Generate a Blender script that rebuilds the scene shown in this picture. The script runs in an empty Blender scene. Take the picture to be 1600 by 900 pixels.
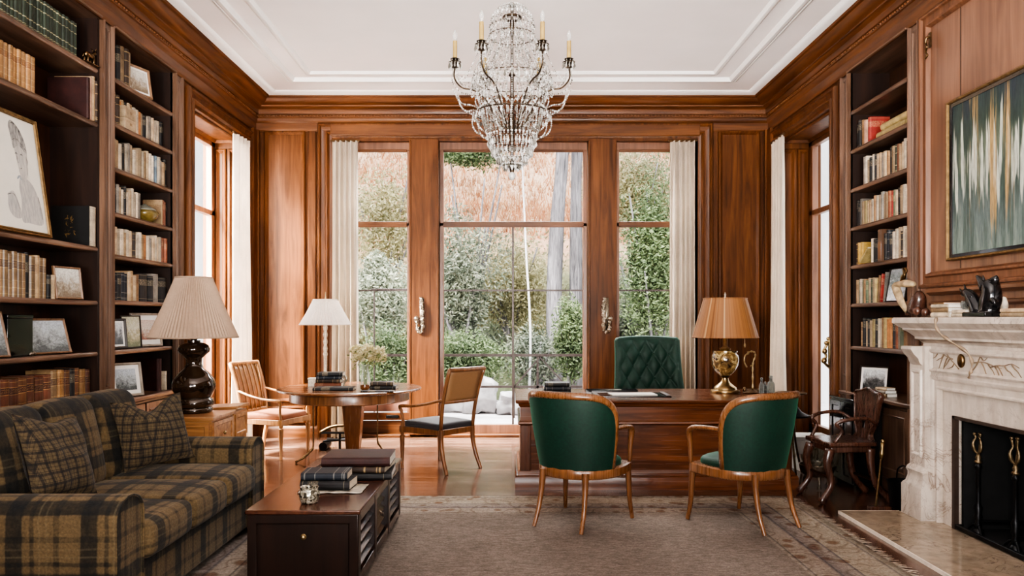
import bpy, math, random
from mathutils import Vector, Matrix, noise as mnoise
R = math.radians
PI = math.pi
scene = bpy.context.scene
COL = scene.collection
rnd = random.Random(7)
FOC, CH = 1200.0, 1.42           # focal length in px of a 1600 wide picture, camera height

def wx(px, Y): return (px - 800.0) * Y / FOC
def wz(py, Y): return CH - (py - 500.0) * Y / FOC

# ------------------------------------------------------------------ mesh builder
class MB:
    def __init__(s):
        s.v = []; s.f = []; s.m = []; s.M = None
    def add(s, vs, fs, mi=0):
        b = len(s.v)
        if s.M is not None:
            vs = [s.M @ Vector(p) for p in vs]
        s.v.extend([tuple(p) for p in vs])
        s.f.extend([tuple(b + i for i in f) for f in fs])
        s.m.extend([mi] * len(fs))
        return s
    def box(s, x0, x1, y0, y1, z0, z1, mi=0):
        if x0 > x1: x0, x1 = x1, x0
        if y0 > y1: y0, y1 = y1, y0
        if z0 > z1: z0, z1 = z1, z0
        vs = [(x0,y0,z0),(x1,y0,z0),(x1,y1,z0),(x0,y1,z0),(x0,y0,z1),(x1,y0,z1),(x1,y1,z1),(x0,y1,z1)]
        return s.add(vs, [(0,3,2,1),(4,5,6,7),(0,1,5,4),(1,2,6,5),(2,3,7,6),(3,0,4,7)], mi)
    def obox(s, c, size, rot, mi=0):
        hx, hy, hz = size[0]/2, size[1]/2, size[2]/2
        c = Vector(c)
        vs = [c + rot @ Vector((sx*hx, sy*hy, sz*hz)) for sz in (-1,1) for (sx,sy) in ((-1,-1),(1,-1),(1,1),(-1,1))]
        return s.add(vs, [(0,3,2,1),(4,5,6,7),(0,1,5,4),(1,2,6,5),(2,3,7,6),(3,0,4,7)], mi)
    def taper(s, c0, s0, c1, s1, mi=0):      # rectangular post from centre c0 (half sizes s0) to c1
        vs = []
        for c, h in ((c0, s0), (c1, s1)):
            for sx, sy in ((-1,-1),(1,-1),(1,1),(-1,1)):
                vs.append((c[0]+sx*h[0], c[1]+sy*h[1], c[2]))
        return s.add(vs, [(0,3,2,1),(4,5,6,7),(0,1,5,4),(1,2,6,5),(2,3,7,6),(3,0,4,7)], mi)
    def grid(s, fn, nu, nv, cu=False, cv=False, mi=0):
        vs = [fn(i, j) for j in range(nv) for i in range(nu)]
        fs = []
        for j in range(nv if cv else nv-1):
            for i in range(nu if cu else nu-1):
                a = j*nu+i; b = j*nu+(i+1) % nu; c = ((j+1) % nv)*nu+(i+1) % nu; d = ((j+1) % nv)*nu+i
                fs.append((a,b,c,d))
        return s.add(vs, fs, mi)
    def lathe(s, prof, c=(0,0,0), n=24, mi=0, cap=True, sx=1, sy=1):
        vs = []
        for r, z in prof:
            for k in range(n):
                a = 2*PI*k/n
                vs.append((c[0]+sx*r*math.cos(a), c[1]+sy*r*math.sin(a), c[2]+z))
        fs = []
        for j in range(len(prof)-1):
            for k in range(n):
                fs.append((j*n+k, j*n+(k+1)%n, (j+1)*n+(k+1)%n, (j+1)*n+k))
        if cap:
            fs.append(tuple(range(n-1, -1, -1)))
            fs.append(tuple((len(prof)-1)*n+k for k in range(n)))
        return s.add(vs, fs, mi)
    def tube(s, pts, rad, n=8, mi=0, closed=False, flat=1.0, up=None):
        pts = [Vector(p) for p in pts]; N = len(pts)
        if not hasattr(rad, '__len__'): rad = [rad]*N
        vs = []; prev = None
        for i, p in enumerate(pts):
            if closed: t = pts[(i+1)%N]-pts[i-1]
            else: t = pts[min(i+1,N-1)]-pts[max(i-1,0)]
            if t.length < 1e-9: t = Vector((0,0,1))
            t.normalize()
            if prev is None:
                ref = Vector(up) if up is not None else (Vector((0,0,1)) if abs(t.z) < .9 else Vector((1,0,0)))
                nrm = ref - t*ref.dot(t)
            else:
                nrm = prev - t*prev.dot(t)
            if nrm.length < 1e-6: nrm = t.orthogonal()
            nrm.normalize(); prev = nrm
            bn = t.cross(nrm)
            for k in range(n):
                a = 2*PI*k/n
                vs.append(p + nrm*(rad[i]*math.cos(a)) + bn*(rad[i]*flat*math.sin(a)))
        fs = []
        for j in range(N if closed else N-1):
            j2 = (j+1) % N
            for k in range(n):
                fs.append((j*n+k, j*n+(k+1)%n, j2*n+(k+1)%n, j2*n+k))
        if not closed:
            fs.append(tuple(range(n-1,-1,-1))); fs.append(tuple((N-1)*n+k for k in range(n)))
        return s.add(vs, fs, mi)
    def bar(s, a, b, r, n=8, mi=0): return s.tube([a,b], r, n, mi)
    def sphere(s, c, r, nu=12, nv=8, mi=0, sq=(1,1,1)):
        prof = [(max(1e-4, r*math.sin(PI*j/nv)), -r*math.cos(PI*j/nv)) for j in range(nv+1)]
        vs = []
        for rr, z in prof:
            for k in range(nu):
                a = 2*PI*k/nu
                vs.append((c[0]+sq[0]*rr*math.cos(a), c[1]+sq[1]*rr*math.sin(a), c[2]+sq[2]*z))
        fs = [(j*nu+k, j*nu+(k+1)%nu, (j+1)*nu+(k+1)%nu, (j+1)*nu+k) for j in range(nv) for k in range(nu)]
        return s.add(vs, fs, mi)
    def bead(s, c, r, h=None, mi=0):         # faceted bead: 4 sided double pyramid with girdle
        h = h or r; x, y, z = c
        a = rnd.random()*1.5
        vs = [(x, y, z-h)] + [(x+r*math.cos(a+k*PI/2), y+r*math.sin(a+k*PI/2), z) for k in range(4)] + [(x, y, z+h)]
        return s.add(vs, [(0,2,1),(0,3,2),(0,4,3),(0,1,4),(5,1,2),(5,2,3),(5,3,4),(5,4,1)], mi)
    def frame(s, prof, a0, a1, b0, b1, mp, mi=0, close=False):
        """mitred rectangular moulding. prof: (inset, height) pairs; mp(a,b,h) -> xyz"""
        vs = []
        for d, h in prof:
            for a, b in ((a0+d,b0+d),(a1-d,b0+d),(a1-d,b1-d),(a0+d,b1-d)):
                vs.append(mp(a,b,h))
        fs = []
        for j in range(len(prof)-1):
            for k in range(4):
                fs.append((j*4+k, j*4+(k+1)%4, (j+1)*4+(k+1)%4, (j+1)*4+k))
        if close:
            fs.append(tuple((len(prof)-1)*4+k for k in range(4)))
        return s.add(vs, fs, mi)
    def prism(s, poly, mp, h0, h1, mi=0):
        n = len(poly)
        vs = [mp(a,b,h0) for a,b in poly] + [mp(a,b,h1) for a,b in poly]
        fs = [tuple(range(n-1,-1,-1)), tuple(range(n,2*n))] + [(k,(k+1)%n,n+(k+1)%n,n+k) for k in range(n)]
        return s.add(vs, fs, mi)
    def build(s, name, mats, parent=None, smooth=None, bevel=0, world=False, sub=0, solid=0, seg=2, fix=True):
        me = bpy.data.meshes.new(name)
        vs = s.v
        if world and parent is not None:
            root = Vector((0,0,0)); q = parent
            while q is not None:
                root += Vector(q.location); q = q.parent
            vs = [tuple(Vector(p)-root) for p in vs]
        me.from_pydata(vs, [], s.f)
        if not isinstance(mats, (list, tuple)): mats = [mats]
        for m in mats: me.materials.append(m)
        if len(mats) > 1: me.polygons.foreach_set('material_index', s.m)
        if fix:
            import bmesh
            bm = bmesh.new(); bm.from_mesh(me)
            bmesh.ops.recalc_face_normals(bm, faces=bm.faces)
            bm.to_mesh(me); bm.free()
        if smooth is not None:
            me.polygons.foreach_set('use_smooth', [True]*len(me.polygons))
            if smooth < 180: me.set_sharp_from_angle(angle=R(smooth))
        me.update()
        o = bpy.data.objects.new(name, me); COL.objects.link(o)
        if parent is not None: o.parent = parent
        if solid:
            m = o.modifiers.new('s','SOLIDIFY'); m.thickness = solid; m.offset = 0
        if bevel:
            m = o.modifiers.new('b','BEVEL'); m.width = bevel; m.segments = seg; m.limit_method = 'ANGLE'; m.angle_limit = R(40)
            if smooth is None:
                me.polygons.foreach_set('use_smooth', [True]*len(me.polygons)); me.set_sharp_from_angle(angle=R(60))
        if sub:
            m = o.modifiers.new('d','SUBSURF'); m.levels = sub; m.render_levels = sub
        return o

def thing(name, label, cat, loc=(0,0,0), rotz=0, group=None):
    o = bpy.data.objects.new(name, None); COL.objects.link(o)
    o.location = loc; o.rotation_euler = (0,0,rotz); o.empty_display_size = .1
    return tag(o, label, cat, group)
def tag(o, label=None, cat=None, group=None, kind=None):
    if label: o['label'] = label
    if cat: o['category'] = cat
    if group: o['group'] = group
    if kind: o['kind'] = kind
    return o
def struct(o): o['kind'] = 'structure'; return o
def dup(root, loc, rotz=None, label=None, group=None):
    r = root.copy(); COL.objects.link(r); r.location = loc
    if rotz is not None: r.rotation_euler = (0,0,rotz)
    if label: r['label'] = label
    if group: r['group'] = group
    for ch in list(root.children):
        c = ch.copy(); COL.objects.link(c); c.parent = r
        for g in ch.children:
            d = g.copy(); COL.objects.link(d); d.parent = c
    return r
def lerp(a, b, t): return a+(b-a)*t
def spline(pts, n):
    """Catmull-Rom through points, n samples per span"""
    P = [Vector(p) for p in pts]; P = [2*P[0]-P[1]] + P + [2*P[-1]-P[-2]]
    out = []
    for i in range(1, len(P)-2):
        for k in range(n):
            t = k/n
            out.append(.5*((2*P[i]) + (P[i+1]-P[i-1])*t + (2*P[i-1]-5*P[i]+4*P[i+1]-P[i+2])*t*t + (3*P[i]-P[i-1]-3*P[i+1]+P[i+2])*t**3))
    out.append(P[-2]); return out

# ------------------------------------------------------------------ materials
def newmat(name):
    m = bpy.data.materials.new(name); m.use_nodes = True
    nt = m.node_tree; b = nt.nodes['Principled BSDF']
    return m, nt, b
def N(nt, t, **kw):
    n = nt.nodes.new(t)
    for k, v in kw.items():
        if k.startswith('_'): setattr(n, k[1:], v)
        else:
            key = int(k[1:]) if k[0] == 'i' and k[1:].isdigit() else k.replace('__', ' ')
            n.inputs[key].default_value = v
    return n
def L(nt, a, b): nt.links.new(a, b)
def c4(c): return (c[0], c[1], c[2], 1)
def ramp(nt, fac, stops, interp='LINEAR'):
    r = nt.nodes.new('ShaderNodeValToRGB'); e = r.color_ramp; e.interpolation = interp
    while len(e.elements) < len(stops): e.elements.new(.5)
    for el, (p, c) in zip(e.elements, stops):
        el.position = p; el.color = c4(c) if hasattr(c, '__len__') else (c,c,c,1)
    L(nt, fac, r.inputs[0]); return r
def mixc(nt, fac, a, b, mode='MIX'):
    m = nt.nodes.new('ShaderNodeMix'); m.data_type = 'RGBA'; m.blend_type = mode
    for sock, v in ((m.inputs[0], fac), (m.inputs[6], a), (m.inputs[7], b)):
        if isinstance(v, bpy.types.NodeSocket): L(nt, v, sock)
        elif hasattr(v, '__len__'): sock.default_value = c4(v)
        else: sock.default_value = v
    return m.outputs[2]
def math_(nt, op, a, b=None, clamp=False):
    m = nt.nodes.new('ShaderNodeMath'); m.operation = op; m.use_clamp = clamp
    for i, v in enumerate((a, b)):
        if v is None: continue
        if isinstance(v, bpy.types.NodeSocket): L(nt, v, m.inputs[i])
        else: m.inputs[i].default_value = v
    return m.outputs[0]
def coords(nt, kind='Object', scale=(1,1,1), loc=(0,0,0), rot=(0,0,0)):
    tc = nt.nodes.new('ShaderNodeTexCoord'); mp = nt.nodes.new('ShaderNodeMapping')
    mp.inputs['Scale'].default_value = scale; mp.inputs['Location'].default_value = loc; mp.inputs['Rotation'].default_value = rot
    L(nt, tc.outputs[kind], mp.inputs['Vector']); return mp.outputs[0]
def noise(nt, vec, scale=5, detail=4, rough=.55, dist=0):
    n = N(nt, 'ShaderNodeTexNoise', Scale=scale, Detail=detail, Roughness=rough, Distortion=dist)
    L(nt, vec, n.inputs['Vector']); return n.outputs['Fac']
def bump(nt, b, h, strength=.2, dist=.01):
    n = N(nt, 'ShaderNodeBump', Strength=strength, Distance=dist); L(nt, h, n.inputs['Height']); L(nt, n.outputs[0], b.inputs['Normal'])
_cache = {}
def plain(name, c, rough=.5, metal=0, spec=.5, coat=0, var=.15, nscale=20, bmp=0):
    if name in _cache: return _cache[name]
    m, nt, b = newmat(name)
    v = coords(nt); f = noise(nt, v, nscale, 5)
    r = ramp(nt, f, [(.3, tuple(x*(1-var) for x in c)), (.7, tuple(min(1, x*(1+var)) for x in c))])
    L(nt, r.outputs[0], b.inputs['Base Color'])
    b.inputs['Roughness'].default_value = rough; b.inputs['Metallic'].default_value = metal
    b.inputs['Specular IOR Level'].default_value = spec; b.inputs['Coat Weight'].default_value = coat
    if bmp: bump(nt, b, f, bmp, .004)
    _cache[name] = m; return m
def wood(name, dark, light, axis='Z', rough=.32, scale=1.0, coat=.25, spec=.5, bm=.06):
    m, nt, b = newmat(name)
    k = {'X':0,'Y':1,'Z':2}[axis]
    sc = [7*scale]*3; sc[k] = .55*scale
    v = coords(nt, 'Object', tuple(sc))
    f1 = noise(nt, v, 1.6, 5, .6, 1.2)
    sc2 = [60*scale]*3; sc2[k] = 1.6*scale
    f2 = noise(nt, coords(nt, 'Object', tuple(sc2)), 1.0, 3, .6, .2)
    f3 = noise(nt, coords(nt, 'Object', (1.1,1.1,1.1)), 1.3, 2)
    mid = tuple((a+c)/2 for a, c in zip(dark, light))
    r = ramp(nt, f1, [(.28, dark), (.5, mid), (.72, light)])
    fine = ramp(nt, f2, [(.3, (.74,.71,.69)), (.62, (1.04,1.03,1.02))])
    c = mixc(nt, .7, r.outputs[0], fine.outputs[0], 'MULTIPLY')
    blot = ramp(nt, f3, [(.3, (.75,.72,.7)), (.7, (1.12,1.1,1.08))])
    c = mixc(nt, .8, c, blot.outputs[0], 'MULTIPLY')
    L(nt, c, b.inputs['Base Color'])
    rr = math_(nt, 'ADD', math_(nt, 'MULTIPLY', f2, .12), rough-.06)
    L(nt, rr, b.inputs['Roughness'])
    b.inputs['Coat Weight'].default_value = coat; b.inputs['Coat Roughness'].default_value = .18
    b.inputs['Specular IOR Level'].default_value = spec
    if bm: bump(nt, b, f2, bm, .003)
    return m
WD, WL = (.062,.021,.007), (.205,.08,.027)
W_Z = wood('mahogany_vertical', (.056,.0195,.0068), (.19,.074,.0255), 'Z', rough=.46, coat=.04, spec=.2)
W_X = wood('mahogany_across', WD, WL, 'X', rough=.4, coat=.08, spec=.35)
W_Y = wood('mahogany_along', WD, WL, 'Y', rough=.36, coat=.1, spec=.4)
CD, CL = (.045,.017,.009), (.15,.062,.032)
WC_Z = wood('bookcase_wood_vertical', (.055,.029,.019), (.23,.135,.088), 'Z')
WC_Y = wood('bookcase_wood_along', (.055,.029,.019), (.25,.15,.1), 'Y')
WB_Z = wood('bookcase_back_wood', (.035,.012,.005), (.11,.042,.016), 'Z', rough=.45, coat=0)  # back panel wood darkened to stand in for shade deep in the shelves
WS_Z = wood('bookcase_side_wood', (.012,.005,.003), (.035,.014,.007), 'Z', rough=.5, coat=0)  # shade inside the shelf bays is put into this darker wood
PAN_Z = wood('overmantel_panel_wood', (.15,.072,.042), (.3,.155,.092), 'Z', rough=.36, scale=.7)
PANT_Z = wood('overmantel_trim_wood', (.1,.045,.024), (.25,.115,.062), 'Z', rough=.45, coat=.03, spec=.3)
PANT_Y = wood('overmantel_trim_wood_along', (.1,.045,.024), (.25,.115,.062), 'Y', rough=.34)
DESK_X = wood('desk_wood', (.065,.019,.007), (.22,.075,.026), 'X', rough=.26, coat=.5)
DESK_Z = wood('desk_wood_vertical', (.065,.019,.007), (.2,.068,.024), 'Z', rough=.28, coat=.4)
TBL = wood('table_wood', (.1,.036,.013), (.3,.125,.048), 'X', rough=.26, coat=.35)
TBL_Z = wood('table_leg_wood', (.09,.03,.011), (.28,.11,.04), 'Z', rough=.26, coat=.4)
OAK = wood('golden_chair_wood', (.3,.145,.055), (.6,.33,.15), 'Z', rough=.32, scale=2)
WAL = wood('walnut_chair_wood', (.12,.048,.019), (.36,.17,.075), 'Z', rough=.3, scale=2)
GCH = wood('tub_chair_wood', (.13,.052,.02), (.32,.145,.06), 'Z', rough=.28, scale=2, coat=.4)
COF = wood('trunk_dark_wood', (.014,.006,.0045), (.055,.022,.013), 'Y', rough=.24, coat=.5)
COF_Z = wood('trunk_dark_wood_side', (.008,.004,.003), (.03,.012,.0075), 'Z', rough=.3, coat=.3)
COF_T = wood('trunk_top_wood', (.04,.014,.008), (.13,.05,.026), 'Y', rough=.24, coat=.3, bm=0)
CARV = wood('dark_carved_wood', (.022,.01,.007), (.13,.055,.034), 'Z', rough=.28, coat=.5, scale=2)
CHEST = wood('chest_wood', (.2,.085,.032), (.5,.26,.11), 'X', rough=.4, scale=1.5)

# herringbone-like plank floor
def floor_mat():
    m, nt, b = newmat('plank_floor')
    v = coords(nt)
    br = N(nt, 'ShaderNodeTexBrick', Scale=1.0, Mortar__Size=.0012, Mortar__Smooth=.1, Bias=0, Brick__Width=1.3, Row__Height=.115)
    br.offset = .37; br.inputs['Color1'].default_value = (.16,.16,.16,1); br.inputs['Color2'].default_value = (.9,.9,.9,1); br.inputs['Mortar'].default_value = (0,0,0,1)
    L(nt, v, br.inputs['Vector'])
    g = noise(nt, coords(nt, 'Object', (.9, 13, 1)), 2.0, 6, .6, 1.0)
    g2 = noise(nt, coords(nt, 'Object', (3, 70, 1)), 1.0, 3)
    r = ramp(nt, g, [(.3, (.105,.05,.032)), (.5, (.225,.13,.09)), (.7, (.38,.25,.185))])
    tone = ramp(nt, br.outputs['Color'], [(0, (.2,.16,.14)), (.12, (.62,.58,.56)), (1, (1.2,1.16,1.14))])
    c = mixc(nt, 1, r.outputs[0], tone.outputs[0], 'MULTIPLY')
    f = ramp(nt, g2, [(.3,(.7,.66,.63)),(.65,(1,1,1))])
    c = mixc(nt, .8, c, f.outputs[0], 'MULTIPLY')
    # window light painted in: paler on the sofa side, darker towards the hearth
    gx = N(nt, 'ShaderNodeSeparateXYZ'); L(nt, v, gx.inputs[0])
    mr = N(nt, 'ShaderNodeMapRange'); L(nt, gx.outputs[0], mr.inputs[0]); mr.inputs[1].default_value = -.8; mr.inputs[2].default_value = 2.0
    light_tint = ramp(nt, mr.outputs[0], [(0,(1.05,1.05,1.05)),(.5,(.95,.94,.92)),(1,(.55,.45,.4))])
    c = mixc(nt, 1, c, light_tint.outputs[0], 'MULTIPLY')
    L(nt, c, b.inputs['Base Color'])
    w = noise(nt, v, 3, 3)
    L(nt, math_(nt,'ADD', math_(nt,'MULTIPLY', w, .14), .15), b.inputs['Roughness'])
    b.inputs['Coat Weight'].default_value = .45; b.inputs['Coat Roughness'].default_value = .1
    h = math_(nt,'ADD', math_(nt,'MULTIPLY', br.outputs['Fac'], -1), math_(nt,'MULTIPLY', g2, .15))
    bump(nt, b, h, .5, .004)
    return m
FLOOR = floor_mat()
PLASTER = plain('ceiling_plaster', (.8,.745,.715), .85, var=.03, nscale=2)
PLASTER_W = plain('ceiling_moulding_plaster', (.85,.83,.8), .7, var=.02, nscale=3)
STUCCO = plain('garden_wall_render', (.8,.8,.82), .9, var=.06, nscale=4)

def marble_mat(name, base, vein, rough, vs=1.0, sat=1.0):
    m, nt, b = newmat(name)
    v = coords(nt, 'Object', (vs,vs,vs))
    n1 = N(nt, 'ShaderNodeTexNoise', Scale=1.6, Detail=8, Roughness=.62, Distortion=1.6); L(nt, v, n1.inputs['Vector'])
    d = math_(nt, 'ABSOLUTE', math_(nt, 'SUBTRACT', n1.outputs['Fac'], .5))
    msk = ramp(nt, noise(nt, v, .9, 3), [(.42,0),(.56,1)]).outputs[0]
    vein1 = ramp(nt, d, [(0, .9), (.006, .4), (.016, 0)])
    n2 = N(nt, 'ShaderNodeTexNoise', Scale=3.7, Detail=8, Roughness=.6, Distortion=2.2); L(nt, v, n2.inputs['Vector'])
    d2 = math_(nt, 'ABSOLUTE', math_(nt, 'SUBTRACT', n2.outputs['Fac'], .47))
    vein2 = ramp(nt, d2, [(0, .5), (.005, .2), (.012, 0)])
    cloud = noise(nt, v, 2.4, 6, .65, .8)
    c = ramp(nt, cloud, [(.25, tuple(x*.74 for x in base)), (.5, base), (.75, tuple(min(1,x*1.12) for x in base))])
    f = math_(nt, 'MULTIPLY', math_(nt, 'MAXIMUM', vein1.outputs[0], vein2.outputs[0]), msk)
    c = mixc(nt, f, c.outputs[0], vein)
    dirt = noise(nt, coords(nt,'Object',(9,9,2.5)), 1.5, 5)
    c = mixc(nt, .55, c, ramp(nt, dirt, [(.32,(.62,.55,.5)),(.6,(1,1,1))]).outputs[0], 'MULTIPLY')
    L(nt, c, b.inputs['Base Color']); b.inputs['Roughness'].default_value = rough
    return m
MARBLE = marble_mat('mantel_marble', (.6,.53,.46), (.2,.13,.09), .34, 1.5)
HEARTH = marble_mat('hearth_marble', (.36,.285,.21), (.1,.06,.04), .12, 2.2)
SOOT = plain('sooty_firebox', (.007,.007,.007), .8, var=.4, nscale=8)
BLACKIRON = plain('black_iron', (.012,.012,.013), .38, .6, var=.3)
BLACKLAC = plain('black_lacquer', (.008,.008,.009), .18, 0, coat=.4)
BRASS = plain('aged_brass', (.34,.24,.12), .32, 1, var=.3, nscale=40)
BRONZE = plain('dark_bronze', (.16,.1,.05), .35, 1, var=.4, nscale=40)
PEWTER = plain('tarnished_silver', (.34,.3,.24), .36, 1, var=.35, nscale=60)
STEEL = plain('window_iron', (.07,.055,.05), .45, .3)
GOLDFR = plain('gilt_frame', (.2,.125,.055), .4, .7, var=.3, nscale=30)

def fabric(name, c, rough=.85, sheen=.5, var=.12, nscale=180, bmp=.25, sheen_tint=None, trans=0):
    m, nt, b = newmat(name)
    v = coords(nt); f = noise(nt, v, nscale, 3); g = noise(nt, v, 3, 3)
    r = ramp(nt, f, [(.3, tuple(x*(1-var) for x in c)), (.7, tuple(x*(1+var) for x in c))])
    col = mixc(nt, .6, r.outputs[0], ramp(nt, g, [(.3,(.72,.72,.72)),(.7,(1.12,1.12,1.12))]).outputs[0], 'MULTIPLY')
    L(nt, col, b.inputs['Base Color']); b.inputs['Roughness'].default_value = rough
    b.inputs['Sheen Weight'].default_value = sheen; b.inputs['Sheen Roughness'].default_value = .4
    if sheen_tint: b.inputs['Sheen Tint'].default_value = c4(sheen_tint)
    bump(nt, b, f, bmp, .002)
    if trans:
        out = nt.nodes['Material Output']
        t = nt.nodes.new('ShaderNodeBsdfTranslucent'); L(nt, col, t.inputs[0])
        mx = nt.nodes.new('ShaderNodeMixShader'); mx.inputs[0].default_value = trans
        L(nt, b.outputs[0], mx.inputs[1]); L(nt, t.outputs[0], mx.inputs[2]); L(nt, mx.outputs[0], out.inputs[0])
    return m
VELVET = fabric('green_velvet', (.0026,.029,.0165), .6, .35, .25, 60, .2, (.08,.45,.28))
CURT = fabric('cream_curtain', (.56,.475,.375), .9, .1, .06, 120, .15, trans=.08)
CURT_W = fabric('sheer_white_curtain', (.78,.7,.6), .9, .1, .05, 120, .1, trans=.35)
TERRA = fabric('terracotta_seat', (.36,.13,.055), .7, .25, .2)
CHARC = fabric('charcoal_seat', (.035,.033,.036), .7, .5, .25)

def plaid(name, sc, palette, scale=1.0):
    """woven check: bands along each axis weighted by the surface direction"""
    m, nt, b = newmat(name)
    tc = nt.nodes.new('ShaderNodeTexCoord'); sx = nt.nodes.new('ShaderNodeSeparateXYZ')
    wob = noise(nt, coords(nt), 5, 2)
    L(nt, tc.outputs['Object'], sx.inputs[0])
    gm = nt.nodes.new('ShaderNodeNewGeometry'); sn = nt.nodes.new('ShaderNodeSeparateXYZ'); L(nt, gm.outputs['Normal'], sn.inputs[0])
    base = palette[0]; prev = None
    dark_tot = None; lite_tot = None; mid_tot = None
    for ax in range(3):
        x = math_(nt, 'ADD', math_(nt, 'MULTIPLY', sx.outputs[ax], sc[ax]), .137*ax)
        x = math_(nt, 'ADD', x, math_(nt, 'MULTIPLY', wob, .05))
        fr = math_(nt, 'FRACT', x)
        dk = ramp(nt, fr, [(0,0),(.08,.2),(.10,.95),(.30,.95),(.33,.1),(.40,.0),(.42,.65),(.46,.65),(.48,0),(.72,0),(.735,.55),(.80,.55),(.815,0)])
        lt = ramp(nt, fr, [(0,0),(.52,0),(.53,.8),(.545,.8),(.555,0),(.62,0),(.63,.55),(.645,.55),(.655,0),(.19,0)][:9])
        n2 = math_(nt, 'MULTIPLY', sn.outputs[ax], sn.outputs[ax])
        w = ramp(nt, n2, [(.35,1),(.75,0)])
        d = math_(nt, 'MULTIPLY', dk.outputs[0], w.outputs[0]); l_ = math_(nt, 'MULTIPLY', lt.outputs[0], w.outputs[0])
        inv = math_(nt, 'SUBTRACT', 1.0, math_(nt, 'MULTIPLY', d, .72))
        dark_tot = inv if dark_tot is None else math_(nt, 'MULTIPLY', dark_tot, inv)
        lite_tot = l_ if lite_tot is None else math_(nt, 'MAXIMUM', lite_tot, l_)
    fz = noise(nt, coords(nt), 90, 4); fz2 = noise(nt, coords(nt), 22, 4)
    dd = math_(nt, 'ADD', dark_tot, math_(nt, 'MULTIPLY', math_(nt,'SUBTRACT', fz2, .5), .5))
    c = ramp(nt, dd, [(.05, palette[2]), (.3, palette[3]), (.62, palette[1]), (1.0, palette[0])])
    c = mixc(nt, math_(nt,'MULTIPLY', lite_tot, .3), c.outputs[0], palette[4])
    c = mixc(nt, .8, c, ramp(nt, fz, [(.3,(.6,.6,.6)),(.7,(1.25,1.25,1.25))]).outputs[0], 'MULTIPLY')
    L(nt, c, b.inputs['Base Color']); b.inputs['Roughness'].default_value = .95
    b.inputs['Sheen Weight'].default_value = .06
    bump(nt, b, fz, .4, .004)
    return m
PLAID = plaid('plaid_wool', (3.1,3.1,3.1), [(.13,.088,.042),(.088,.06,.029),(.007,.0075,.008),(.026,.02,.012),(.19,.15,.085)])
PLAID2 = plaid('check_cushion_wool', (20,20,20), [(.085,.06,.03),(.06,.042,.022),(.01,.0095,.0095),(.026,.019,.013),(.17,.13,.075)])

def rug_mat():
    m, nt, b = newmat('wool_rug')
    v = coords(nt); sx = nt.nodes.new('ShaderNodeSeparateXYZ'); L(nt, v, sx.inputs[0])
    # distance to the rug's edge (half sizes hx, hy about the object's origin)
    dx = math_(nt, 'SUBTRACT', RUG_HX, math_(nt, 'ABSOLUTE', sx.outputs[0]))
    dy = math_(nt, 'SUBTRACT', RUG_HY, math_(nt, 'ABSOLUTE', sx.outputs[1]))
    d = math_(nt, 'MINIMUM', dx, dy)
    field = ramp(nt, noise(nt, coords(nt,'Object',(1,3,1)), 16, 6, .7), [(.3,(.185,.152,.13)),(.7,(.34,.29,.255))])
    band = ramp(nt, math_(nt,'MULTIPLY', d, 1.0), [(0,(.5,.45,.38)),(.05,(.5,.45,.38)),(.055,(.28,.25,.24)),(.075,(.5,.44,.37)),(.09,(.47,.41,.34)),
        (.255,(.47,.41,.34)),(.262,(.2,.18,.19)),(.28,(.42,.37,.33)),(.37,(.3,.26,.25)),(.378,(.17,.155,.17)),(.4,(.42,.36,.31)),(.52,(.42,.36,.31)),(.527,(.2,.18,.17)),(.54,(.4,.35,.3))], 'LINEAR')
    vo = N(nt, 'ShaderNodeTexVoronoi', Scale=7.5); vo.feature = 'SMOOTH_F1'; L(nt, v, vo.inputs['Vector'])
    orn = ramp(nt, vo.outputs['Distance'], [(.16,(.55,.33,.24)),(.24,(.62,.56,.5)),(.3,(1,1,1)),(.42,(1,1,1)),(.46,(.6,.55,.52)),(.52,(1,1,1))])
    vo2 = N(nt, 'ShaderNodeTexVoronoi', Scale=19); L(nt, v, vo2.inputs['Vector'])
    orn2 = ramp(nt, vo2.outputs['Distance'], [(.18,(.6,.52,.48)),(.3,(1,1,1)),(.55,(.8,.78,.75))])
    bc = mixc(nt, .75, band.outputs[0], orn.outputs[0], 'MULTIPLY'); bc = mixc(nt, .6, bc, orn2.outputs[0], 'MULTIPLY')
    isb = ramp(nt, d, [(0,1),(.55,1),(.56,0)], 'CONSTANT')
    isb.color_ramp.interpolation = 'LINEAR'
    c = mixc(nt, isb.outputs[0], field.outputs[0], bc)
    fl = noise(nt, v, 90, 4, .7)
    c = mixc(nt, .9, c, ramp(nt, fl, [(.3,(.6,.58,.56)),(.7,(1.25,1.23,1.2))]).outputs[0], 'MULTIPLY')
    wear = noise(nt, v, 1.6, 4)
    c = mixc(nt, .7, c, ramp(nt, wear, [(.3,(.75,.73,.72)),(.7,(1.12,1.12,1.12))]).outputs[0], 'MULTIPLY')
    L(nt, c, b.inputs['Base Color']); b.inputs['Roughness'].default_value = .97; b.inputs['Specular IOR Level'].default_value = .1
    h = math_(nt,'ADD', noise(nt, coords(nt,'Object',(26,60,1)), 1, 4, .7), math_(nt,'MULTIPLY', fl, .6))
    bump(nt, b, h, .9, .02)
    return m
RUG_HX, RUG_HY = 2.14, 2.75

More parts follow.
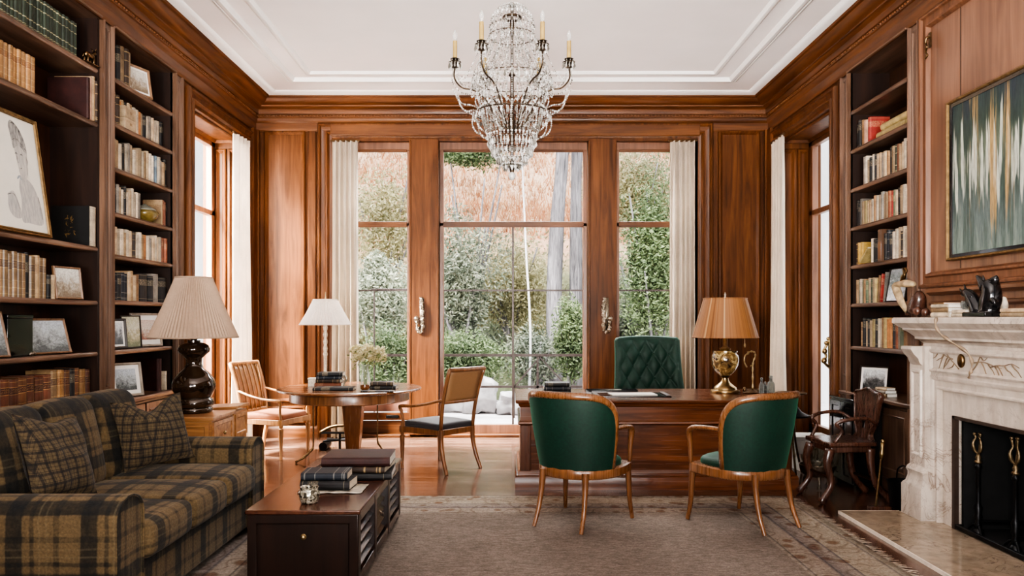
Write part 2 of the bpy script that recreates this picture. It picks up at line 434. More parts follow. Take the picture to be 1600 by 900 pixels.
def glass_pane():
    m, nt, b = newmat('window_glass')
    nt.nodes.remove(b); out = nt.nodes['Material Output']
    t = nt.nodes.new('ShaderNodeBsdfTransparent'); t.inputs[0].default_value = (.97,.98,.98,1)
    g = nt.nodes.new('ShaderNodeBsdfGlossy'); g.inputs['Roughness'].default_value = .02
    lw = N(nt, 'ShaderNodeLayerWeight', Blend=.3); pw = math_(nt, 'POWER', lw.outputs['Facing'], 4.0); fm = math_(nt, 'ADD', math_(nt, 'MULTIPLY', pw, .25), .0); mx = nt.nodes.new('ShaderNodeMixShader')
    L(nt, fm, mx.inputs[0]); L(nt, t.outputs[0], mx.inputs[1]); L(nt, g.outputs[0], mx.inputs[2]); L(nt, mx.outputs[0], out.inputs[0])
    return m
GLASS = glass_pane()
def clear_glass(name, tint=(1,1,1), white=.25, tr=.55):
    m, nt, b = newmat(name)
    out = nt.nodes['Material Output']
    b.inputs['Base Color'].default_value = c4(tint); b.inputs['Roughness'].default_value = .06; b.inputs['Specular IOR Level'].default_value = .9
    b.inputs['Coat Weight'].default_value = .5
    n = noise(nt, coords(nt), 30, 2)
    L(nt, ramp(nt, n, [(.3, tuple(x*.75 for x in tint)), (.7, tint)]).outputs[0], b.inputs['Base Color'])
    t = nt.nodes.new('ShaderNodeBsdfTransparent'); t.inputs[0].default_value = c4(tint)
    lw = N(nt, 'ShaderNodeLayerWeight', Blend=.35)
    f = math_(nt, 'MULTIPLY', math_(nt, 'SUBTRACT', 1.0, lw.outputs['Facing']), tr)
    mx = nt.nodes.new('ShaderNodeMixShader'); L(nt, f, mx.inputs[0]); L(nt, b.outputs[0], mx.inputs[1]); L(nt, t.outputs[0], mx.inputs[2])
    L(nt, mx.outputs[0], out.inputs[0])
    return m
CRYSTAL = clear_glass('cut_crystal', (.5,.52,.5), tr=.8)
BEADS = clear_glass('chandelier_beads', (.9,.9,.88), tr=.12)
_nt = BEADS.node_tree; _g = _nt.nodes.new('ShaderNodeNewGeometry')
L(_nt, ramp(_nt, _g.outputs['Random Per Island'], [(0,(.1,.09,.075)),(.3,(.34,.32,.28)),(.65,(.62,.61,.58)),(1,(.95,.95,.93))]).outputs[0], _nt.nodes['Principled BSDF'].inputs['Base Color'])
_nt.nodes['Principled BSDF'].inputs['Roughness'].default_value = .12
DKBRONZE = plain('chandelier_bronze', (.07,.048,.03), .4, .8, var=.4, nscale=40)
VASEGL = clear_glass('clear_vase_glass', (.9,.93,.92), tr=.9)
# ------------------------------------------------------------------ camera
cam = bpy.data.cameras.new('camera'); cam.sensor_width = 36.0; cam.lens = 36.0*FOC/1600.0
cam.shift_y = 50.0/1600.0; cam.clip_start = .05; cam.clip_end = 300
cam_o = bpy.data.objects.new('camera', cam); COL.objects.link(cam_o)
cam_o.location = (0, 0, CH); cam_o.rotation_euler = (R(90), 0, 0); scene.camera = cam_o

W, BY, CZ, FY = 3.12, 9.31, 4.1, -2.2
OX0, OX1, OZ = wx(520, BY), wx(1090, BY), 3.592        # garden window opening
SY0, SY1, SZ = 7.5, 8.98, 3.5                          # side windows
HB = .18

# ------------------------------------------------------------------ floor, ceiling, walls
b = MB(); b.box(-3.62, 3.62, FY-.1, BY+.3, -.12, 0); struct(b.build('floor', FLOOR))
b = MB(); b.box(-3.7, 3.7, FY-.1, BY+.3, CZ, CZ+.15); ceil = struct(b.build('ceiling', PLASTER))
b = MB()
for x, y1, ins in ((2.52, 8.60, 0), (2.24, 8.34, 1)):
    prof = [(0,0),(.012,-.018),(.03,-.022),(.042,-.012),(.05,-.03),(.07,-.04),(.1,-.042),(.112,-.02),(.12,0)] if not ins else [(0,0),(.008,-.02),(.03,-.03),(.055,-.028),(.066,-.012),(.075,0)]
    b.frame(prof, -x, x, -1.4, y1, lambda a, c, h: (a, c, CZ+h))
o = b.build('ceiling_molding', PLASTER_W, ceil, smooth=50)
b = MB(); b.frame([(0,0),(0,-.03),(.05,-.03),(.09,-.012),(.1,0)], -2.86, 2.86, FY+.26, BY-.26, lambda a, c, h: (a, c, CZ+h))
b.build('plaster_fillet', PLASTER_W, ceil, smooth=40)

def casing_prof(w, e=-.12):
    return [(0,0),(0,.035),(.012,.05),(.03,.052),(.042,.036),(.05,.03),(w*.55,.026),(w*.6,.042),(w*.68,.046),(w*.74,.03),(w*.8,.02),(w-.012,.018),(w,.008),(w,e)]
back_mp = lambda a, c, h: (a, BY-h, c)
# back wall: two piers and the head over the garden window
b = MB(); b.box(-3.62, OX0, BY, BY+.3, 0, CZ); b.box(OX1, 3.62, BY, BY+.3, 0, CZ); b.box(OX0, OX1, BY, BY+.3, OZ, CZ)
wb = struct(b.build('wall_back', W_Z))
b = MB()
PANEL = [(0,0),(0,.012),(.012,.026),(.026,.028),(.036,.016),(.05,.004),(.055,-.004),(.056,.001)]
for x0, x1 in ((wx(413,BY), wx(478,BY)), (wx(1122,BY), wx(1188,BY))):
    b.frame(PANEL, x0, x1, .42, 3.715, back_mp)
    b.frame(PANEL, x0, x1, .16, .38, back_mp)
b.build('panel_molding', W_Z, wb, smooth=50)
b = MB()
for x0, x1 in ((-3.12, -3.05), (3.05, 3.12)): b.box(x0, x1, BY-.05, BY, 0, 3.72)
for x0, x1 in ((wx(482,BY), wx(494,BY)), (wx(1110,BY), wx(1121,BY))): b.box(x0, x1, BY-.02, BY, .14, 3.72)
b.build('corner_stile', W_Z, wb, bevel=.006)
b = MB(); b.frame(casing_prof(HB), OX0-HB, OX1+HB, -.3, OZ+HB+.03, back_mp)
b.build('window_casing', W_Z, wb, smooth=40)
b = MB(); b.box(OX0-.02, OX1+.02, BY-.052, BY+.02, OZ+.05, OZ+.19)
b.build('head_board', W_X, wb, bevel=.01)
b = MB()
for x0, x1 in ((-3.1, OX0-HB), (OX1+HB, 3.1)):
    b.prism([(0,0),(.035,0),(.035,.1),(.025,.125),(.012,.14),(0,.14)], lambda a, c, h: (h, BY-a, c), x0, x1)
struct(b.build('baseboard_back', W_X, smooth=30))

# side walls, mirrored
for s, nm in ((-1, 'left'), (1, 'right')):
    def bx(b, xa, xb, *r): b.box(s*xa, s*xb, *r)
    b = MB()
    bx(b, 3.5, 3.62, FY, SY0-.02, 0, CZ); bx(b, 3.5, 3.62, SY1+.02, BY+.3, 0, CZ); bx(b, 3.5, 3.62, SY0-.02, SY1+.02, SZ, CZ)
    bx(b, W, 3.5, 7.3, SY0, 0, CZ); bx(b, W, 3.5, SY1, BY+.02, 0, CZ); bx(b, W, 3.5, SY0, SY1, SZ, CZ)
    bx(b, W, 3.5, 3.9 if s < 0 else 3.2, 7.3, 3.78, CZ)
    if s < 0: bx(b, W, 3.5, FY, 3.9, 0, CZ)
    else: bx(b, W, 3.5, FY, 3.2, 0, CZ)
    wl = struct(b.build('wall_'+nm, W_Z))
    side_mp = lambda a, c, h: (s*(W-h), a, c)
    b = MB(); b.frame(casing_prof(.16, .0005), SY0-.16, SY1+.16, -.3, SZ+.16, side_mp); b.build('window_casing', W_Z, wl, smooth=40)
    # panelled jambs and soffit of the deep window
    b = MB()
    jm = lambda a, c, h: (s*a, SY1-h, c)
    b.frame(PANEL, 3.15, 3.32, .3, 3.42, jm); b.frame(PANEL, 3.335, 3.47, .3, 3.42, jm)
    jn = lambda a, c, h: (s*a, SY0+h, c)
    b.frame(PANEL, 3.15, 3.32, .3, 3.42, jn); b.frame(PANEL, 3.335, 3.47, .3, 3.42, jn)
    b.frame(PANEL, 3.15, 3.47, SY0+.05, SY1-.05, lambda a, c, h: (s*a, c, SZ-h))
    b.build('jamb_molding', W_Z, wl, smooth=50)
    b = MB(); bx(b, W-.045, W, SY1+.17, BY, 0, 3.72); b.build('corner_stile', W_Z, wl, bevel=.01)
    b = MB()
    b.prism([(0,0),(.035,0),(.035,.1),(.025,.125),(.012,.14),(0,.14)], lambda a, c, h: (s*(W-a), h, c), SY1+.16, BY)
    b.prism([(0,0),(.035,0),(.035,.1),(.025,.125),(.012,.14),(0,.14)], lambda a, c, h: (s*(W-a), h, c), 7.26, SY0-.16)
    struct(b.build('baseboard_'+nm, W_Y, smooth=30))
# wall behind the camera, with a tall window added for fill light
b = MB(); b.box(-3.62, -2.2, FY-.2, FY, 0, CZ); b.box(2.2, 3.62, FY-.2, FY, 0, CZ); b.box(-2.2, 2.2, FY-.2, FY, 0, .5); b.box(-2.2, 2.2, FY-.2, FY, 3.5, CZ)
struct(b.build('wall_front', W_Z))
b = MB()
for x in (-2.17, -.74, .74, 2.17): b.box(x-.04, x+.04, FY-.12, FY-.04, .5, 3.5)
for z in (.53, 2.6, 3.47): b.box(-2.2, 2.2, FY-.11, FY-.05, z-.03, z+.03)
w4 = struct(b.build('window_4', W_Z))

# cornice all round the room
CORN = [(0,3.70),(.018,3.70),(.028,3.715),(.03,3.73),(.03,3.80),(.042,3.812),(.05,3.83),(.052,3.852),(.066,3.858),(.066,3.866),(.05,3.87),(.05,3.895),(.066,3.90),(.07,3.91),
        (.07,3.955),(.085,3.96),(.1,3.972),(.12,3.978),(.122,3.99),(.15,3.998),(.19,4.018),(.215,4.045),(.22,4.055),(.245,4.058),(.252,4.072),(.268,4.08),(.275,4.095),(.275,4.1)]
b = MB(); b.frame(CORN, -W, W, FY, BY, lambda a, c, h: (a, c, h))
t1 = struct(b.build('trim_1', W_X, smooth=35))
# the grain follows each run: the two side runs get their own wood
t1.data.materials.append(W_Y)
for p in t1.data.polygons:
    if abs(p.normal.x) > abs(p.normal.y) or (abs(p.normal.y) < .02 and abs(p.center.x) > 2.75): p.material_index = 1
    if abs(p.center.x) > 2.7 and abs(p.normal.y) < .3: p.material_index = 1
b = MB()
n = 150
for i in range(n): b.bead((-3.05+6.1*(i+.5)/n, BY-.056, 3.882), .014, .013)
for s in (-1, 1):
    for i in range(190): b.bead((s*(W-.056), 1.6+7.6*(i+.5)/190, 3.882), .014, .013)
b.build('bead_molding', plain('bead_wood', (.2,.085,.04), .3), t1)

# ------------------------------------------------------------------ garden windows
GY = 9.44
def win_back(name, x0, x1, zb, mull):
    b = MB(); t = .05
    b.box(x0, x0+t, GY-.05, GY+.03, 0, OZ); b.box(x1-t, x1, GY-.05, GY+.03, 0, OZ)
    b.box(x0, x1, GY-.06, GY+.03, 3.49, OZ); b.box(x0, x1, GY-.05, GY+.03, 0, .14)
    b.box(x0, x1, GY-.05, GY+.02, 2.565, 2.61)
    if zb > .2: b.box(x0, x1, GY-.05, GY+.03, zb-.05, zb)
    o = struct(b.build(name, WF, bevel=.006))
    b = MB(); b.box(x0+t, x1-t, GY-.07, GY-.045, 2.552, 2.622); b.box(x0+t, x1-t, GY-.075, GY-.04, 3.47, 3.5)
    b.build('window_rail', W_X, o, bevel=.005)
    b = MB(); b.box(x0+t, x1-t, GY-.015, GY+.015, 1.772, 1.794)
    if mull: b.box(mull-.012, mull+.012, GY-.016, GY+.016, .14, 2.57)
    b.build('glazing_bar', STEEL, o)
    b = MB(); b.box(x0+t, x1-t, GY-.003, GY+.003, zb if zb > .2 else .14, 3.49); b.build('pane', GLASS, o)
    return o
WF = wood('window_frame_wood', (.12,.05,.025), (.3,.14,.075), 'Z', rough=.4)
w1 = win_back('window_1', OX0+.01, wx(641,BY), .62, None)
win_back('window_2', wx(685,BY)+.005, wx(919,BY)-.005, .14, wx(801.5,GY))
win_back('window_3', wx(962,BY)+.005, OX1-.01, .14, None)
# low panelled leaf below the first window, with a dark latch
b = MB(); b.box(OX0+.06, wx(641,BY)-.05, GY-.03, GY+.01, .30, .575); b.build('lower_panel', plain('weathered_pink_panel', (.3,.15,.105), .55, var=.35, nscale=4), w1)
b = MB(); b.box(OX0+.04, wx(641,BY)-.01, GY-.09, GY-.03, .2, .29); b.box(OX0+.04, wx(641,BY)-.01, GY-.06, GY-.03, .02, .19); b.build('lower_rail', W_X, w1, bevel=.008)
b = MB(); b.box(wx(605,GY), wx(625,GY), GY-.105, GY-.09, .225, .265); b.build('window_latch', BLACKIRON, w1, bevel=.01)
# threshold under all three
b = MB(); b.box(OX0, OX1, BY-.03, BY+.3, 0, .035); struct(b.build('window_sill', W_X, bevel=.008))

# two slim timber leaves between the windows, each with an ornate pull
def scroll_handle(b, x, y, z, flip):
    s = flip
    pts = [(x+.01*s, y, z+.21), (x+.02*s, y-.02, z+.15), (x+.03*s, y-.035, z+.06), (x+.022*s, y-.04, z-.04), (x+.03*s, y-.03, z-.12), (x, y-.02, z-.19), (x-.035*s, y-.025, z-.16), (x-.04*s, y-.03, z-.09), (x-.05*s, y-.025, z-.03)]
    b.tube(spline(pts, 5), [.016+.007*math.sin(i*1.25) for i in range(41)], 7)
    P_ = spline(pts, 5); g_ = random.Random(9)
    for q_ in P_[::1]:
        for k_ in range(2): b.sphere((q_.x+g_.uniform(-.02,.02), q_.y+g_.uniform(-.012,.004), q_.z+g_.uniform(-.012,.012)), g_.uniform(.008,.016), 7, 5)
    for p, r in ((pts[0],.022),(pts[2],.027),(pts[4],.026),(pts[8],.032),(pts[6],.025)): b.sphere(p, r, 8, 6)
    b.box(x-.012, x+.035, y-.01, y+.002, z-.2, z+.22)
for k, (p0, p1, hx, fl) in enumerate(((640.5, 685, 658, 1), (919.5, 962.5, 946, -1))):
    b = MB(); x0, x1 = wx(p0,BY), wx(p1,BY); b.box(x0, x1, BY-.03, GY+.05, 0, OZ+.02); b.box(x0-.006, x0+.02, BY-.036, BY, .035, OZ)
    b.box(x1-.02, x1+.006, BY-.036, BY, .035, OZ); b.box(x0-.006, x1+.006, BY-.04, BY, .035, .2)
    d = struct(b.build('door_%d' % (k+1), W_Z, bevel=.006))
    b = MB(); scroll_handle(b, wx(hx, BY), BY-.032, wz(494, BY), fl); b.build('door_handle', PEWTER, d, smooth=180)

# side windows: tall glazed leaves at the outer face of each deep opening
for s, nm in ((-1, 'window_5'), (1, 'window_6')):
    b = MB(); X0, X1 = s*3.47, s*3.54
    for y0, y1 in ((SY0, SY0+.07), (SY1-.1, SY1), (8.2, 8.26)): b.box(X0, X1, y0, y1, 0, SZ)
    for z0, z1 in ((0,.22), (2.63,2.69), (SZ-.07, SZ)): b.box(X0, X1, SY0, SY1, z0, z1)
    o = struct(b.build(nm, WF, bevel=.006))
    b = MB(); b.box(s*3.50, s*3.506, SY0+.05, SY1-.05, .2, SZ-.05); b.build('pane', GLASS, o)
# brass pull on the near edge of the right-hand casing
t = thing('window_pull', 'ornate aged brass pull on the casing of the window near the fireplace', 'handle', (W-.055, 7.42, wz(552, 7.42)))
b = MB()
b.tube(spline([(0,0,.14),(-.02,0,.09),(-.045,0,.03),(-.03,0,-.03),(-.05,0,-.08),(-.01,0,-.13)],5), .013, 7)
for p, r in (((-.03,0,.1),.022),((-.045,0,.02),.028),((-.05,0,-.07),.03),((-.01,0,.14),.02)): b.sphere(p, r, 8, 6)
b.build('scroll', BRASS, t, smooth=180)
b = MB(); b.box(-.006, .004, -.02, .02, -.15, .15); b.build('back_plate', BRASS, t, bevel=.004)
# ------------------------------------------------------------------ garden
def leaf_mat(name, c1, c2, c3):
    m, nt, b = newmat(name)
    gm = nt.nodes.new('ShaderNodeNewGeometry')
    r = ramp(nt, gm.outputs['Random Per Island'], [(0, c1), (.5, c2), (1, c3)])
    n = noise(nt, coords(nt), 1.1, 3)
    c = mixc(nt, .8, r.outputs[0], ramp(nt, n, [(.3,(.55,.58,.6)),(.7,(1.3,1.28,1.2))]).outputs[0], 'MULTIPLY')
    L(nt, c, b.inputs['Base Color']); b.inputs['Roughness'].default_value = .7
    t = nt.nodes.new('ShaderNodeBsdfTranslucent'); L(nt, c, t.inputs[0]); mx = nt.nodes.new('ShaderNodeMixShader'); mx.inputs[0].default_value = .4
    L(nt, b.outputs[0], mx.inputs[1]); L(nt, t.outputs[0], mx.inputs[2]); L(nt, mx.outputs[0], nt.nodes['Material Output'].inputs[0])
    return m
LEAF_G = leaf_mat('grey_green_leaves', (.12,.15,.11), (.27,.3,.23), (.5,.51,.42))
LEAF_D = leaf_mat('deep_green_leaves', (.06,.09,.04), (.16,.22,.11), (.33,.39,.22))
LEAF_Y = leaf_mat('pale_yellow_green_leaves', (.24,.23,.13), (.46,.42,.26), (.7,.64,.44))
GRASS = leaf_mat('dry_orange_grass', (.42,.18,.09), (.55,.29,.16), (.6,.42,.26))
BARK = wood('pale_bark', (.05,.05,.06), (.42,.41,.44), 'Z', rough=.9, scale=2.2, coat=0, bm=.8)

# hillside behind the terrace
def hill_z(x, y):
    d = max(0, y-13.5)
    return -.4 + .50*d*min(1, .35+d/9) + .5*mnoise.noise(Vector((x*.25, y*.25, 0)))*min(1,d/3)
def hillmat():
    m, nt, b = newmat('hillside_grass')
    v = coords(nt); n = noise(nt, v, .5, 5); n2 = noise(nt, coords(nt,'Object',(6,2,2)), 3, 5)
    sx = nt.nodes.new('ShaderNodeSeparateXYZ'); L(nt, v, sx.inputs[0])
    h = math_(nt,'ADD', math_(nt,'MULTIPLY', sx.outputs[2], .16), math_(nt,'MULTIPLY', math_(nt,'SUBTRACT', n, .5), .9))
    r = ramp(nt, h, [(.1,(.14,.16,.09)),(.35,(.3,.29,.17)),(.6,(.6,.36,.24)),(.9,(.62,.42,.29))])
    c = mixc(nt, .8, r.outputs[0], ramp(nt, n2, [(.3,(.65,.62,.6)),(.7,(1.2,1.2,1.2))]).outputs[0], 'MULTIPLY')
    L(nt, c, b.inputs['Base Color']); b.inputs['Roughness'].default_value = 1
    return m
b = MB(); b.grid(lambda i, j: (-16+.8*i, 13+.8*j, hill_z(-16+.8*i, 13+.8*j)), 41, 34)
o = b.build('hill', hillmat(), smooth=180); struct(o)
b = MB(); b.box(-16, 16, BY+.3, 14.2, -.5, -.06)
struct(b.build('terrace_ground', plain('pale_terrace_stone', (.46,.44,.45), .8, var=.15, nscale=3)))

b = MB()                                                           # dry grass, nobody could count it
g = random.Random(3)
for i in range(20000):
    y = 21+g.random()*11; x = (g.random()-.5)*y*.8+.5
    z = hill_z(x, y); a = g.random()*PI; h = .12+.26*g.random(); w = .012+.018*g.random(); dx, dy = w*math.cos(a), w*math.sin(a); lx, ly = (g.random()-.5)*.3, (g.random()-.5)*.3
    b.add([(x-dx,y-dy,z),(x+dx,y+dy,z),(x+lx,y+ly,z+h)], [(0,1,2)])
tag(b.build('dry_grass', GRASS, fix=False), 'dry orange grass covering the upper hillside', 'grass', kind='stuff')

def crown(b, c, rad, n, size, g, lumps=9):
    cs = []
    for k in range(lumps):
        u = Vector((g.gauss(0,1), g.gauss(0,1), g.gauss(0,1))).normalized()*(.62*g.random()**.4)
        cs.append((Vector((c[0]+u.x*rad[0], c[1]+u.y*rad[1], c[2]+u.z*rad[2])), .35+.35*g.random()))
    for i in range(n):
        q, k = g.choice(cs)
        u = Vector((g.gauss(0,1), g.gauss(0,1), g.gauss(0,1))).normalized()*k*(g.random()**.33)
        p = q + Vector((u.x*rad[0], u.y*rad[1], u.z*rad[2]))
        t = Vector((g.gauss(0,1), g.gauss(0,1), g.gauss(0,1))).normalized(); nn = t.orthogonal().normalized()
        s = size*(.6+.8*g.random()); w = s*.42
        b.add([p-t*s*.5, p+nn*w*.5, p+t*s*.5, p-nn*w*.5], [(0,1,2,3)])
def shrub(name, label, cat, px, py, Y, hw, hh, n, size, mat, seed, trunk=True, group=None):
    g = random.Random(seed)
    X, Z = wx(px, Y), wz(py, Y)
    base = (X, Y, min(hill_z(X,Y) if Y > 13 else -.06, Z-hh*.6))
    t = thing(name, label, cat, base, 0, group)
    b = MB(); crown(b, (0,0,Z-base[2]), (hw, hw*.8, hh), n, size, g, 14); b.build('foliage', mat, t, fix=False)
    b = MB()
    top = max(.3, Z-base[2]+hh*.5)
    for k in range(5):
        a = g.random()*6.28; e = (math.cos(a)*hw*.6, math.sin(a)*hw*.4, top*(.6+.5*g.random()))
        b.tube(spline([(0,0,-.15),(e[0]*.2,e[1]*.2,e[2]*.4),(e[0],e[1],e[2])],5), [.05-.0035*i for i in range(11)], 5)
    b.build('branch', BARK, t, smooth=180)
    return t
shrub('garden_shrub', 'grey green bush outside the first window beside the left curtain', 'shrub', 588, 470, 13.2, .62, .95, 10920, 0.072, LEAF_G, 1)
shrub('garden_shrub', 'feathery pale tree high outside the first window, above the transom', 'tree', 600, 320, 17.5, 1.3, 1.7, 7560, 0.094, LEAF_Y, 2)
shrub('garden_shrub', 'dark leafy shrub low behind the flowers on the round table', 'shrub', 615, 560, 12.6, .62, .65, 8820, 0.061, LEAF_D, 3)
shrub('garden_shrub', 'silvery bush outside the middle window, beside the left timber leaf', 'shrub', 722, 430, 14.5, 1.0, 1.5, 10920, 0.079, LEAF_G, 4)
shrub('garden_shrub', 'pale yellow bush in the centre of the middle window', 'shrub', 800, 455, 16.5, 1.3, 1.5, 10920, 0.086, LEAF_Y, 5)
shrub('garden_shrub', 'low dark green shrub behind the cane chair and railing', 'shrub', 735, 565, 13.3, .9, .62, 10080, 0.065, LEAF_D, 6)
shrub('garden_shrub', 'green shrub growing against the foot of the big tree trunk', 'shrub', 893, 525, 13.2, .42, .95, 6720, 0.065, LEAF_D, 7)
shrub('garden_shrub', 'tall bright green tree filling the window by the right curtain', 'tree', 1025, 430, 13.6, .8, 2.5, 16800, 0.072, LEAF_D, 8)
shrub('garden_shrub', 'pale feathery tree high in the window by the right curtain', 'tree', 985, 300, 17.0, 1.2, 1.5, 8820, 0.094, LEAF_Y, 9)
shrub('garden_shrub', 'grey bush low in the window behind the green desk chair', 'shrub', 975, 500, 15.0, .8, .9, 6720, 0.079, LEAF_G, 10)
shrub('garden_shrub', 'overhanging dark twigs at the top of the middle window', 'tree', 735, 238, 15.0, 1.1, .28, 3150, 0.086, LEAF_D, 11)
shrub('garden_shrub', 'small leafy sapling left of the big tree trunk, near the railing', 'shrub', 838, 560, 14.2, .6, .62, 5460, 0.072, LEAF_G, 12)

# the big pale trunk right of centre, forked at the top, and a thin pale sapling stem
TY = 14.6
for px_, lab, pts, r0 in ((868, 'pale blue-grey leaning tree trunk outside the middle window', [(868,650),(866,560),(865,460),(870,350),(878,250),(882,120)], .165),
                     (899, 'pale grey upright tree trunk beside the right timber leaf', [(905,650),(904,560),(903,460),(903,350),(904,250),(908,120)], .15)):
    t = thing('garden_tree', lab, 'tree', (wx(px_,TY), TY+(.5 if px_ > 880 else 0), -.3), 0, 'pale tree trunks outside the middle window')
    b = MB(); P_ = [(wx(x,TY)-wx(px_,TY), 0, wz(y,TY)+.3) for x, y in pts]
    def tr(i, j, P_=spline(P_, 6), r0=r0):
        a = 2*PI*i/18; p = P_[j]; r = (r0-.0022*j)*(1+.10*math.sin(a*5+j*.13)+.07*math.sin(a*9-j*.3))
        return (p.x+r*math.cos(a), p.y+r*math.sin(a), p.z)
    b.grid(tr, 18, 31, cu=True); b.build('trunk', BARK, t, smooth=180)
    b = MB(); b.tube(spline([P_[4], (P_[4][0]+.25, .1, P_[4][2]+.5), (P_[4][0]+.4, .2, P_[4][2]+1.4)], 5), [.07-.004*i for i in range(11)], 8); b.build('limb', BARK, t, smooth=180)
shrub('garden_shrub', 'broad yellow-green thicket filling the middle window below the transom', 'shrub', 790, 490, 20.6, 2.7, 2.0, 14000, .1, LEAF_Y, 21)
shrub('garden_shrub', 'grey-green thicket across the lower slope behind the railing', 'shrub', 770, 570, 16.4, 2.3, .9, 10000, .085, LEAF_G, 22)
shrub('garden_shrub', 'yellow-green thicket low on the slope in the first window', 'shrub', 590, 520, 17.0, 1.4, 1.5, 7000, .09, LEAF_Y, 23)
t = thing('garden_sapling', 'thin white sapling stem in the middle window above the desk', 'tree', (wx(826,13.8), 13.8, -.3))
b = MB(); b.tube(spline([(0,0,0),(.03,0,1.5),(-.05,0,3),(-.12,0,4.6),(-.2,.1,6)],6), [.026-.0006*i for i in range(25)], 7); b.build('stem', plain('white_bark',(.62,.62,.62),.9), t, smooth=180)

# garden railing
RY = 11.6
rt = thing('garden_railing', 'slim grey metal railing across the terrace outside', 'railing', (0, RY, -.06))
def rz(py): return wz(py, RY)+.06
b = MB(); b.box(-2.6, 2.6, -.02, .02, rz(557), rz(553)); b.build('top_rail', STEEL, rt)
b = MB(); b.box(-2.6, 2.6, -.015, .015, rz(606), rz(602.5)); b.build('bottom_rail', STEEL, rt)
for px in (560, 690, 803, 840, 916, 1040):
    b = MB(); x = wx(px, RY); b.box(x-.015, x+.015, -.015, .015, 0, rz(555)); b.build('post', STEEL, rt)
for a, c in (((805,603),(845,556)),((842,556),(885,603))):
    b = MB(); b.bar((wx(a[0],RY),0,rz(a[1])), (wx(c[0],RY),0,rz(c[1])), .012, 6); b.build('brace', STEEL, rt)
t = thing('handrail', 'short dark handrail beyond the first window', 'railing', (wx(615,11.9), 11.9, -.06))
b = MB(); b.bar((-.35,0,wz(452,11.9)+.06), (.6,0,wz(452,11.9)+.06), .012, 6); b.build('rail', STEEL, t)
for x in (-.3, .55):
    b = MB(); b.bar((x,0,0), (x,0,wz(452,11.9)+.06), .012, 6); b.build('post', STEEL, t)
# boulders on the terrace
ROCK = plain('pale_boulder_stone', (.36,.35,.35), .95, var=.3, nscale=5, bmp=.6)
def boulder(px, py, Y, r, sq, seed, label):
    X = wx(px, Y)
    o_ = MB(); 
    def fn(i, j):
        th = PI*j/13; ph = 2*PI*i/20
        d = Vector((math.sin(th)*math.cos(ph), math.sin(th)*math.sin(ph), -math.cos(th)))
        k = r*(1+.45*mnoise.noise(d*1.6+Vector((seed,0,0)))+.16*mnoise.noise(d*4+Vector((seed,3,0)))); k *= min(1.15, .82/max(abs(d.x),abs(d.y),abs(d.z)))
        return (d.x*k*sq[0], d.y*k*sq[1], max(-.05, d.z*k*sq[2]+.8*r*sq[2]))
    o_.grid(fn, 20, 14, cu=True)
    o = o_.build('boulder', ROCK, smooth=50); o.location = (X, Y, -.06)
    tag(o, label, 'rock', 'boulders on the terrace')
boulder(748, 640, 12.3, .3, (1,1,1.15), 1, 'upright pale boulder beyond the railing, behind the cane chair')
boulder(800, 640, 12.1, .22, (1.1,1,.9), 5, 'low rounded pale boulder beside the upright one, behind the desk corner')
boulder(706, 640, 12.5, .3, (1,1,.8), 9, 'small pale boulder half hidden behind the cane chair')

# white walls added outside so the side windows look overexposed
for s, nm in ((-1,'left'), (1,'right')):
    b = MB(); b.box(s*5.6, s*5.75, 4, 16, -.5, 7.5); struct(b.build('garden_wall_'+nm, STUCCO))
    b = MB(); b.box(s*3.62, s*5.75, 3, BY+.35, -.5, -.06); struct(b.build('side_ground_'+nm, STUCCO))

# ------------------------------------------------------------------ light
wd = bpy.data.worlds.new('sky'); scene.world = wd; wd.use_nodes = True
bg = wd.node_tree.nodes['Background']; bg.inputs[0].default_value = (.86,.92,1,1); bg.inputs[1].default_value = 1.7
def area(name, loc, rot, sx, sy, power, col=(1,1,1)):
    l = bpy.data.lights.new(name, 'AREA'); l.shape = 'RECTANGLE'; l.size = sx; l.size_y = sy; l.energy = power; l.color = col
    o = bpy.data.objects.new(name, l); COL.objects.link(o); o.location = loc; o.rotation_euler = rot; return o
def aim(o, target):
    d = Vector(target)-Vector(o.location); o.rotation_euler = d.to_track_quat('-Z','Y').to_euler()
sun = bpy.data.lights.new('sun', 'SUN'); sun.energy = 3.2; sun.angle = R(8); sun.color = (1,.95,.88)
so = bpy.data.objects.new('sun', sun); COL.objects.link(so); so.rotation_euler = (R(52), R(8), R(-10))
# sky glow over the garden window, over the side windows, and fill lamps added behind the camera
a1 = area('garden_skylight', (0, 11.2, 5.9), (0,0,0), 5.0, 2.6, 1900, (1,.97,.94)); aim(a1, (0, 6.5, .6))
a2 = area('left_skylight', (-5.0, 6.7, 2.9), (0,0,0), 2.2, 3.4, 1200, (1,.93,.85)); aim(a2, (-2.9, 8.9, 1.6))
a3 = area('right_skylight', (5.2, 8.0, 3.2), (0,0,0), 1.8, 3.4, 18, (1,.97,.94)); aim(a3, (-2.6, 9.1, 1.6)); a3.data.spread = R(110)
a4 = area('front_skylight', (-.3, FY-.5, 1.3), (0,0,0), 3.6, 1.6, 330, (1,.96,.93)); aim(a4, (0, 2.6, 4.6)); a4.data.spread = R(80)  # added fill, washes the ceiling from behind the camera
a5 = area('front_skylight_right', (1.7, FY-.45, 2.3), (0,0,0), .9, 1.6, 26, (1,.95,.9)); aim(a5, (-2.9, 7.6, 2.0)); a5.data.spread = R(48)  # added fill for the left bookcases and back wall panel
a6 = area('front_skylight_left', (-1.7, FY-.45, 2.3), (0,0,0), .9, 1.6, 42, (1,.96,.93)); aim(a6, (3.1, 4.9, 2.2)); a6.data.spread = R(52)  # added fill for the chimney wall
a7 = area('left_low_sun', (-5.3, 6.9, 4.7), (0,0,0), .9, .9, 700, (1,.9,.78)); aim(a7, (-1.5, 8.1, 0)); a7.data.spread = R(75)
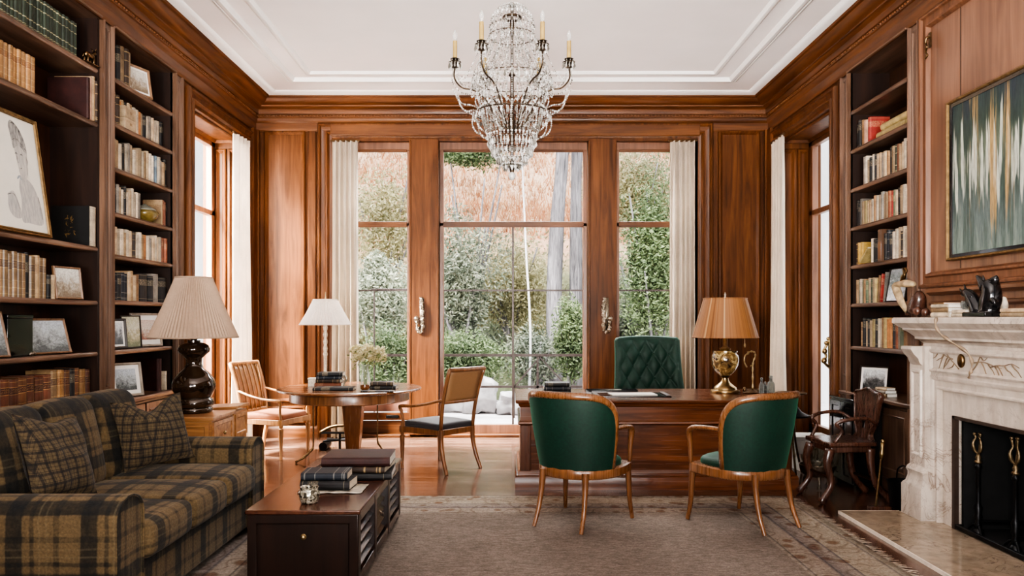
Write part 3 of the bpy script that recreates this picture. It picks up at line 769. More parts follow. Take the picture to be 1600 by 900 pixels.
scene.view_settings.view_transform = 'AgX'
scene.view_settings.look = 'AgX - High Contrast'
scene.view_settings.exposure = 0.55
# ------------------------------------------------------------------ built-in bookcases
PITCH = {}
def bookcase(s, y0, y1, ya, yb, shelves, label, xbase):
    """opening y0..y1, unit ya..yb (pilasters between), shelves = heights of the shelf tops"""
    t = thing('built_in_bookcase', label, 'bookcase', (s*(W+.18), (y0+y1)/2, 0), 0, 'built-in mahogany bookcases')
    D = W+.37
    def bx(b, xa, xb, *r): b.box(s*xa, s*xb, *r)
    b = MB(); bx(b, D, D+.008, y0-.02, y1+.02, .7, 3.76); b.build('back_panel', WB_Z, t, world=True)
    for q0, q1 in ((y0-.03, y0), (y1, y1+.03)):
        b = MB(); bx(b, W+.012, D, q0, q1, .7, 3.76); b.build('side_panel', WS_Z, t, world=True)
    for z in shelves[:-1]:
        b = MB(); zz = z
        prof = [(W+.012, zz-.006), (W+.016, zz), (D, zz), (D, zz-.036), (W+.02, zz-.036), (W+.012, zz-.03), (W+.008, zz-.022), (W+.008, zz-.012)]
        b.prism(prof, lambda a, c, h: (s*a, h, c), y0, y1); b.build('shelf', WC_Y, t, smooth=30, world=True)
    mp = lambda a, c, h: (s*(W-h), a, c)
    for q0, q1 in ((ya, y0), (y1, yb)):
        if q1-q0 < .05: continue
        b = MB(); bx(b, W-.004, W+.03, q0, q1, .1, 3.76)
        w = q1-q0
        b.frame([(0,0),(0,.02),(.012,.026),(.02,.02),(.03,.008),(.034,.002)], q0+.004, q1-.004, .12, 3.75, mp)
        b.frame([(0,0),(.004,.012),(.012,.014),(.02,.004)], q0+w*.3, q1-w*.3, .9, 3.66, mp)
        b.build('pilaster', WC_Z, t, smooth=35, world=True)
    b = MB(); bx(b, W-.006, D, ya, yb, 3.70, 3.78)
    b.prism([(0,3.70),(.03,3.702),(.034,3.712),(.02,3.725),(.012,3.76),(0,3.76)], lambda a, c, h: (s*(W-a), h, c), y0, y1)
    b.build('header', WC_Y, t, smooth=30, world=True)
    # base cabinet with panelled doors
    z = shelves[-1]
    b = MB(); bx(b, W-xbase, D, ya, yb, 0, .1); bx(b, W-xbase+.02, D, ya, yb, .1, z-.045); b.build('base_cabinet', WC_Y, t, world=True)
    b = MB(); b.prism([(W-xbase-.03, z-.01),(W-xbase-.02, z),(D, z),(D, z-.045),(W-xbase-.01, z-.045),(W-xbase-.03, z-.03)], lambda a, c, h: (s*a, h, c), ya, yb)
    b.build('ledge', WC_Y, t, smooth=30, world=True)
    n = 3 if y1-y0 > 1.3 else 2
    for k in range(n):
        q0, q1 = lerp(y0, y1, k/n)+.012, lerp(y0, y1, (k+1)/n)-.012
        b = MB(); mq = lambda a, c, h: (s*(W-xbase+.02-h), a, c)
        bx(b, W-xbase, W-xbase+.02, q0, q1, .13, z-.07)
        b.frame([(0,0),(0,.022),(.05,.022),(.058,.03),(.066,.02),(.078,.004)], q0, q1, .13, z-.07, mq)
        d = b.build('door', WC_Z, t, smooth=35, world=True)
        b = MB(); b.sphere((s*(W-xbase-.025), q1-.04 if k % 2 == 0 else q0+.04, z*.6), .013, 10, 8); b.build('knob', BRASS, d, smooth=180, world=True)
    return t
SH2 = [3.335, 2.98, 2.627, 2.272, 1.938, 1.577, 1.18, .78]
SH1 = [3.32, 2.91, 1.97, 1.564, 1.18, .78]
SHR = [3.35, 2.988, 2.63, 2.274, 1.922, 1.57, 1.18, .76]
bookcase(-1, 4.2, 5.80, 4.0, 5.83, SH1, 'broad built-in bookcase with tall portrait bay, behind the plaid sofa', .0)
bookcase(-1, 6.0, 7.085, 5.8305, 7.26, SH2, 'narrow built-in bookcase behind the tall pleated lamp, beside the window', .0)
bookcase(1, 6.03, 7.1, 5.86, 7.27, SHR, 'built-in bookcase between the marble fireplace and the window', .0)

# ------------------------------------------------------------------ chimney wall and fireplace
F0, F1, FZ = 4.06, 5.16, .778
b = MB()
b.box(W-.004, 3.5, F1, 5.855, 0, 3.78); b.box(W-.004, 3.5, 3.2, F0, 0, 3.78); b.box(W-.004, 3.5, F0, F1, FZ, 3.78)
ch = struct(b.build('wall_chimney', PAN_Z))
mpw = lambda a, c, h: (W-.004-h, a, c)
b = MB()
b.frame([(0,0),(0,.03),(.014,.036),(.024,.03),(.03,.012),(.075,.012),(.085,.03),(.1,.03),(.108,.016),(.118,-.004),(.12,.002)], 3.3, 5.83, 1.66, 3.71, mpw)
b.build('panel_molding', PANT_Z, ch, smooth=35)
b = MB()
for y in (5.33, 4.62, 3.95): b.box(W-.009, W, y-.003, y+.003, 1.78, 3.59)
b.build('board_joint', plain('joint_shadow', (.06,.03,.018), .6), ch)  # thin dark brown strips along the board joints
b = MB()                                                            # moulded ledges above the mantel
for zz, d, hgt in ((1.60, .07, .05), (1.52, .045, .035)):
    b.prism([(0,zz),(d*.6,zz),(d,zz+hgt*.4),(d,zz+hgt*.8),(d*.8,zz+hgt),(0,zz+hgt)], lambda a, c, h: (W-.004-a, h, c), 3.4, 5.66)
b.build('ledge_molding', PANT_Y, ch, smooth=30)

fp = thing('fireplace', 'veined pale marble fireplace with moulded mantel shelf and black firebox', 'fireplace', (2.9, 4.61, 0))
ctr = 4.61
def sym(f):                                                          # far side and near side of the chimneypiece
    return [f(1), f(-1)]
Yw = lambda k, y: y if k > 0 else 2*ctr-y
b = MB()
prof = [(.155,1.22),(.15,1.23),(.15,1.255),(.125,1.28),(.11,1.285),(.11,1.3),(.075,1.335),(.05,1.35),(.05,1.362),(.03,1.372),(.012,1.39),(0,1.398),(0,1.428),(.008,1.438),(.15,1.438)]
b.frame(prof, 2.80, 3.4, 2*ctr-5.66, 5.66, lambda a, c, h: (a, c, h), close=True)
b.build('mantel_shelf', MARBLE, fp, smooth=35, world=True)
b = MB(); b.box(2.93, W, 2*ctr-5.40, 5.40, 1.04, 1.235)
mf = lambda a, c, h: (2.93-h, a, c)
b.frame([(0,0),(0,.012),(.012,.02),(.022,.012),(.028,.002)], 2*ctr-5.37, 5.37, 1.06, 1.215, mf)
b.build('frieze', MARBLE, fp, smooth=35, world=True)
for k in (1, -1):
    b = MB()
    y0, y1 = sorted((Yw(k, 5.37), Yw(k, 5.57)))
    b.box(2.885, W, y0, y1, .3, 1.235)
    b.frame([(.03,.0),(.036,.012),(.048,.014),(.056,.004),(.06,.0005)], y0, y1, .42, 1.1, lambda a, c, h: (2.885-h, a, c))
    # capital corbel
    b.prism([(0,1.235),(.075,1.235),(.08,1.215),(.06,1.18),(.03,1.15),(.02,1.12),(0,1.1)], lambda a, c, h: (2.885-a, h, c), y0+.03, y1-.03)
    # plinth: swelling base and block
    b.frame([(0,.0),(0,.235),(.008,.25),(.02,.262),(.03,.3),(.03,.33),(.022,.35),(.03,.372),(.045,.39),(.05,.42)], 2.84, 3.3, y0-.035, y1+.035, lambda a, c, h: (a, c, h))
    b.build('jamb', MARBLE, fp, smooth=35, world=True)
b = MB()
b.frame([(0,.0),(0,.04),(.015,.055),(.03,.05),(.045,.03),(.08,.03),(.09,.044),(.1,.044),(.105,.0)], 2*ctr-5.40, 5.40, -.6, 1.045, lambda a, c, h: (2.975-h, a, c))
b.build('architrave', MARBLE, fp, smooth=35, world=True)
b = MB(); b.box(2.97, W-.001, F1, 5.38, .02, 1.04); b.box(2.97, W-.001, 2*ctr-5.38, F0, .02, 1.04); b.box(2.97, W-.001, F0, F1, FZ, 1.04)
b.build('slip', MARBLE, fp, world=True)
b = MB(); t_ = .012
b.box(2.955, 2.985, F1-.03, F1, .02, FZ); b.box(2.955, 2.985, F0, F0+.03, .02, FZ); b.box(2.955, 2.985, F0, F1, FZ-.02, FZ)
b.build('opening_trim', plain('dark_slate_trim', (.05,.032,.024), .5), fp, world=True)
b = MB(); b.box(3.0, 3.495, F1-.06, F1-.035, .02, FZ); b.box(3.0, 3.495, F0+.035, F0+.06, .02, FZ); b.box(3.45, 3.49, F0+.04, F1-.04, .02, FZ); b.box(2.99, 3.49, F0+.03, F1-.03, .0, .03); b.box(2.99, 3.49, F0+.03, F1-.03, FZ-.03, FZ-.01)
b.build('firebox', SOOT, fp, world=True)
b = MB(); b.box(2.40, 2.985, 2*ctr-5.63, 5.63, 0, .022); b.build('hearth', HEARTH, fp, bevel=.004, world=True)
b = MB(); b.box(2.392, 2.402, 2*ctr-5.638, 5.638, 0, .0225); b.box(2.392, 2.84, 5.63, 5.638, 0, .0225); b.build('hearth_edging', plain('pale_edging', (.7,.62,.52), .4), fp, world=True)
# carved vine relief with a brass boss on the frieze
b = MB()
for pts in ([(2.79,5.05,1.435),(2.78,5.04,1.385),(2.80,5.02,1.33),(2.84,4.97,1.28),(2.895,4.9,1.22),(2.915,4.87,1.16),(2.915,4.88,1.09),(2.92,4.91,1.05)],):
    b.tube(spline(pts, 6), [.009+.004*math.sin(i*.9) for i in range(43)], 6)
gv = random.Random(12)
def twig(y, z, ay, az, ln, depth):
    pts = [(2.926, y, z)]
    for k in range(4):
        y += ay*ln/4; z += az*ln/4; az += gv.uniform(-.5,.5); z = min(1.208, max(1.07, z)); pts.append((2.926, y, z))
    b.tube(spline(pts, 3), [.0045-.0002*q for q in range(13)], 5)
    if depth:
        for q in (1, 2, 3): twig(pts[q][1], pts[q][2], ay*.8, gv.choice((-.7,.7)), ln*.5, depth-1)
for y, z, ay, az, ln in ((5.03,1.1,.8,.5,.26),(5.1,1.16,.9,.2,.24),(4.88,1.1,-.7,.6,.24),(4.86,1.15,-.9,.1,.3),(4.7,1.13,-.9,.2,.3)): twig(y, z, ay, az, ln, 1)
b.build('vine_relief', plain('aged_vine_metal', (.3,.22,.15), .5, .4, var=.3), fp, smooth=180, world=True)
b = MB(); b.sphere((2.915, 4.985, 1.155), .04, 14, 10, sq=(.5,.8,1.15)); b.build('boss', BRONZE, fp, smooth=180, world=True)

# andirons
DULLBRASS = plain('dull_brass', (.2,.145,.085), .45, .9, var=.4, nscale=50)
def andiron(x, y, h, label):
    t = thing('andiron', label, 'fire dog', (x, y, .0306), 0, 'pair of tall andirons in the fireplace')
    b = MB()
    b.lathe([(.034,0),(.034,.02),(.02,.035),(.024,.06),(.017,.09),(.027,.11),(.02,.13),(.026,.17),(.016,.19),(.014,.2),(.014,.42),(.022,.43),(.022,.445),(.014,.455),(.014,.46)], n=12)
    b.build('shaft', BLACKIRON, t, smooth=50)
    b = MB(); b.lathe([(.012,.455),(.024,.462),(.024,.472),(.013,.482),(.02,.495),(.013,.508),(.011,.52)], n=12)
    for a in (0, 1, 2):
        ca, sa = math.cos(a*2.09+.6), math.sin(a*2.09+.6)
        b.tube(spline([(0,0,.515),(.024*ca,.024*sa,.55),(.028*ca,.028*sa,.59),(.014*ca,.014*sa,.625),(.02*ca,.02*sa,h-.02)],4), [.008,.009,.01,.011,.012,.012,.011,.01,.009,.008,.007,.007,.007,.008,.008,.008,.006], 7)
        b.sphere((.02*ca,.02*sa,h-.012), .012, 8, 6)
    b.build('finial', DULLBRASS, t, smooth=180)
    b = MB(); b.box(0, .32, -.012, .012, .06, .085); b.box(.3, .325, -.014, .014, 0, .085); b.build('log_bar', BLACKIRON, t, bevel=.004)
    b = MB()
    for s in (-1, 1): b.tube(spline([(0,0,.05),(-.01,.03*s,.055),(-.02,.055*s,.03),(-.025,.075*s,.006)],4), .009, 6)
    b.build('foot', BLACKIRON, t, smooth=180)
andiron(3.03, 4.99, .66, 'black andiron with brass finial at the far side of firebox')
andiron(3.03, 4.62, .69, 'black andiron with brass finial nearer the camera, beside the log grate')
t = thing('fire_grate', 'low black iron fire grate with round back in the firebox', 'grate', (3.22, 4.39, .0306)); t.scale = (1, .82, 1)
b = MB()
for k in range(6): b.tube(spline([(-.12,-.2+.08*k,.2),(-.11,-.2+.08*k,.1),(0,-.2+.08*k,.09),(.12,-.2+.08*k,.1)],4), .008, 6)
for z in (.1,.15,.2): b.bar((-.12,-.24,z),(-.12,.24,z),.009,6)
b.build('basket', BLACKIRON, t, smooth=180)
for sx in (-.1,.1):
    for sy in (-.2,.2):
        b = MB(); b.bar((sx,sy,0),(sx,sy,.1),.011,6); b.build('leg', BLACKIRON, t)
b = MB()
for k in range(4):
    b.tube([(-.08+.05*k,-.22,.135+.03*(k%2)),(-.06+.045*k,.22,.14+.03*(k%2))], .03, 9)
b.build('charred_log', plain('charred_wood', (.03,.026,.024), .9, var=.5), t, smooth=50)
t = thing('fender', 'low black iron fender strip across the firebox opening', 'fender', (3.0, 4.61, .0306))
b = MB(); b.box(-.05, -.03, -.5, .5, 0, .03); b.box(-.05, -.0, -.51, -.49, 0, .03); b.box(-.05, -.0, .49, .51, 0, .03); b.build('rail', BLACKIRON, t, bevel=.004)

# hanging latch on the panelled chimney wall
t = thing('hanging_latch', 'small black iron latch hanging high on the chimney wall panelling', 'latch', (W-.05, 5.67, wz(70, 5.67)))
b = MB(); b.tube(spline([(.02,0,.06),(-.01,0,.05),(-.01,.01,.01),(-.015,-.015,-.02),(-.01,.015,-.05),(-.01,-.01,-.08),(-.015,.012,-.1)],5), .008, 6); b.build('hook', BRONZE, t, smooth=180)
b = MB(); b.box(.012,.02,-.015,.015,-.02,.09); b.build('plate', BRONZE, t)

# the abstract painting
def painting_mat():
    m, nt, b = newmat('abstract_drip_paint')
    v = coords(nt); sx = nt.nodes.new('ShaderNodeSeparateXYZ'); L(nt, v, sx.inputs[0])
    z = math_(nt, 'ADD', math_(nt, 'MULTIPLY', sx.outputs[2], .9), .5)
    base = ramp(nt, math_(nt,'ADD', z, math_(nt,'MULTIPLY', math_(nt,'SUBTRACT', noise(nt, coords(nt,'Object',(1,5,1.2)), 1.5, 5), .5), .6)),
                [(.05,(.17,.22,.2)),(.28,(.1,.14,.14)),(.45,(.05,.085,.07)),(.62,(.12,.15,.11)),(.8,(.03,.055,.045)),(1,(.02,.035,.05))])
    jag = math_(nt,'MULTIPLY', math_(nt,'SUBTRACT', noise(nt, coords(nt,'Object',(1,13,.0)), 1.6, 3), .5), .9)
    zz = math_(nt,'ADD', z, jag)
    lim = ramp(nt, zz, [(0,.2),(.2,.55),(.42,1),(.62,1),(.8,.75),(.98,.3)])
    st = noise(nt, coords(nt, 'Object', (1, 15, .5)), 1.5, 6, .6, .2)
    st2 = noise(nt, coords(nt, 'Object', (1, 10, .35), (0,3.7,1.3)), 1.3, 6, .62, .2)
    st3 = noise(nt, coords(nt, 'Object', (1, 9, .5), (0,9.1,2.3)), 1.6, 6, .62, .2)
    cream = ramp(nt, math_(nt,'MULTIPLY', st, lim.outputs[0]), [(.465,0),(.51,1)])
    ochre = ramp(nt, math_(nt,'MULTIPLY', st2, ramp(nt, zz, [(0,.8),(.3,1),(.8,1),(1,.95)]).outputs[0]), [(.53,0),(.59,1)])
    teal = ramp(nt, st3, [(.5,0),(.58,1)])
    c = mixc(nt, math_(nt,'MULTIPLY',teal.outputs[0],.7), base.outputs[0], (.03,.06,.055))
    c = mixc(nt, math_(nt,'MULTIPLY',cream.outputs[0],.9), c, (.5,.52,.46))
    c = mixc(nt, math_(nt,'MULTIPLY',ochre.outputs[0],.85), c, (.42,.27,.11))
    f = noise(nt, coords(nt,'Object',(1,30,6)), 2, 4)
    c = mixc(nt, .8, c, ramp(nt, f, [(.3,(.6,.6,.6)),(.7,(1.2,1.2,1.15))]).outputs[0], 'MULTIPLY')
    L(nt, c, b.inputs['Base Color']); b.inputs['Roughness'].default_value = .45; bump(nt, b, f, .2, .004)
    return m
pz0, pz1, py0, py1 = 1.835, 2.955, 3.72, 5.43
t = thing('abstract_painting', 'framed abstract painting with dark green, cream and ochre drips, above the mantel', 'painting', (W-.03, (py0+py1)/2, (pz0+pz1)/2))
b = MB(); mm = lambda a, c, h: (W-.006-h, a, c)
b.frame([(0,0),(0,.045),(.006,.052),(.014,.052),(.02,.045),(.024,.02)], py0, py1, pz0, pz1, mm); b.build('picture_frame', GOLDFR, t, smooth=30, world=True)
b = MB(); b.frame([(.022,.02),(.022,.035),(.044,.03),(.046,.02)], py0, py1, pz0, pz1, mm); b.build('frame_liner', BLACKLAC, t, world=True)
b = MB(); b.box(W-.03, W-.008, py0+.03, py1-.03, pz0+.03, pz1-.03); b.build('canvas', painting_mat(), t, world=True)

# ------------------------------------------------------------------ curtains
def curtain(name, label, path, z0, z1, folds, amp, mat, flare=.0, lean=(0,0)):
    """path: two plan points; folds hang from z1 to z0"""
    (xa, ya), (xb, yb) = path; d = Vector((xb-xa, yb-ya)); ln = d.length; d.normalize(); nrm = Vector((-d.y, d.x))
    t = thing(name, label, 'curtain', ((xa+xb)/2, (ya+yb)/2, z0))
    nu = folds*10+1; nv = 24; g = random.Random(int(xa*100))
    ph = [g.uniform(-.25,.25) for _ in range(folds+2)]
    def fn(i, j, off=0):
        u = i/(nu-1); v = j/(nv-1); k = folds*u
        p = k + ph[int(k)]*(.3+.5*v)*math.sin(PI*(k % 1))
        a = amp*(.6+.5*v+.12*math.sin(7*v+3*u))
        w = math.sin(2*PI*p)*a + .3*a*math.sin(4*PI*p+1+2*v)
        spread = 1+flare*v*v
        s = ((u-.5)*spread+.5)*ln
        q = Vector((xa, ya))+d*s+nrm*w
        return (q.x+lean[0]*v, q.y+lean[1]*v, lerp(z1, z0, v))
    b = MB(); b.grid(fn, nu, nv); o = b.build('drape', mat, t, smooth=180, world=True)
    b = MB()
    hy = [fn(i, 0) for i in range(nu)]
    b.grid(lambda i, j: (hy[i][0]*1.0, hy[i][1], z1+.012-.07*j/3) if True else 0, nu, 4)
    for k in range(len(b.v)):
        x, y, z = b.v[k]; b.v[k] = (x+nrm.x*.004*(1 if nrm.y < 0 else -1), y-.004*abs(nrm.y), z)
    b.build('pleat_heading', mat, t, smooth=180, world=True)
    b = MB(); b.bar((xa-d.x*.02, ya-d.y*.02, z1+.02), (xb+d.x*.02, yb+d.y*.02, z1+.02), .012, 8); b.build('curtain_rod', BRONZE, t, world=True)
    return t
CY = BY-.10
curtain('curtain', 'cream full-length curtain gathered at the left of the garden windows', ((wx(519,CY), CY), (wx(559,CY), CY)), .012, 3.55, 5, .07, CURT, .1)
curtain('curtain', 'cream full-length curtain gathered at the right of the garden windows, behind the desk lamp', ((wx(1047,CY), CY), (wx(1086,CY), CY)), .012, 3.55, 5, .07, CURT, .08)
curtain('curtain', 'white sunlit curtain at the side window behind the pleated brown lamp', ((-3.05, 8.42), (-3.03, 8.82)), .012, 3.46, 4, .035, CURT_W, .3)
curtain('curtain', 'cream curtain at the side window beside the fireplace bookcase', ((3.02, 8.55), (3.04, 8.98)), .012, 3.47, 4, .04, CURT, .25)
# ------------------------------------------------------------------ soft shapes
def superq(b, c, half, e1=.35, e2=.35, nu=28, nv=16, rot=None, puff=0):
    def sp(x, e): return math.copysign(abs(x)**e, x)
    def fn(i, j):
        ph = 2*PI*i/nu; th = -PI/2 + PI*j/(nv-1)
        x = sp(math.cos(th), e1)*sp(math.cos(ph), e2); y = sp(math.cos(th), e1)*sp(math.sin(ph), e2); z = sp(math.sin(th), e1)
        k = puff*(1-x*x)*(1-y*y)
        p = Vector((x*half[0], y*half[1], z*(half[2]+k)))
        if rot is not None: p = rot @ p
        return (c[0]+p.x, c[1]+p.y, c[2]+p.z)
    b.grid(fn, nu, nv, cu=True)
def softbox(b, c, half, r, n=5, rot=None, bulge=(0,0,0)):
    """box with rounded edges r and bulging faces, as a fine grid on six sides"""
    N_ = 2*n+6
    def ax(k, h):                                                   # sample positions with dense corners
        if k <= n: return -h + r*(1-math.cos(PI/2*k/n))*1.0
        if k >= N_-n: return h - r*(1-math.cos(PI/2*(N_-k)/n))
        return lerp(-h+r, h-r, (k-n)/(N_-2*n))
    def clampp(p):
        q = Vector([max(-half[i]+r, min(half[i]-r, p[i])) for i in range(3)])
        d = p-q
        if d.length > 1e-9: p = q + d.normalized()*r
        u = [p[i]/half[i] for i in range(3)]
        for i in range(3):
            j, k = (i+1)%3, (i+2)%3
            p[i] += bulge[i]*u[i]*max(0,1-u[j]**2)*max(0,1-u[k]**2)
        if rot is not None: p = rot @ p
        return (c[0]+p.x, c[1]+p.y, c[2]+p.z)
    for axis in range(3):
        j, k = (axis+1)%3, (axis+2)%3
        for s in (-1, 1):
            def fn(i_, j_):
                p = Vector((0,0,0)); p[axis] = s*half[axis]
                p[j] = lerp(-half[j], half[j], i_/N_) if False else ax(i_, half[j]); p[k] = ax(j_, half[k])
                return clampp(p)
            b.grid(fn, N_+1, N_+1)
def weld(o, d=.0005):
    m = o.modifiers.new('w','WELD'); m.merge_threshold = d; return o
def pillow(b, c, hw, hh, th, rot, seed=0, n=22, dent=0):
    g = Vector((seed*3.1, seed, 0))
    def fn(side):
        def f(i, j):
            u = -1+2*i/(n-1); v = -1+2*j/(n-1)
            t = (1-abs(u)**2.6)**.55*(1-abs(v)**2.6)**.55 if abs(u) < 1 and abs(v) < 1 else 0
            pin = 1-.07*(1-u*u)*abs(v)-.0*(1-v*v); pin2 = 1-.07*(1-v*v)*abs(u)
            w = .03*mnoise.noise(Vector((u*1.7, v*1.7, side))+g)*t
            p = Vector((u*hw*pin2, v*hh*pin - dent*max(0,v)**1.5*math.exp(-(u/.42)**2), side*th*t+w))
            p = rot @ p
            return (c[0]+p.x, c[1]+p.y, c[2]+p.z)
        return f
    b.grid(fn(1), n, n); b.grid(fn(-1), n, n)

# ------------------------------------------------------------------ plaid sofa
sf = thing('plaid_sofa', 'three-seat sofa in dark olive plaid wool in front of the bookcases', 'sofa', (-2.2, 4.28, 0))
SA0, SA1, SB0, SB1 = 3.30, 3.55, 5.02, 5.26
b = MB(); softbox(b, (-2.21, 4.28, .185), (.485, .955, .125), .025); weld(b.build('base', PLAID, sf, smooth=60, world=True))
yc = [lerp(SA1, SB0, (k+.5)/3) for k in range(3)]; hw = (SB0-SA1)/6-.002
for k in range(3):
    b = MB(); softbox(b, (-2.07, yc[k], .395), (.40, hw, .088), .045, bulge=(.012,.0,.03)); weld(b.build('seat_cushion', PLAID, sf, smooth=180, world=True))
tilt = Matrix.Rotation(R(-12), 3, 'Y')
for k in range(3):
    b = MB(); softbox(b, (-2.535, yc[k], .70), (.13, hw+.012, .268), .085, rot=tilt, bulge=(.03,0,.015)); weld(b.build('back_cushion', PLAID, sf, smooth=180, world=True))
b = MB(); softbox(b, (-2.66, 4.28, .47), (.085, .965, .405), .07, bulge=(0,0,.025)); weld(b.build('back_frame', PLAID, sf, smooth=60, world=True))
for y0, y1, out in ((SA0, SA1, -1), (SB0, SB1, 1)):
    # rolled arm: rounded top slightly overhanging outward
    yi = y1 if out < 0 else y0; yo = y0 if out < 0 else y1
    prof = []
    cy, rr = (y0+y1)/2, (y1-y0)/2
    for k in range(17):
        a = PI*k/16; prof.append((cy-out*-1*rr*math.cos(a)*1.0 if False else cy+rr*math.cos(a), .545+rr*.78*math.sin(a)))
    prof = [(y1-.004, .06)] + [(y1-.004, .3)] + prof + [(y0+.004, .3), (y0+.004, .06)]
    if out < 0: prof = [(p[0]+.0, p[1]) for p in prof]
    b = MB(); NX = 7
    def fa(i, j, prof=prof):
        x = [-1.712,-1.705,-1.712,-1.75,-2.1,-2.4,-2.735][j]
        s = [.955,.985,1,1,1,1,1][j]
        y, z = prof[i]; return (x, cy+(y-cy)*s, z if z < .4 else .4+(z-.4)*s)
    b.grid(fa, len(prof), NX)
    b.add([fa(i, 0) for i in range(len(prof))], [tuple(range(len(prof)))])
    b.add([fa(i, NX-1) for i in range(len(prof))], [tuple(range(len(prof)))])
    am = b.build('arm', PLAID, sf, smooth=50, world=True)
    b = MB(); pts = [(-1.702, cy+(y-cy)*.97, .4+(z-.4)*.985 if z > .4 else z) for y, z in prof]
    b.tube(pts, .006, 6); b.build('piping', PLAID, am, smooth=180, world=True)
for x in (-2.6, -1.8):
    for y in (3.42, 5.14):
        b = MB(); z_ = .02 if x > -2 else .0; b.lathe([(.028,0),(.034,.06-z_)], (x,y,z_), 12); b.build('foot', COF_Z, sf, smooth=60, world=True)

def lean_rot(yaw, pitch, roll=0):
    """pillow plane: local x across, y up, z facing; yaw about Z turns facing (0 = +X)"""
    base = Matrix(((0,0,1),(1,0,0),(0,1,0)))                        # x->Y, y->Z, z->X
    return Matrix.Rotation(yaw, 3, 'Z') @ Matrix.Rotation(pitch, 3, 'Y') @ base @ Matrix.Rotation(roll, 3, 'Z')
o = thing('throw_pillow', 'brown checked cushion with dented top leaning at the far end of sofa', 'cushion', (-2.23, 4.80, .50), 0, 'checked cushions on the plaid sofa')
b = MB(); pillow(b, (-2.215, 4.745, .735), .225, .215, .075, lean_rot(R(-38), R(-17), R(4)), 1, dent=.075); weld(b.build('cover', PLAID2, o, smooth=180, world=True))
o = thing('throw_pillow', 'striped brown cushion propped against the sofa arm nearest the camera', 'cushion', (-2.18, 3.72, .50), 0, 'checked cushions on the plaid sofa')
b = MB(); pillow(b, (-2.235, 3.765, .755), .205, .215, .075, lean_rot(R(-8), R(-24), R(-9)), 4, dent=.03); weld(b.build('cover', PLAID2, o, smooth=180, world=True))

# ------------------------------------------------------------------ rug
RUGC = (.06, 3.38)
rug = thing('area_rug', 'worn grey-beige wool rug with patterned border and fringed ends', 'rug', (RUGC[0], RUGC[1], 0))
b = MB(); nx, ny = 60, 70
def rf(i, j):
    x = -RUG_HX+2*RUG_HX*i/nx; y = -RUG_HY+2*RUG_HY*j/ny
    e = .008*mnoise.noise(Vector((x*2, y*2, 0)))
    return (x + (.02*mnoise.noise(Vector((0,y*1.5,4))) if i in (0,nx) else 0), y+(.012*mnoise.noise(Vector((x*1.5,0,7))) if j in (0,ny) else 0), .012+e*.3)
b.grid(rf, nx+1, ny+1)
b.build('pile', rug_mat(), rug, smooth=180, solid=.008)
b = MB(); g = random.Random(5)
for s in (-1, 1):
    for i in range(420):
        y = -RUG_HY+2*RUG_HY*(i+g.random())/420
        x = s*(RUG_HX-.01); l = .05+.05*g.random(); dy = g.gauss(0,.02)
        b.add([(x, y-.005, .013), (x, y+.005, .013), (x+s*l, y+dy+.003, .004), (x+s*l, y+dy-.003, .004)], [(0,1,2,3)])
b.build('fringe', plain('rug_fringe', (.5,.44,.36), .95, var=.2), rug, fix=False)

# ------------------------------------------------------------------ low dark trunk table
CX0, CX1, CY0, CY1, CT = -1.35, -.785, 3.92, 5.40, .45
G = .022
ct = thing('coffee_table', 'long low dark wood trunk table with slatted sides, in front of sofa', 'coffee table', ((CX0+CX1)/2, (CY0+CY1)/2, G))
b = MB(); b.box(CX0-.012, CX1+.012, CY0-.012, CY1+.012, CT-.022, CT); b.build('table_top', COF_T, ct, bevel=.006, world=True)
b = MB(); b.box(CX0+.02, CX1-.06, CY0+.02, CY1-.02, .07, CT-.022); b.build('carcass', COF_Z, ct, world=True)
for y0, y1, nm in ((CY0, CY0+.02, 'end_panel'), (CY1-.02, CY1, 'end_panel')):
    b = MB(); b.box(CX0, CX1, y0, y1, .06, CT-.022)
    mp = (lambda a, c, h: (a, y0-h, c)) if y0 == CY0 else (lambda a, c, h: (a, y1+h, c))
    b.frame([(0,0),(0,.008),(.045,.008),(.05,.002)], CX0, CX1, .06, CT-.022, mp)
    e = b.build(nm, COF_Z, ct, bevel=.003, world=True)
    if y0 == CY0:
        b = MB(); kx = wx(475, CY0); kz = wz(838, CY0)
        b.lathe([(.015,0),(.015,.003),(.006,.004),(.006,.012),(.011,.015),(.012,.02),(.007,.024)], (0,0,0), 14)
        b.v = [(kx+p[0], CY0-.008-p[2], kz+p[1]) for p in b.v]; b.build('knob', BRASS, e, smooth=60, world=True)
b = MB(); b.box(CX0, CX0+.02, CY0, CY1, .06, CT-.022); b.build('rear_side', COF_Z, ct, world=True)
b = MB(); b.box(CX1-.03, CX1, CY0, CY1, CT-.075, CT-.022); b.box(CX1-.03, CX1, CY0, CY1, .06, .11); b.build('side_rail', COF, ct, bevel=.004, world=True)
bays = [lerp(CY0+.03, CY1-.03, k/3) for k in range(4)]
for y in bays:
    b = MB(); b.box(CX1-.032, CX1+.002, y-.03, y+.03, .062, CT-.023); b.build('stile', COF_Z, ct, bevel=.004, world=True)
for k in range(3):
    for j in range(4):
        z = .145+.06*j
        b = MB(); b.obox((CX1-.03, (bays[k]+bays[k+1])/2, z), (.05, bays[k+1]-bays[k]-.06, .009), Matrix.Rotation(R(28 if k != 1 else 60), 3, 'Y'))
        b.build('slat', COF, ct, bevel=.002, world=True)
b = MB(); y = bays[1]+.1; b.tube(spline([(CX1+.002,y,.3),(CX1+.02,y,.285),(CX1+.02,y+.05,.27),(CX1+.002,y+.06,.262)],4), .004, 6); b.build('side_handle', PEWTER, ct, smooth=180, world=True)
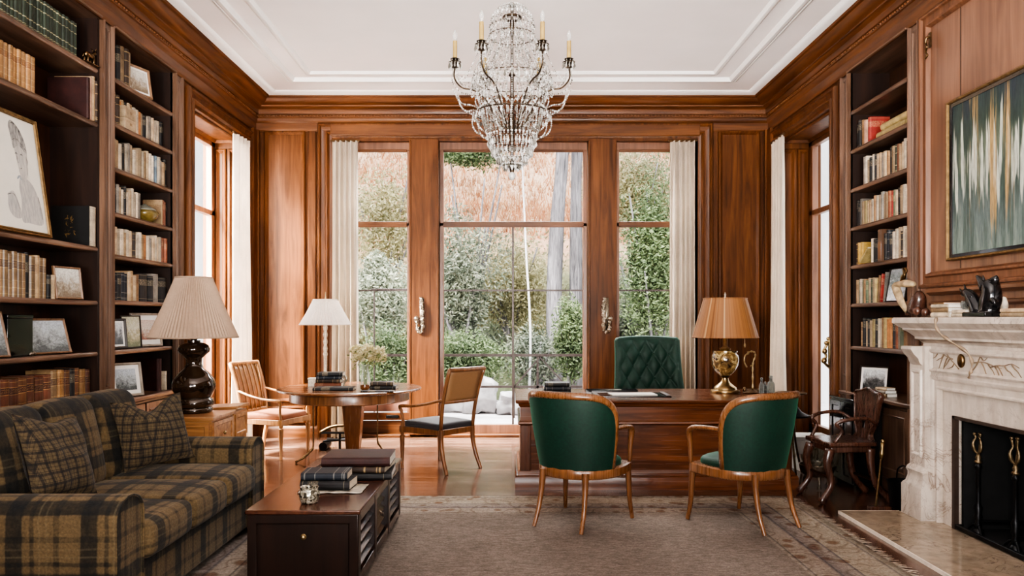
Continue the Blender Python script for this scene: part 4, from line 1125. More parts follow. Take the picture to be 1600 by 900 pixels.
for x in (CX0+.03, CX1-.03):
    for y in (CY0+.03, CY1-.03):
        b = MB(); b.lathe([(.014,0),(.022,.012),(.024,.03),(.016,.043)], (x,y,G), 12); b.build('foot', COF_Z, ct, smooth=60, world=True)

# ------------------------------------------------------------------ partners desk
DX0, DX1, DY0, DY1, DT = .037, 2.385, 6.43, 7.5, .75
dk = thing('executive_desk', 'large polished mahogany desk with moulded plinth, behind the green tub chairs', 'desk', ((DX0+DX1)/2, (DY0+DY1)/2, 0))
b = MB(); prof = [(.03,DT-.062),(.02,DT-.05),(.014,DT-.035),(.0,DT-.03),(-.008,DT-.02),(-.008,DT-.008),(-.002,DT-.001),(.02,DT)]
b.frame(prof, DX0, DX1, DY0, DY1, lambda a, c, h: (a, c, h), close=True); b.build('desk_top', DESK_X, dk, smooth=40, world=True)
b = MB(); b.frame([(.032,.1),(.032,DT-.06)], DX0, DX1, DY0, DY1, lambda a, c, h: (a, c, h)); b.build('carcass', DESK_X, dk, world=True)
b = MB(); b.frame([(.03,DT-.215),(.018,DT-.21),(.012,DT-.2),(.016,DT-.188),(.024,DT-.182),(.03,DT-.178)], DX0, DX1, DY0, DY1, lambda a, c, h: (a, c, h)); b.build('waist_molding', DESK_X, dk, smooth=40, world=True)
b = MB(); b.frame([(-.012,.0),(-.012,.1),(-.004,.115),(.008,.12),(.01,.135),(.022,.15),(.03,.16)], DX0, DX1, DY0, DY1, lambda a, c, h: (a, c, h)); b.build('plinth', DESK_X, dk, smooth=40, world=True)
for x in (DX0+.032, DX0+.032+.62, DX1-.65, DX1-.032-.09):
    b = MB(); b.box(x, x+.09, DY0+.022, DY0+.036, .155, DT-.215); b.build('stile', DESK_Z, dk, bevel=.004, world=True)

# ------------------------------------------------------------------ green velvet tub chairs
def tub_chair(label, loc, rot):
    t = thing('tub_chair', label, 'chair', (loc[0], loc[1], G), rot, 'green velvet tub chairs facing the desk')
    AM = R(76)
    def rad(z): return .275+.075*max(0,(z-.4))/.5
    def pl(th, z, off=0):
        r = rad(z)+off
        return Vector((1.02*r*math.sin(th), .02-(r*1.0)*math.cos(th)-(.03*(z-.4)), z))
    def arch(phi):
        c, s = math.cos(phi), math.sin(phi)
        return (AM*math.copysign(abs(c)**.5, c), .40+.50*abs(s)**.42)
    ph = [PI*k/40 for k in range(41)]
    A = [arch(p) for p in ph]
    b = MB(); b.tube([pl(th, z) for th, z in A], .019, 8, flat=1.35); b.build('back_rail', GCH, t, smooth=180)
    NV = 12
    def sheet(off, bul):
        def fn(i, j):
            th, zt = A[i]; zt -= .004; v = j/NV; z = lerp(.395, zt, v)
            e = math.sin(PI*min(1,max(0,i/40)))**.4*math.sin(PI*min(1,.15+v*.85))**.5
            return pl(th*(1-.0*v), z, off+bul*e)
        return fn
    b = MB(); b.grid(sheet(.008,.012), 41, NV+1); b.build('outer_back', VELVET, t, smooth=180)
    b = MB(); b.grid(sheet(-.012,-.035), 41, NV+1); b.build('inner_back', VELVET, t, smooth=180)
    # seat ring
    ring = [(-.265,.245),(-.285,.12)] + [(-1.02*.285*math.cos(PI*k/14), .02-.285*math.sin(PI*k/14)) for k in range(15)] + [(.285,.12),(.265,.245),(.1,.268),(-.1,.268)]
    b = MB()
    n = len(ring); vs = []
    for z, k in ((.335,1.0),(.345,1.03),(.395,1.03),(.405,1.0)):
        for x, y in ring: vs.append((x*k, y*k, z))
    fs = [(j*n+i, j*n+(i+1)%n, (j+1)*n+(i+1)%n, (j+1)*n+i) for j in range(3) for i in range(n)] + [tuple(range(n))[::-1], tuple(3*n+i for i in range(n))]
    b.add(vs, fs); b.build('seat_rail', GCH, t, smooth=40)
    b = MB(); superq(b, (0,.015,.415), (.262,.25,.045), .6, .7, 32, 14, puff=.025); b.build('seat', VELVET, t, smooth=180)
    for s in (-1, 1):
        st = pl(s*AM*.93, .665)
        pts = spline([st, (s*.298,.0,.668), (s*.292,.13,.662), (s*.284,.215,.648), (s*.274,.252,.61), (s*.266,.25,.53), (s*.262,.246,.40)], 5)
        rr = [.013+.004*math.sin(PI*i/30)+.003*math.exp(-((i-19)/4)**2) for i in range(len(pts))]
        b = MB(); b.tube(pts, rr, 8, flat=1.2); b.build('arm', GCH, t, smooth=180)
        b = MB(); pts = spline([(s*.25,.24,.38),(s*.256,.244,.26),(s*.262,.25,.12),(s*.272,.268,0)],4); b.tube(pts, [.024-.0008*i for i in range(len(pts))], 8); b.build('leg', GCH, t, smooth=60)
        b = MB(); pts = spline([(s*.165,-.225,.38),(s*.168,-.235,.27),(s*.174,-.262,.13),(s*.182,-.315,0)],4); b.tube(pts, [.025-.0009*i for i in range(len(pts))], 8); b.build('leg', GCH, t, smooth=60)
    return t
tub_chair('green velvet tub chair on the left, before the middle of the desk', (.475, 5.36), R(-34))
tub_chair('green velvet tub chair on the right, nearer the fireplace', (1.61, 5.33), R(34))

# tufted green desk chair
t = thing('tufted_chair', 'button-tufted green velvet chair behind the desk', 'chair', (wx(1022, 7.9), 7.95, 0), R(187))
b = MB(); NU, NVv = 61, 61
def tuft(u, v):
    a = (u*7.0+v*5.4); c = (u*7.0-v*5.4)
    return (abs(math.sin(PI*a/2))*abs(math.sin(PI*c/2)))**.45
def bk(i, j):
    u = -1+2*i/(NU-1); v = j/(NVv-1)
    wv = .325+.0*v+.05*(1-v)**2
    edge = (1-abs(u)**8)*(1-(2*v-1)**10) 
    y = -.16 - .12*v + .1*u*u + .045*tuft(u*.62, v*1.15)*edge
    return (u*wv, y, .42+.80*v - .015*u*u*v)
b.grid(bk, NU, NVv); b.build('tufted_back', VELVET, t, smooth=180)
b = MB(); b.grid(lambda i, j: (bk(i*6,j*6)[0]*1.01, bk(i*6,j*6)[1]-.07-.02*(1-(i/5-1)**2), bk(i*6,j*6)[2]), 11, 11); 
ed = [bk(i,0) for i in range(0,NU,6)]
b.build('back_shell', VELVET, t, smooth=180)
b = MB(); ring = [bk(0,j) for j in range(NVv)] + [bk(i,NVv-1) for i in range(NU)] + [bk(NU-1,j) for j in range(NVv-1,-1,-1)]
b.tube([(p[0], p[1]-.03, p[2]) for p in ring], .032, 8, flat=1.0); b.build('rolled_edge', VELVET, t, smooth=180)
for r_ in range(-6, 7):
    for c_ in range(0, 9):
        if (r_+c_) % 2: continue
        # creases meet where u*5*.62 +- v*4*1.15 are both even
        uu = r_/(7*.62); vv = c_/(5.4*1.15)
        if abs(uu) > .9 or not .05 < vv < .96: continue
        i = int(round((uu+1)/2*(NU-1))); j = int(round(vv*(NVv-1))); p = bk(i, j)
        b = MB(); b.sphere((p[0], p[1]+.008, p[2]), .011, 8, 6, sq=(1,.6,1)); b.build('button', VELVET, t, smooth=180)
b = MB(); softbox(b, (0,.1,.44), (.3,.28,.07), .04, bulge=(0,0,.02)); weld(b.build('seat', VELVET, t, smooth=180))
b = MB(); b.box(-.29,.29,-.17,.36,.33,.37); b.build('seat_frame', GCH, t, bevel=.008)
for x in (-.25,.25):
    for y in (-.14,.32):
        b = MB(); b.taper((x*1.05,y,0),(.015,.015),(x,y,.34),(.025,.025)); b.build('leg', GCH, t, bevel=.004)

# ------------------------------------------------------------------ open armchairs by the round table
def armchair(label, loc, rot, wd_, seatm, back, backm, sab):
    t = thing('open_armchair', label, 'chair', (loc[0], loc[1], 0), rot, 'open armchairs at the round table')
    hw, hd, sz = .25, .24, .40
    b = MB()
    for x0, x1, y0, y1 in ((-hw,hw,hd-.02,hd+.02),(-hw+.03,hw-.03,-hd-.02,-hd+.02)): b.box(x0, x1, y0, y1, sz-.055, sz)
    for s in (-1, 1):
        b.add([(s*(hw-.01),hd,sz-.055),(s*(hw+.014),hd,sz-.055),(s*(hw-.03),-hd,sz-.055),(s*(hw-.055),-hd,sz-.055),(s*(hw-.01),hd,sz),(s*(hw+.014),hd,sz),(s*(hw-.03),-hd,sz),(s*(hw-.055),-hd,sz)],
              [(0,1,2,3),(4,5,6,7),(0,1,5,4),(1,2,6,5),(2,3,7,6),(3,0,4,7)])
    b.build('seat_rail', wd_, t, bevel=.005)
    b = MB(); softbox(b, (0,.0,sz+.022), (hw-.018, hd-.0, .034), .026, bulge=(0,0,.026)); weld(b.build('seat', seatm, t, smooth=180))
    def backp(x, v): return Vector((x, -hd-.01-.035*v-.10*v*v, lerp(sz, .97, v)))
    for s in (-1, 1):
        b = MB(); z0 = sz-.05
        b.box(s*hw-.021, s*hw+.021, hd-.022, hd+.022, z0-.004, sz+.004)
        b.lathe([(.013,0),(.018,.02),(.013,.035),(.024,z0-.06),(.026,z0-.04),(.016,z0-.03),(.022,z0-.012),(.02,z0)], (s*hw, hd, 0), 12)
        b.build('leg', wd_, t, smooth=40)
        b = MB()
        e = (s*(hw-.02), -hd-.10, 0) if sab else (s*(hw-.03), -hd-.06, 0)
        pts = spline([(s*(hw-.04),-hd-.01,sz),(s*(hw-.036),-hd-.012,.28),(s*(hw-.03),-hd-.045,.14),e],4)
        b.tube(pts, [.025-.0007*i for i in range(len(pts))], 8); b.build('leg', wd_, t, smooth=60)
        # back stile
        xs = s*(hw-.035)
        b = MB(); b.tube([backp(xs+s*.02*v, v) for v in [k/10 for k in range(11)]], .017, 8, flat=1.1); b.build('back_stile', wd_, t, smooth=180)
        # arm: from the stile, sweeping down to a post on the front leg
        a0 = backp(xs+s*.012, .50)
        pts = spline([a0, (s*(hw+.01),-.12,.64), (s*(hw+.03),.05,.61), (s*(hw+.03),.19,.60), (s*(hw+.026),.245,.588), (s*(hw+.012),.238,.54), (s*hw,hd-.01,.46), (s*hw,hd,.40)], 5)
        b = MB(); b.tube(pts, [.012+.005*math.exp(-((i-17)/5)**2)+.003*math.exp(-((i-35)/4)**2) for i in range(len(pts))], 8, flat=1.25); b.build('arm', wd_, t, smooth=180)
    lo = .12 if back == 'slat' else .45
    for v, h in ((.985, .022), (lo, .016)):
        b = MB(); b.tube([backp(-hw+.02, v)+Vector((0,.0,0)), backp(-.1,v)+Vector((0,-.012,0)), backp(.1,v)+Vector((0,-.012,0)), backp(hw-.02, v)], h, 8, flat=.8); b.build('back_rail', wd_, t, smooth=60)
    if back == 'slat':
        b = MB()
        b.grid(lambda i, j: backp(lerp(-hw+.045,hw-.045,i/6), lerp(lo,.97,j/8))+Vector((0,-.01,0)), 7, 9); b.build('back_panel', backm, t, smooth=180, solid=.01)
        for k in range(6):
            x = lerp(-hw+.07, hw-.07, k/5); b = MB(); b.tube([backp(x, lerp(lo,.97,j/6))+Vector((0,.0,0)) for j in range(7)], .006, 6); b.build('reed', wd_, t, smooth=180)
    else:
        b = MB(); b.grid(lambda i, j: backp(lerp(-hw+.04,hw-.04,i/6), lerp(lo,.97,j/8))+Vector((0,-.006,0)), 7, 9); b.build('cane_panel', backm, t, smooth=180, solid=.006)
    return t
def cane_mat(name, c):
    m, nt, b = newmat(name)
    v = coords(nt, 'Object', (95,95,95)); w1_ = N(nt,'ShaderNodeTexWave',Scale=1.0,Distortion=0); w1_.bands_direction='DIAGONAL'; L(nt, v, w1_.inputs['Vector'])
    v2 = coords(nt, 'Object', (95,95,95), rot=(0,R(90),0)); w2_ = N(nt,'ShaderNodeTexWave',Scale=1.0,Distortion=0); w2_.bands_direction='DIAGONAL'; L(nt, v2, w2_.inputs['Vector'])
    f = math_(nt,'MULTIPLY', w1_.outputs['Fac'], w2_.outputs['Fac'])
    r = ramp(nt, f, [(.05, tuple(x*.45 for x in c)), (.4, c), (1, tuple(min(1,x*1.3) for x in c))])
    L(nt, r.outputs[0], b.inputs['Base Color']); b.inputs['Roughness'].default_value = .55; return m
armchair('golden wood armchair with terracotta leather seat, by the panelled wall', (-2.50, 8.10), R(-107), OAK, TERRA, 'slat', wood('chair_back_wood', (.22,.1,.04),(.42,.21,.09),'Z',scale=3), False)
armchair('walnut armchair with woven cane back and charcoal seat, before the garden window', (-.71, 7.42), R(50), WAL, CHARC, 'cane', cane_mat('woven_cane', (.38,.21,.1)), True)

# ------------------------------------------------------------------ round table
TX, TYY, TZ = wx(547, 7.66), 7.66, .75
rt = thing('round_table', 'round polished wood pedestal table in front of the garden window', 'table', (TX, TYY, 0))
b = MB(); b.lathe([(.0,.715),(.655,.715),(.69,.722),(.705,.732),(.705,.742),(.692,.75),(.66,.75),(.0,.7501)], n=64, cap=False); b.build('table_top', TBL, rt, smooth=50)
b = MB(); b.lathe([(.575,.625),(.58,.622),(.59,.63),(.585,.64),(.585,.715)], n=64, cap=False); b.lathe([(.565,.625),(.565,.715)], n=64, cap=False); b.build('apron', WAL, rt, smooth=50)
b = MB(); b.taper((0.05,-.08,.04),(.055,.055),(.05,-.08,.69),(.105,.1)); b.build('pedestal', TBL_Z, rt, bevel=.012)
b = MB(); b.lathe([(.2,0),(.21,.02),(.19,.035),(.12,.045)], (.05,-.08,0), 32); b.build('pedestal_base', TBL_Z, rt, smooth=50)
for px_, sx, yy in ((-.38,-1,.05), (.2,1,.42)):
    b = MB(); b.tube(spline([(px_,yy,.63),(px_,yy,.4),(px_,yy,.16),(px_+.03*sx,yy-.02,.1),(px_+.08*sx,yy-.05,.05),(px_+.14*sx,yy-.08,.012)],5), [.008]*11+[.01,.012,.013,.013,.012,.011,.01,.012,.013,.013,.012,.011,.01,.009,.008], 7)
    b.sphere((px_+.145*sx,yy-.085,.014), .014, 8, 6); b.build('leg', BRONZE, rt, smooth=180)
# ------------------------------------------------------------------ books
def bookmat(name, c, style='plain', gilt=(.55,.4,.16), label=(.12,.03,.02)):
    m, nt, b = newmat('book_'+name)
    oi = nt.nodes.new('ShaderNodeObjectInfo')
    tc = nt.nodes.new('ShaderNodeTexCoord'); sx = nt.nodes.new('ShaderNodeSeparateXYZ'); L(nt, tc.outputs['Generated'], sx.inputs[0])
    ad = nt.nodes.new('ShaderNodeVectorMath'); ad.operation = 'ADD'; L(nt, tc.outputs['Object'], ad.inputs[0]); L(nt, oi.outputs['Location'], ad.inputs[1])
    f = noise(nt, ad.outputs[0], 14, 5); f2 = noise(nt, ad.outputs[0], 120, 3)
    col = ramp(nt, f, [(.3, tuple(x*.62 for x in c)), (.7, tuple(min(1,x*1.2) for x in c))]).outputs[0]
    z = sx.outputs[2]
    if style == 'leather':
        bands = ramp(nt, z, [(0,0),(.06,1),(.075,0),(.2,1),(.215,0),(.36,1),(.375,0),(.62,1),(.635,0),(.8,1),(.815,0),(.93,1),(.945,0)], 'CONSTANT')
        lab = ramp(nt, z, [(0,0),(.64,1),(.795,0)], 'CONSTANT')
        col = mixc(nt, math_(nt,'MULTIPLY', lab.outputs[0], .85), col, label)
        col = mixc(nt, math_(nt,'MULTIPLY', bands.outputs[0], math_(nt,'MULTIPLY', f, 1.1)), col, gilt)
        tx = ramp(nt, noise(nt, coords(nt,'Generated',(3,3,26)), 4, 3), [(.56,0),(.6,1)])
        inl = ramp(nt, z, [(0,0),(.67,1),(.77,0)], 'CONSTANT')
        col = mixc(nt, math_(nt,'MULTIPLY', math_(nt,'MULTIPLY', tx.outputs[0], inl.outputs[0]), .8), col, gilt)
    elif style == 'cloth':
        off = math_(nt,'MULTIPLY', oi.outputs['Random'], .12)
        zz = math_(nt,'ADD', z, off)
        lab = ramp(nt, zz, [(0,0),(.68,1),(.9,0)], 'CONSTANT')
        tx = ramp(nt, noise(nt, coords(nt,'Generated',(4,4,34)), 4, 3), [(.52,0),(.56,1)])
        col = mixc(nt, math_(nt,'MULTIPLY', math_(nt,'MULTIPLY', lab.outputs[0], tx.outputs[0]), .75), col, label)
        ln = ramp(nt, z, [(0,0),(.1,1),(.112,0),(.94,1),(.952,0)], 'CONSTANT')
        col = mixc(nt, math_(nt,'MULTIPLY', ln.outputs[0], .5), col, label)
    elif style == 'gilt':
        bands = ramp(nt, z, [(0,0),(.05,1),(.075,0),(.1,1),(.115,0),(.27,1),(.3,0),(.68,1),(.7,0),(.9,1),(.93,0)], 'CONSTANT')
        col = mixc(nt, math_(nt,'MULTIPLY', bands.outputs[0], .8), col, gilt)
    rv = math_(nt, 'ADD', .6, math_(nt,'MULTIPLY', oi.outputs['Random'], .65))
    cc = nt.nodes.new('ShaderNodeCombineColor')
    for k in range(3): L(nt, rv, cc.inputs[k])
    col = mixc(nt, 1, col, cc.outputs[0], 'MULTIPLY')
    col = mixc(nt, .5, col, ramp(nt, f2, [(.3,(.7,.7,.7)),(.7,(1.15,1.15,1.15))]).outputs[0], 'MULTIPLY')
    L(nt, col, b.inputs['Base Color']); b.inputs['Roughness'].default_value = .4 if style == 'leather' else .6
    return m
PAGES = plain('book_pages', (.6,.53,.42), .9, var=.2, nscale=150)
PAGES_W = plain('book_pages_white', (.75,.72,.66), .9, var=.12, nscale=150)
BK = {
 'dark green':  bookmat('dark_green', (.03,.042,.026), 'gilt', (.42,.38,.22)),
 'tan leather': bookmat('tan_leather', (.36,.19,.075), 'leather', (.62,.42,.17), (.2,.08,.03)),
 'brown leather': bookmat('brown_leather', (.15,.065,.03), 'leather', (.55,.36,.16), (.07,.02,.012)),
 'reddish leather': bookmat('reddish_leather', (.15,.055,.032), 'leather', (.55,.36,.16), (.05,.015,.012)),
 'mottled leather': bookmat('mottled_leather', (.27,.17,.09), 'leather', (.5,.38,.2), (.1,.05,.03)),
 'cream': bookmat('cream_cloth', (.44,.33,.21), 'cloth', label=(.22,.12,.07)),
 'ivory': bookmat('ivory_cloth', (.56,.47,.35), 'cloth', label=(.2,.18,.17)),
 'buff': bookmat('buff_cloth', (.33,.225,.125), 'cloth', label=(.12,.05,.03)),
 'grey': bookmat('grey_cloth', (.23,.205,.175), 'cloth', label=(.08,.07,.07)),
 'tan': bookmat('tan_cloth', (.3,.17,.08), 'cloth', label=(.1,.04,.02)),
 'orange': bookmat('orange_cloth', (.5,.22,.08), 'cloth', label=(.15,.04,.02)),
 'rust': bookmat('rust_cloth', (.3,.1,.05), 'cloth', label=(.5,.35,.2)),
 'red': bookmat('red_cloth', (.34,.04,.03), 'cloth', label=(.55,.4,.2)),
 'maroon': bookmat('maroon_cloth', (.06,.014,.011), 'plain'),
 'black': bookmat('black_cloth', (.014,.013,.014), 'cloth', label=(.4,.33,.22)),
 'dark brown': bookmat('dark_brown_cloth', (.05,.03,.02), 'gilt', (.38,.27,.13)),
 'navy': bookmat('navy_cloth', (.013,.018,.028), 'gilt', (.2,.19,.17)),
 'blue': bookmat('blue_cloth', (.2,.28,.35), 'cloth', label=(.6,.58,.5)),
 'ochre': bookmat('ochre_cloth', (.4,.25,.06), 'plain'),
 'yellow': bookmat('yellow_cloth', (.42,.32,.14), 'cloth', label=(.2,.14,.05)),
 'pink': bookmat('pinkish_paper', (.55,.34,.24), 'plain'),
 'green': bookmat('green_cloth', (.1,.13,.08), 'cloth', label=(.45,.38,.2)),
}
ORD = ['','first','second','third','fourth','fifth','sixth','seventh','eighth','ninth','tenth','eleventh','twelfth','thirteenth','fourteenth','fifteenth','sixteenth','seventeenth','eighteenth','nineteenth','twentieth',
 'twenty-first','twenty-second','twenty-third','twenty-fourth','twenty-fifth','twenty-sixth','twenty-seventh','twenty-eighth','twenty-ninth','thirtieth','thirty-first','thirty-second']
_bm = {}
def book_meshes(t, h, d, col, pages):
    key = (round(t,4), round(h,3), round(d,3), col, pages.name)
    if key in _bm: return _bm[key]
    # spine at +x side of local frame, thickness along y, from z=0
    c = .0022; r = min(.016, t*.3)
    out = [(-d, -t/2), (-r, -t/2), (-r*.3, -t*.36), (0, -t*.14), (0, t*.14), (-r*.3, t*.36), (-r, t/2), (-d, t/2)]
    inn = [(-d, t/2-c), (-r-c, t/2-c), (-r-c, -t/2+c), (-d, -t/2+c)]
    poly = out + inn
    b = MB(); n = len(poly)
    vs = [(x,y,0) for x,y in poly] + [(x,y,h) for x,y in poly]
    fs = [(k,(k+1)%n,n+(k+1)%n,n+k) for k in range(n)]
    caps = [(0,1,10,11),(1,2,3,4,5,6,9,10),(6,7,8,9)]
    fs += [tuple(reversed(f)) for f in caps] + [tuple(n+i for i in f) for f in caps]
    b.add(vs, fs)
    o = b.build('book', BK[col]); me = o.data; bpy.data.objects.remove(o)
    b = MB(); b.box(-d+.004, -r-c, -t/2+c, t/2-c, .003, h-.0035); o = b.build('page_block', pages); pm = o.data; bpy.data.objects.remove(o)
    _bm[key] = (me, pm); return _bm[key]
def book(label, loc, t, h, d, col, rotz=0, group=None, pages=None, rot=None):
    me, pm = book_meshes(t, h, d, col, pages or PAGES)
    o = bpy.data.objects.new('book', me); COL.objects.link(o); o.location = loc
    o.rotation_euler = rot if rot is not None else (0, 0, rotz)
    tag(o, label, 'book', group)
    q = bpy.data.objects.new('page_block', pm); COL.objects.link(q); q.parent = o
    return o
NBOOK = 0
def row(s, z, yA, yB, cols, h, t, where, group, seed, depth=(.17,.21), set_=.05, end='window', start=1, lean=0):
    """shelf row from yA to yB; colours cycle over cols (list), sizes vary; counted from the window end"""
    global NBOOK
    lo_, hi_ = (6.034, 7.096) if s > 0 else (6.002, 7.081) if 'left window' in where else (4.2, 5.797)
    yA, yB = max(yA, lo_), min(yB, hi_)
    g = random.Random(seed)
    ts = [g.uniform(*t) for _ in cols]; k = (yB-yA-.0012*len(cols))/sum(ts); ts = [x*k for x in ts]
    y = yB; x0 = s*(W+set_)
    for i, (c, tt) in enumerate(zip(cols, ts)):
        hh = g.uniform(*h); dd = g.uniform(*depth)
        lab = '%s%s book, %s from the %s on %s' % ('tall ' if hh > h[0]+.8*(h[1]-h[0]) and h[1]-h[0] > .03 else 'slim ' if tt < .018 else '', c, ORD[i+start], end, where)
        book(lab, (x0+s*g.uniform(0,.012), y-tt/2-.0006, z+.0006), round(tt,3)-.0006, round(hh/.006)*.006, round(dd,2), c, 0 if s < 0 else PI, group, PAGES if g.random() < .6 else PAGES_W)
        y -= tt+.0012; NBOOK += 1
def pick(seed, n, *pals):
    g = random.Random(seed); out = []
    for k in range(n): out.append(g.choice(pals))
    return out
def YL(px, set_=.05): return (W+set_)*1200/abs(px-800)
B1, B2, B3 = 'of bookcase behind the sofa', 'of bookcase by left window', 'of bookcase beside the fireplace'
# bookcase behind the sofa (the window end is its far end)
row(-1, 3.32, 4.62, 5.605, ['dark green']*27, (.258,.258), (.03,.038), 'top shelf '+B1, 'dark green gilt set on the top shelf', 11, set_=.04)
row(-1, 2.91, 4.66, YL(57), ['tan leather']*10, (.25,.25), (.03,.045), 'second shelf '+B1, 'tan leather set on the second shelf', 12, start=5)
row(-1, 2.91, 5.655, 5.797, ['dark brown','buff','pink','maroon'], (.3,.34), (.02,.04), 'second shelf '+B1, 'tall books at the end of the second shelf', 13, depth=(.29,.31), set_=.0)
row(-1, 1.564, YL(-8), YL(76), ['mottled leather']*2+['buff']+['mottled leather','black']+['mottled leather']*7, (.27,.30), (.035,.06), 'fourth shelf '+B1, 'mottled leather set on the fourth shelf', 14, start=3)
row(-1, 1.564, YL(78), YL(91), ['cream','black'], (.16,.17), (.03,.04), 'fourth shelf '+B1, None, 15)
row(-1, .78, YL(-10), YL(83), ['reddish leather']*3+['brown leather']+['reddish leather']*3, (.25,.27), (.06,.08), 'sofa-level shelf '+B1, 'leather volumes on the shelf above the sofa', 16, start=8)
row(-1, .78, YL(85), YL(149), ['reddish leather','tan leather','brown leather','black','brown leather','tan leather','mottled leather'], (.27,.29), (.06,.08), 'sofa-level shelf '+B1, 'leather volumes on the shelf above the sofa', 17)
book('large dark book with pale spine standing beside the portrait drawing', (-(W+.004), 5.735, 1.9706), .1, .294, .28, 'ivory', 0, None, PAGES_W)
o = MB(); o.box(-.285,-.003,-.0025,.0025,0,.294); jo = o.build('dust_jacket', bookmat('jacket_black', (.012,.011,.01))); jo.parent = bpy.data.objects['book.%03d' % 0] if False else [x for x in COL.objects if x.get('label','').startswith('large dark book with pale')][0]; jo.location = (0,-.0535,0)
o = MB(); g = random.Random(2)
for k in range(26): o.add([(-.15+0, -.0032, .14)], []) if False else (lambda q: o.add([(q[0], -.0032, q[1]), (q[0]+g.gauss(0,.012), -.0032, q[1]+g.gauss(0,.02)), (q[0]+g.gauss(0,.012), -.0032, q[1]+g.gauss(0,.02))], [(0,1,2)]))((-.15+g.gauss(0,.016), .15+g.uniform(-.08,.08)))
em = o.build('gilt_emblem', plain('gilt_print', (.2,.12,.04), .5), fix=False); em.parent = jo; em.location = (0,0,0)
# narrow bookcase
row(-1, 3.336, YL(187), YL(207), ['cream','dark brown','buff','black'], (.30,.335), (.02,.035), 'top shelf '+B2, None, 21, start=1)
row(-1, 2.981, YL(180), YL(189), ['dark brown','dark brown'], (.25,.27), (.03,.04), 'second shelf '+B2, None, 22, start=18)
row(-1, 2.981, YL(190), YL(265), ['black','ivory','ivory','cream','grey','ivory','black','cream','orange','ivory','ivory','buff','cream','black','buff','orange','tan'], (.22,.26), (.02,.032), 'second shelf '+B2, 'pale books on the second shelf', 23, set_=.09)
row(-1, 2.628, YL(180), YL(263), ['black','buff','grey','ivory','blue','blue','ivory','ivory','cream','buff','ivory','cream','cream','ivory','cream','grey','ivory','black','ivory','buff','cream'], (.22,.265), (.022,.034), 'third shelf '+B2, 'pale books on the third shelf', 24)
row(-1, 2.273, YL(180), YL(222), ['grey','ivory','ivory','ivory','cream','ivory','black','ivory','cream','grey','black'], (.2,.25), (.022,.032), 'fourth shelf '+B2, 'pale books on the fourth shelf', 25, start=5)
row(-1, 2.273, YL(255), YL(270), ['black','rust','rust','buff'], (.21,.24), (.022,.032), 'fourth shelf '+B2, None, 26)
book('ochre picture book standing face out behind the green bowl', (-3.385, 6.93, 2.2736), .03, .25, .2, 'ochre', R(68))
row(-1, 1.939, YL(180), YL(267), ['rust','rust','ivory','cream','ivory','cream','grey','ivory','orange','buff','ivory','ivory','dark brown','cream','ivory','buff','ivory','ivory','cream'], (.2,.24), (.022,.036), 'fifth shelf '+B2, 'pale books on the fifth shelf', 27)
row(-1, 1.578, YL(180), YL(201), ['navy','navy','black','navy'], (.22,.235), (.03,.05), 'sixth shelf '+B2, 'dark blue books on the sixth shelf', 28, start=9)
row(-1, 1.578, YL(202), YL(219), ['tan','cream','buff','cream'], (.21,.25), (.02,.03), 'sixth shelf '+B2, None, 29, start=5)
row(-1, 1.578, YL(220), YL(268), ['black','grey','black','black'], (.22,.25), (.025,.07), 'sixth shelf '+B2, 'black books on the sixth shelf', 30, depth=(.24,.27))
# two cream slip-cases lying in front of the second row, narrow bookcase
for k, (h0, ln) in enumerate(((2.9816,.17), (3.074,.175))):
    t = thing('slip_case', '%s of two cream slip-cases stacked before the pale books, second shelf' % ('upper' if k else 'lower'), 'box', (-(W+.05), YL(199)+.0, h0), R(1.5*k), 'cream slip-cases')
    b = MB(); b.box(-.03,.03,-ln/2-.01,ln/2,0,.09); b.build('case', BK['cream'], t, bevel=.002)
    b = MB(); b.box(.0305,.031,-.02,.02,.035,.055); b.build('paper_label', BK['buff'], t)
# bookcase beside the fireplace (the window end is its far end)
row(1, 2.989, YL(1357), YL(1335), ['black','black','tan','pink','red'], (.23,.265), (.025,.045), 'second shelf '+B3, None, 31)
row(1, 2.631, YL(1424), YL(1348), ['grey','ivory','cream','black','ivory','black','cream','buff','grey','cream','tan','black','buff','dark green','rust','buff','cream','ivory','black','dark green'], (.215,.26), (.022,.036), 'third shelf '+B3, 'pale and dark books on the third shelf', 32)
row(1, 2.275, YL(1425), YL(1333), ['black','black','grey','buff','yellow','cream','buff','ivory','tan','ivory','cream','grey','cream','buff','rust','red','green','cream','black','buff','ivory','ivory','black','grey'], (.205,.25), (.022,.034), 'fourth shelf '+B3, 'pale books on the fourth shelf', 33)
row(1, 1.923, YL(1346), YL(1333), ['dark brown','ochre','ochre'], (.2,.21), (.03,.05), 'fifth shelf '+B3, 'dark gold books on the fifth shelf', 34)
row(1, 1.923, YL(1369), YL(1358), ['ivory','black','black'], (.19,.22), (.022,.03), 'fifth shelf '+B3, None, 35, start=5)
row(1, 1.923, YL(1425), YL(1379), ['black','navy','black','ivory','ivory','cream','dark brown','ivory','ivory','cream','ivory'], (.2,.26), (.022,.036), 'fifth shelf '+B3, 'white books on the fifth shelf', 36, start=8)
row(1, 1.571, YL(1367), YL(1333), ['buff','green','ivory','green','tan','green','cream','green','cream','yellow'], (.2,.225), (.024,.034), 'sixth shelf '+B3, 'green and tan books on the sixth shelf', 37)
row(1, 1.181, YL(1422), YL(1343), ['mottled leather','black','cream','black','cream','yellow','black','ivory','ivory','tan','yellow','orange','orange','black','rust','grey','green','tan','tan','rust'], (.22,.26), (.024,.036), 'seventh shelf '+B3, 'brown and cream books on the seventh shelf', 38)
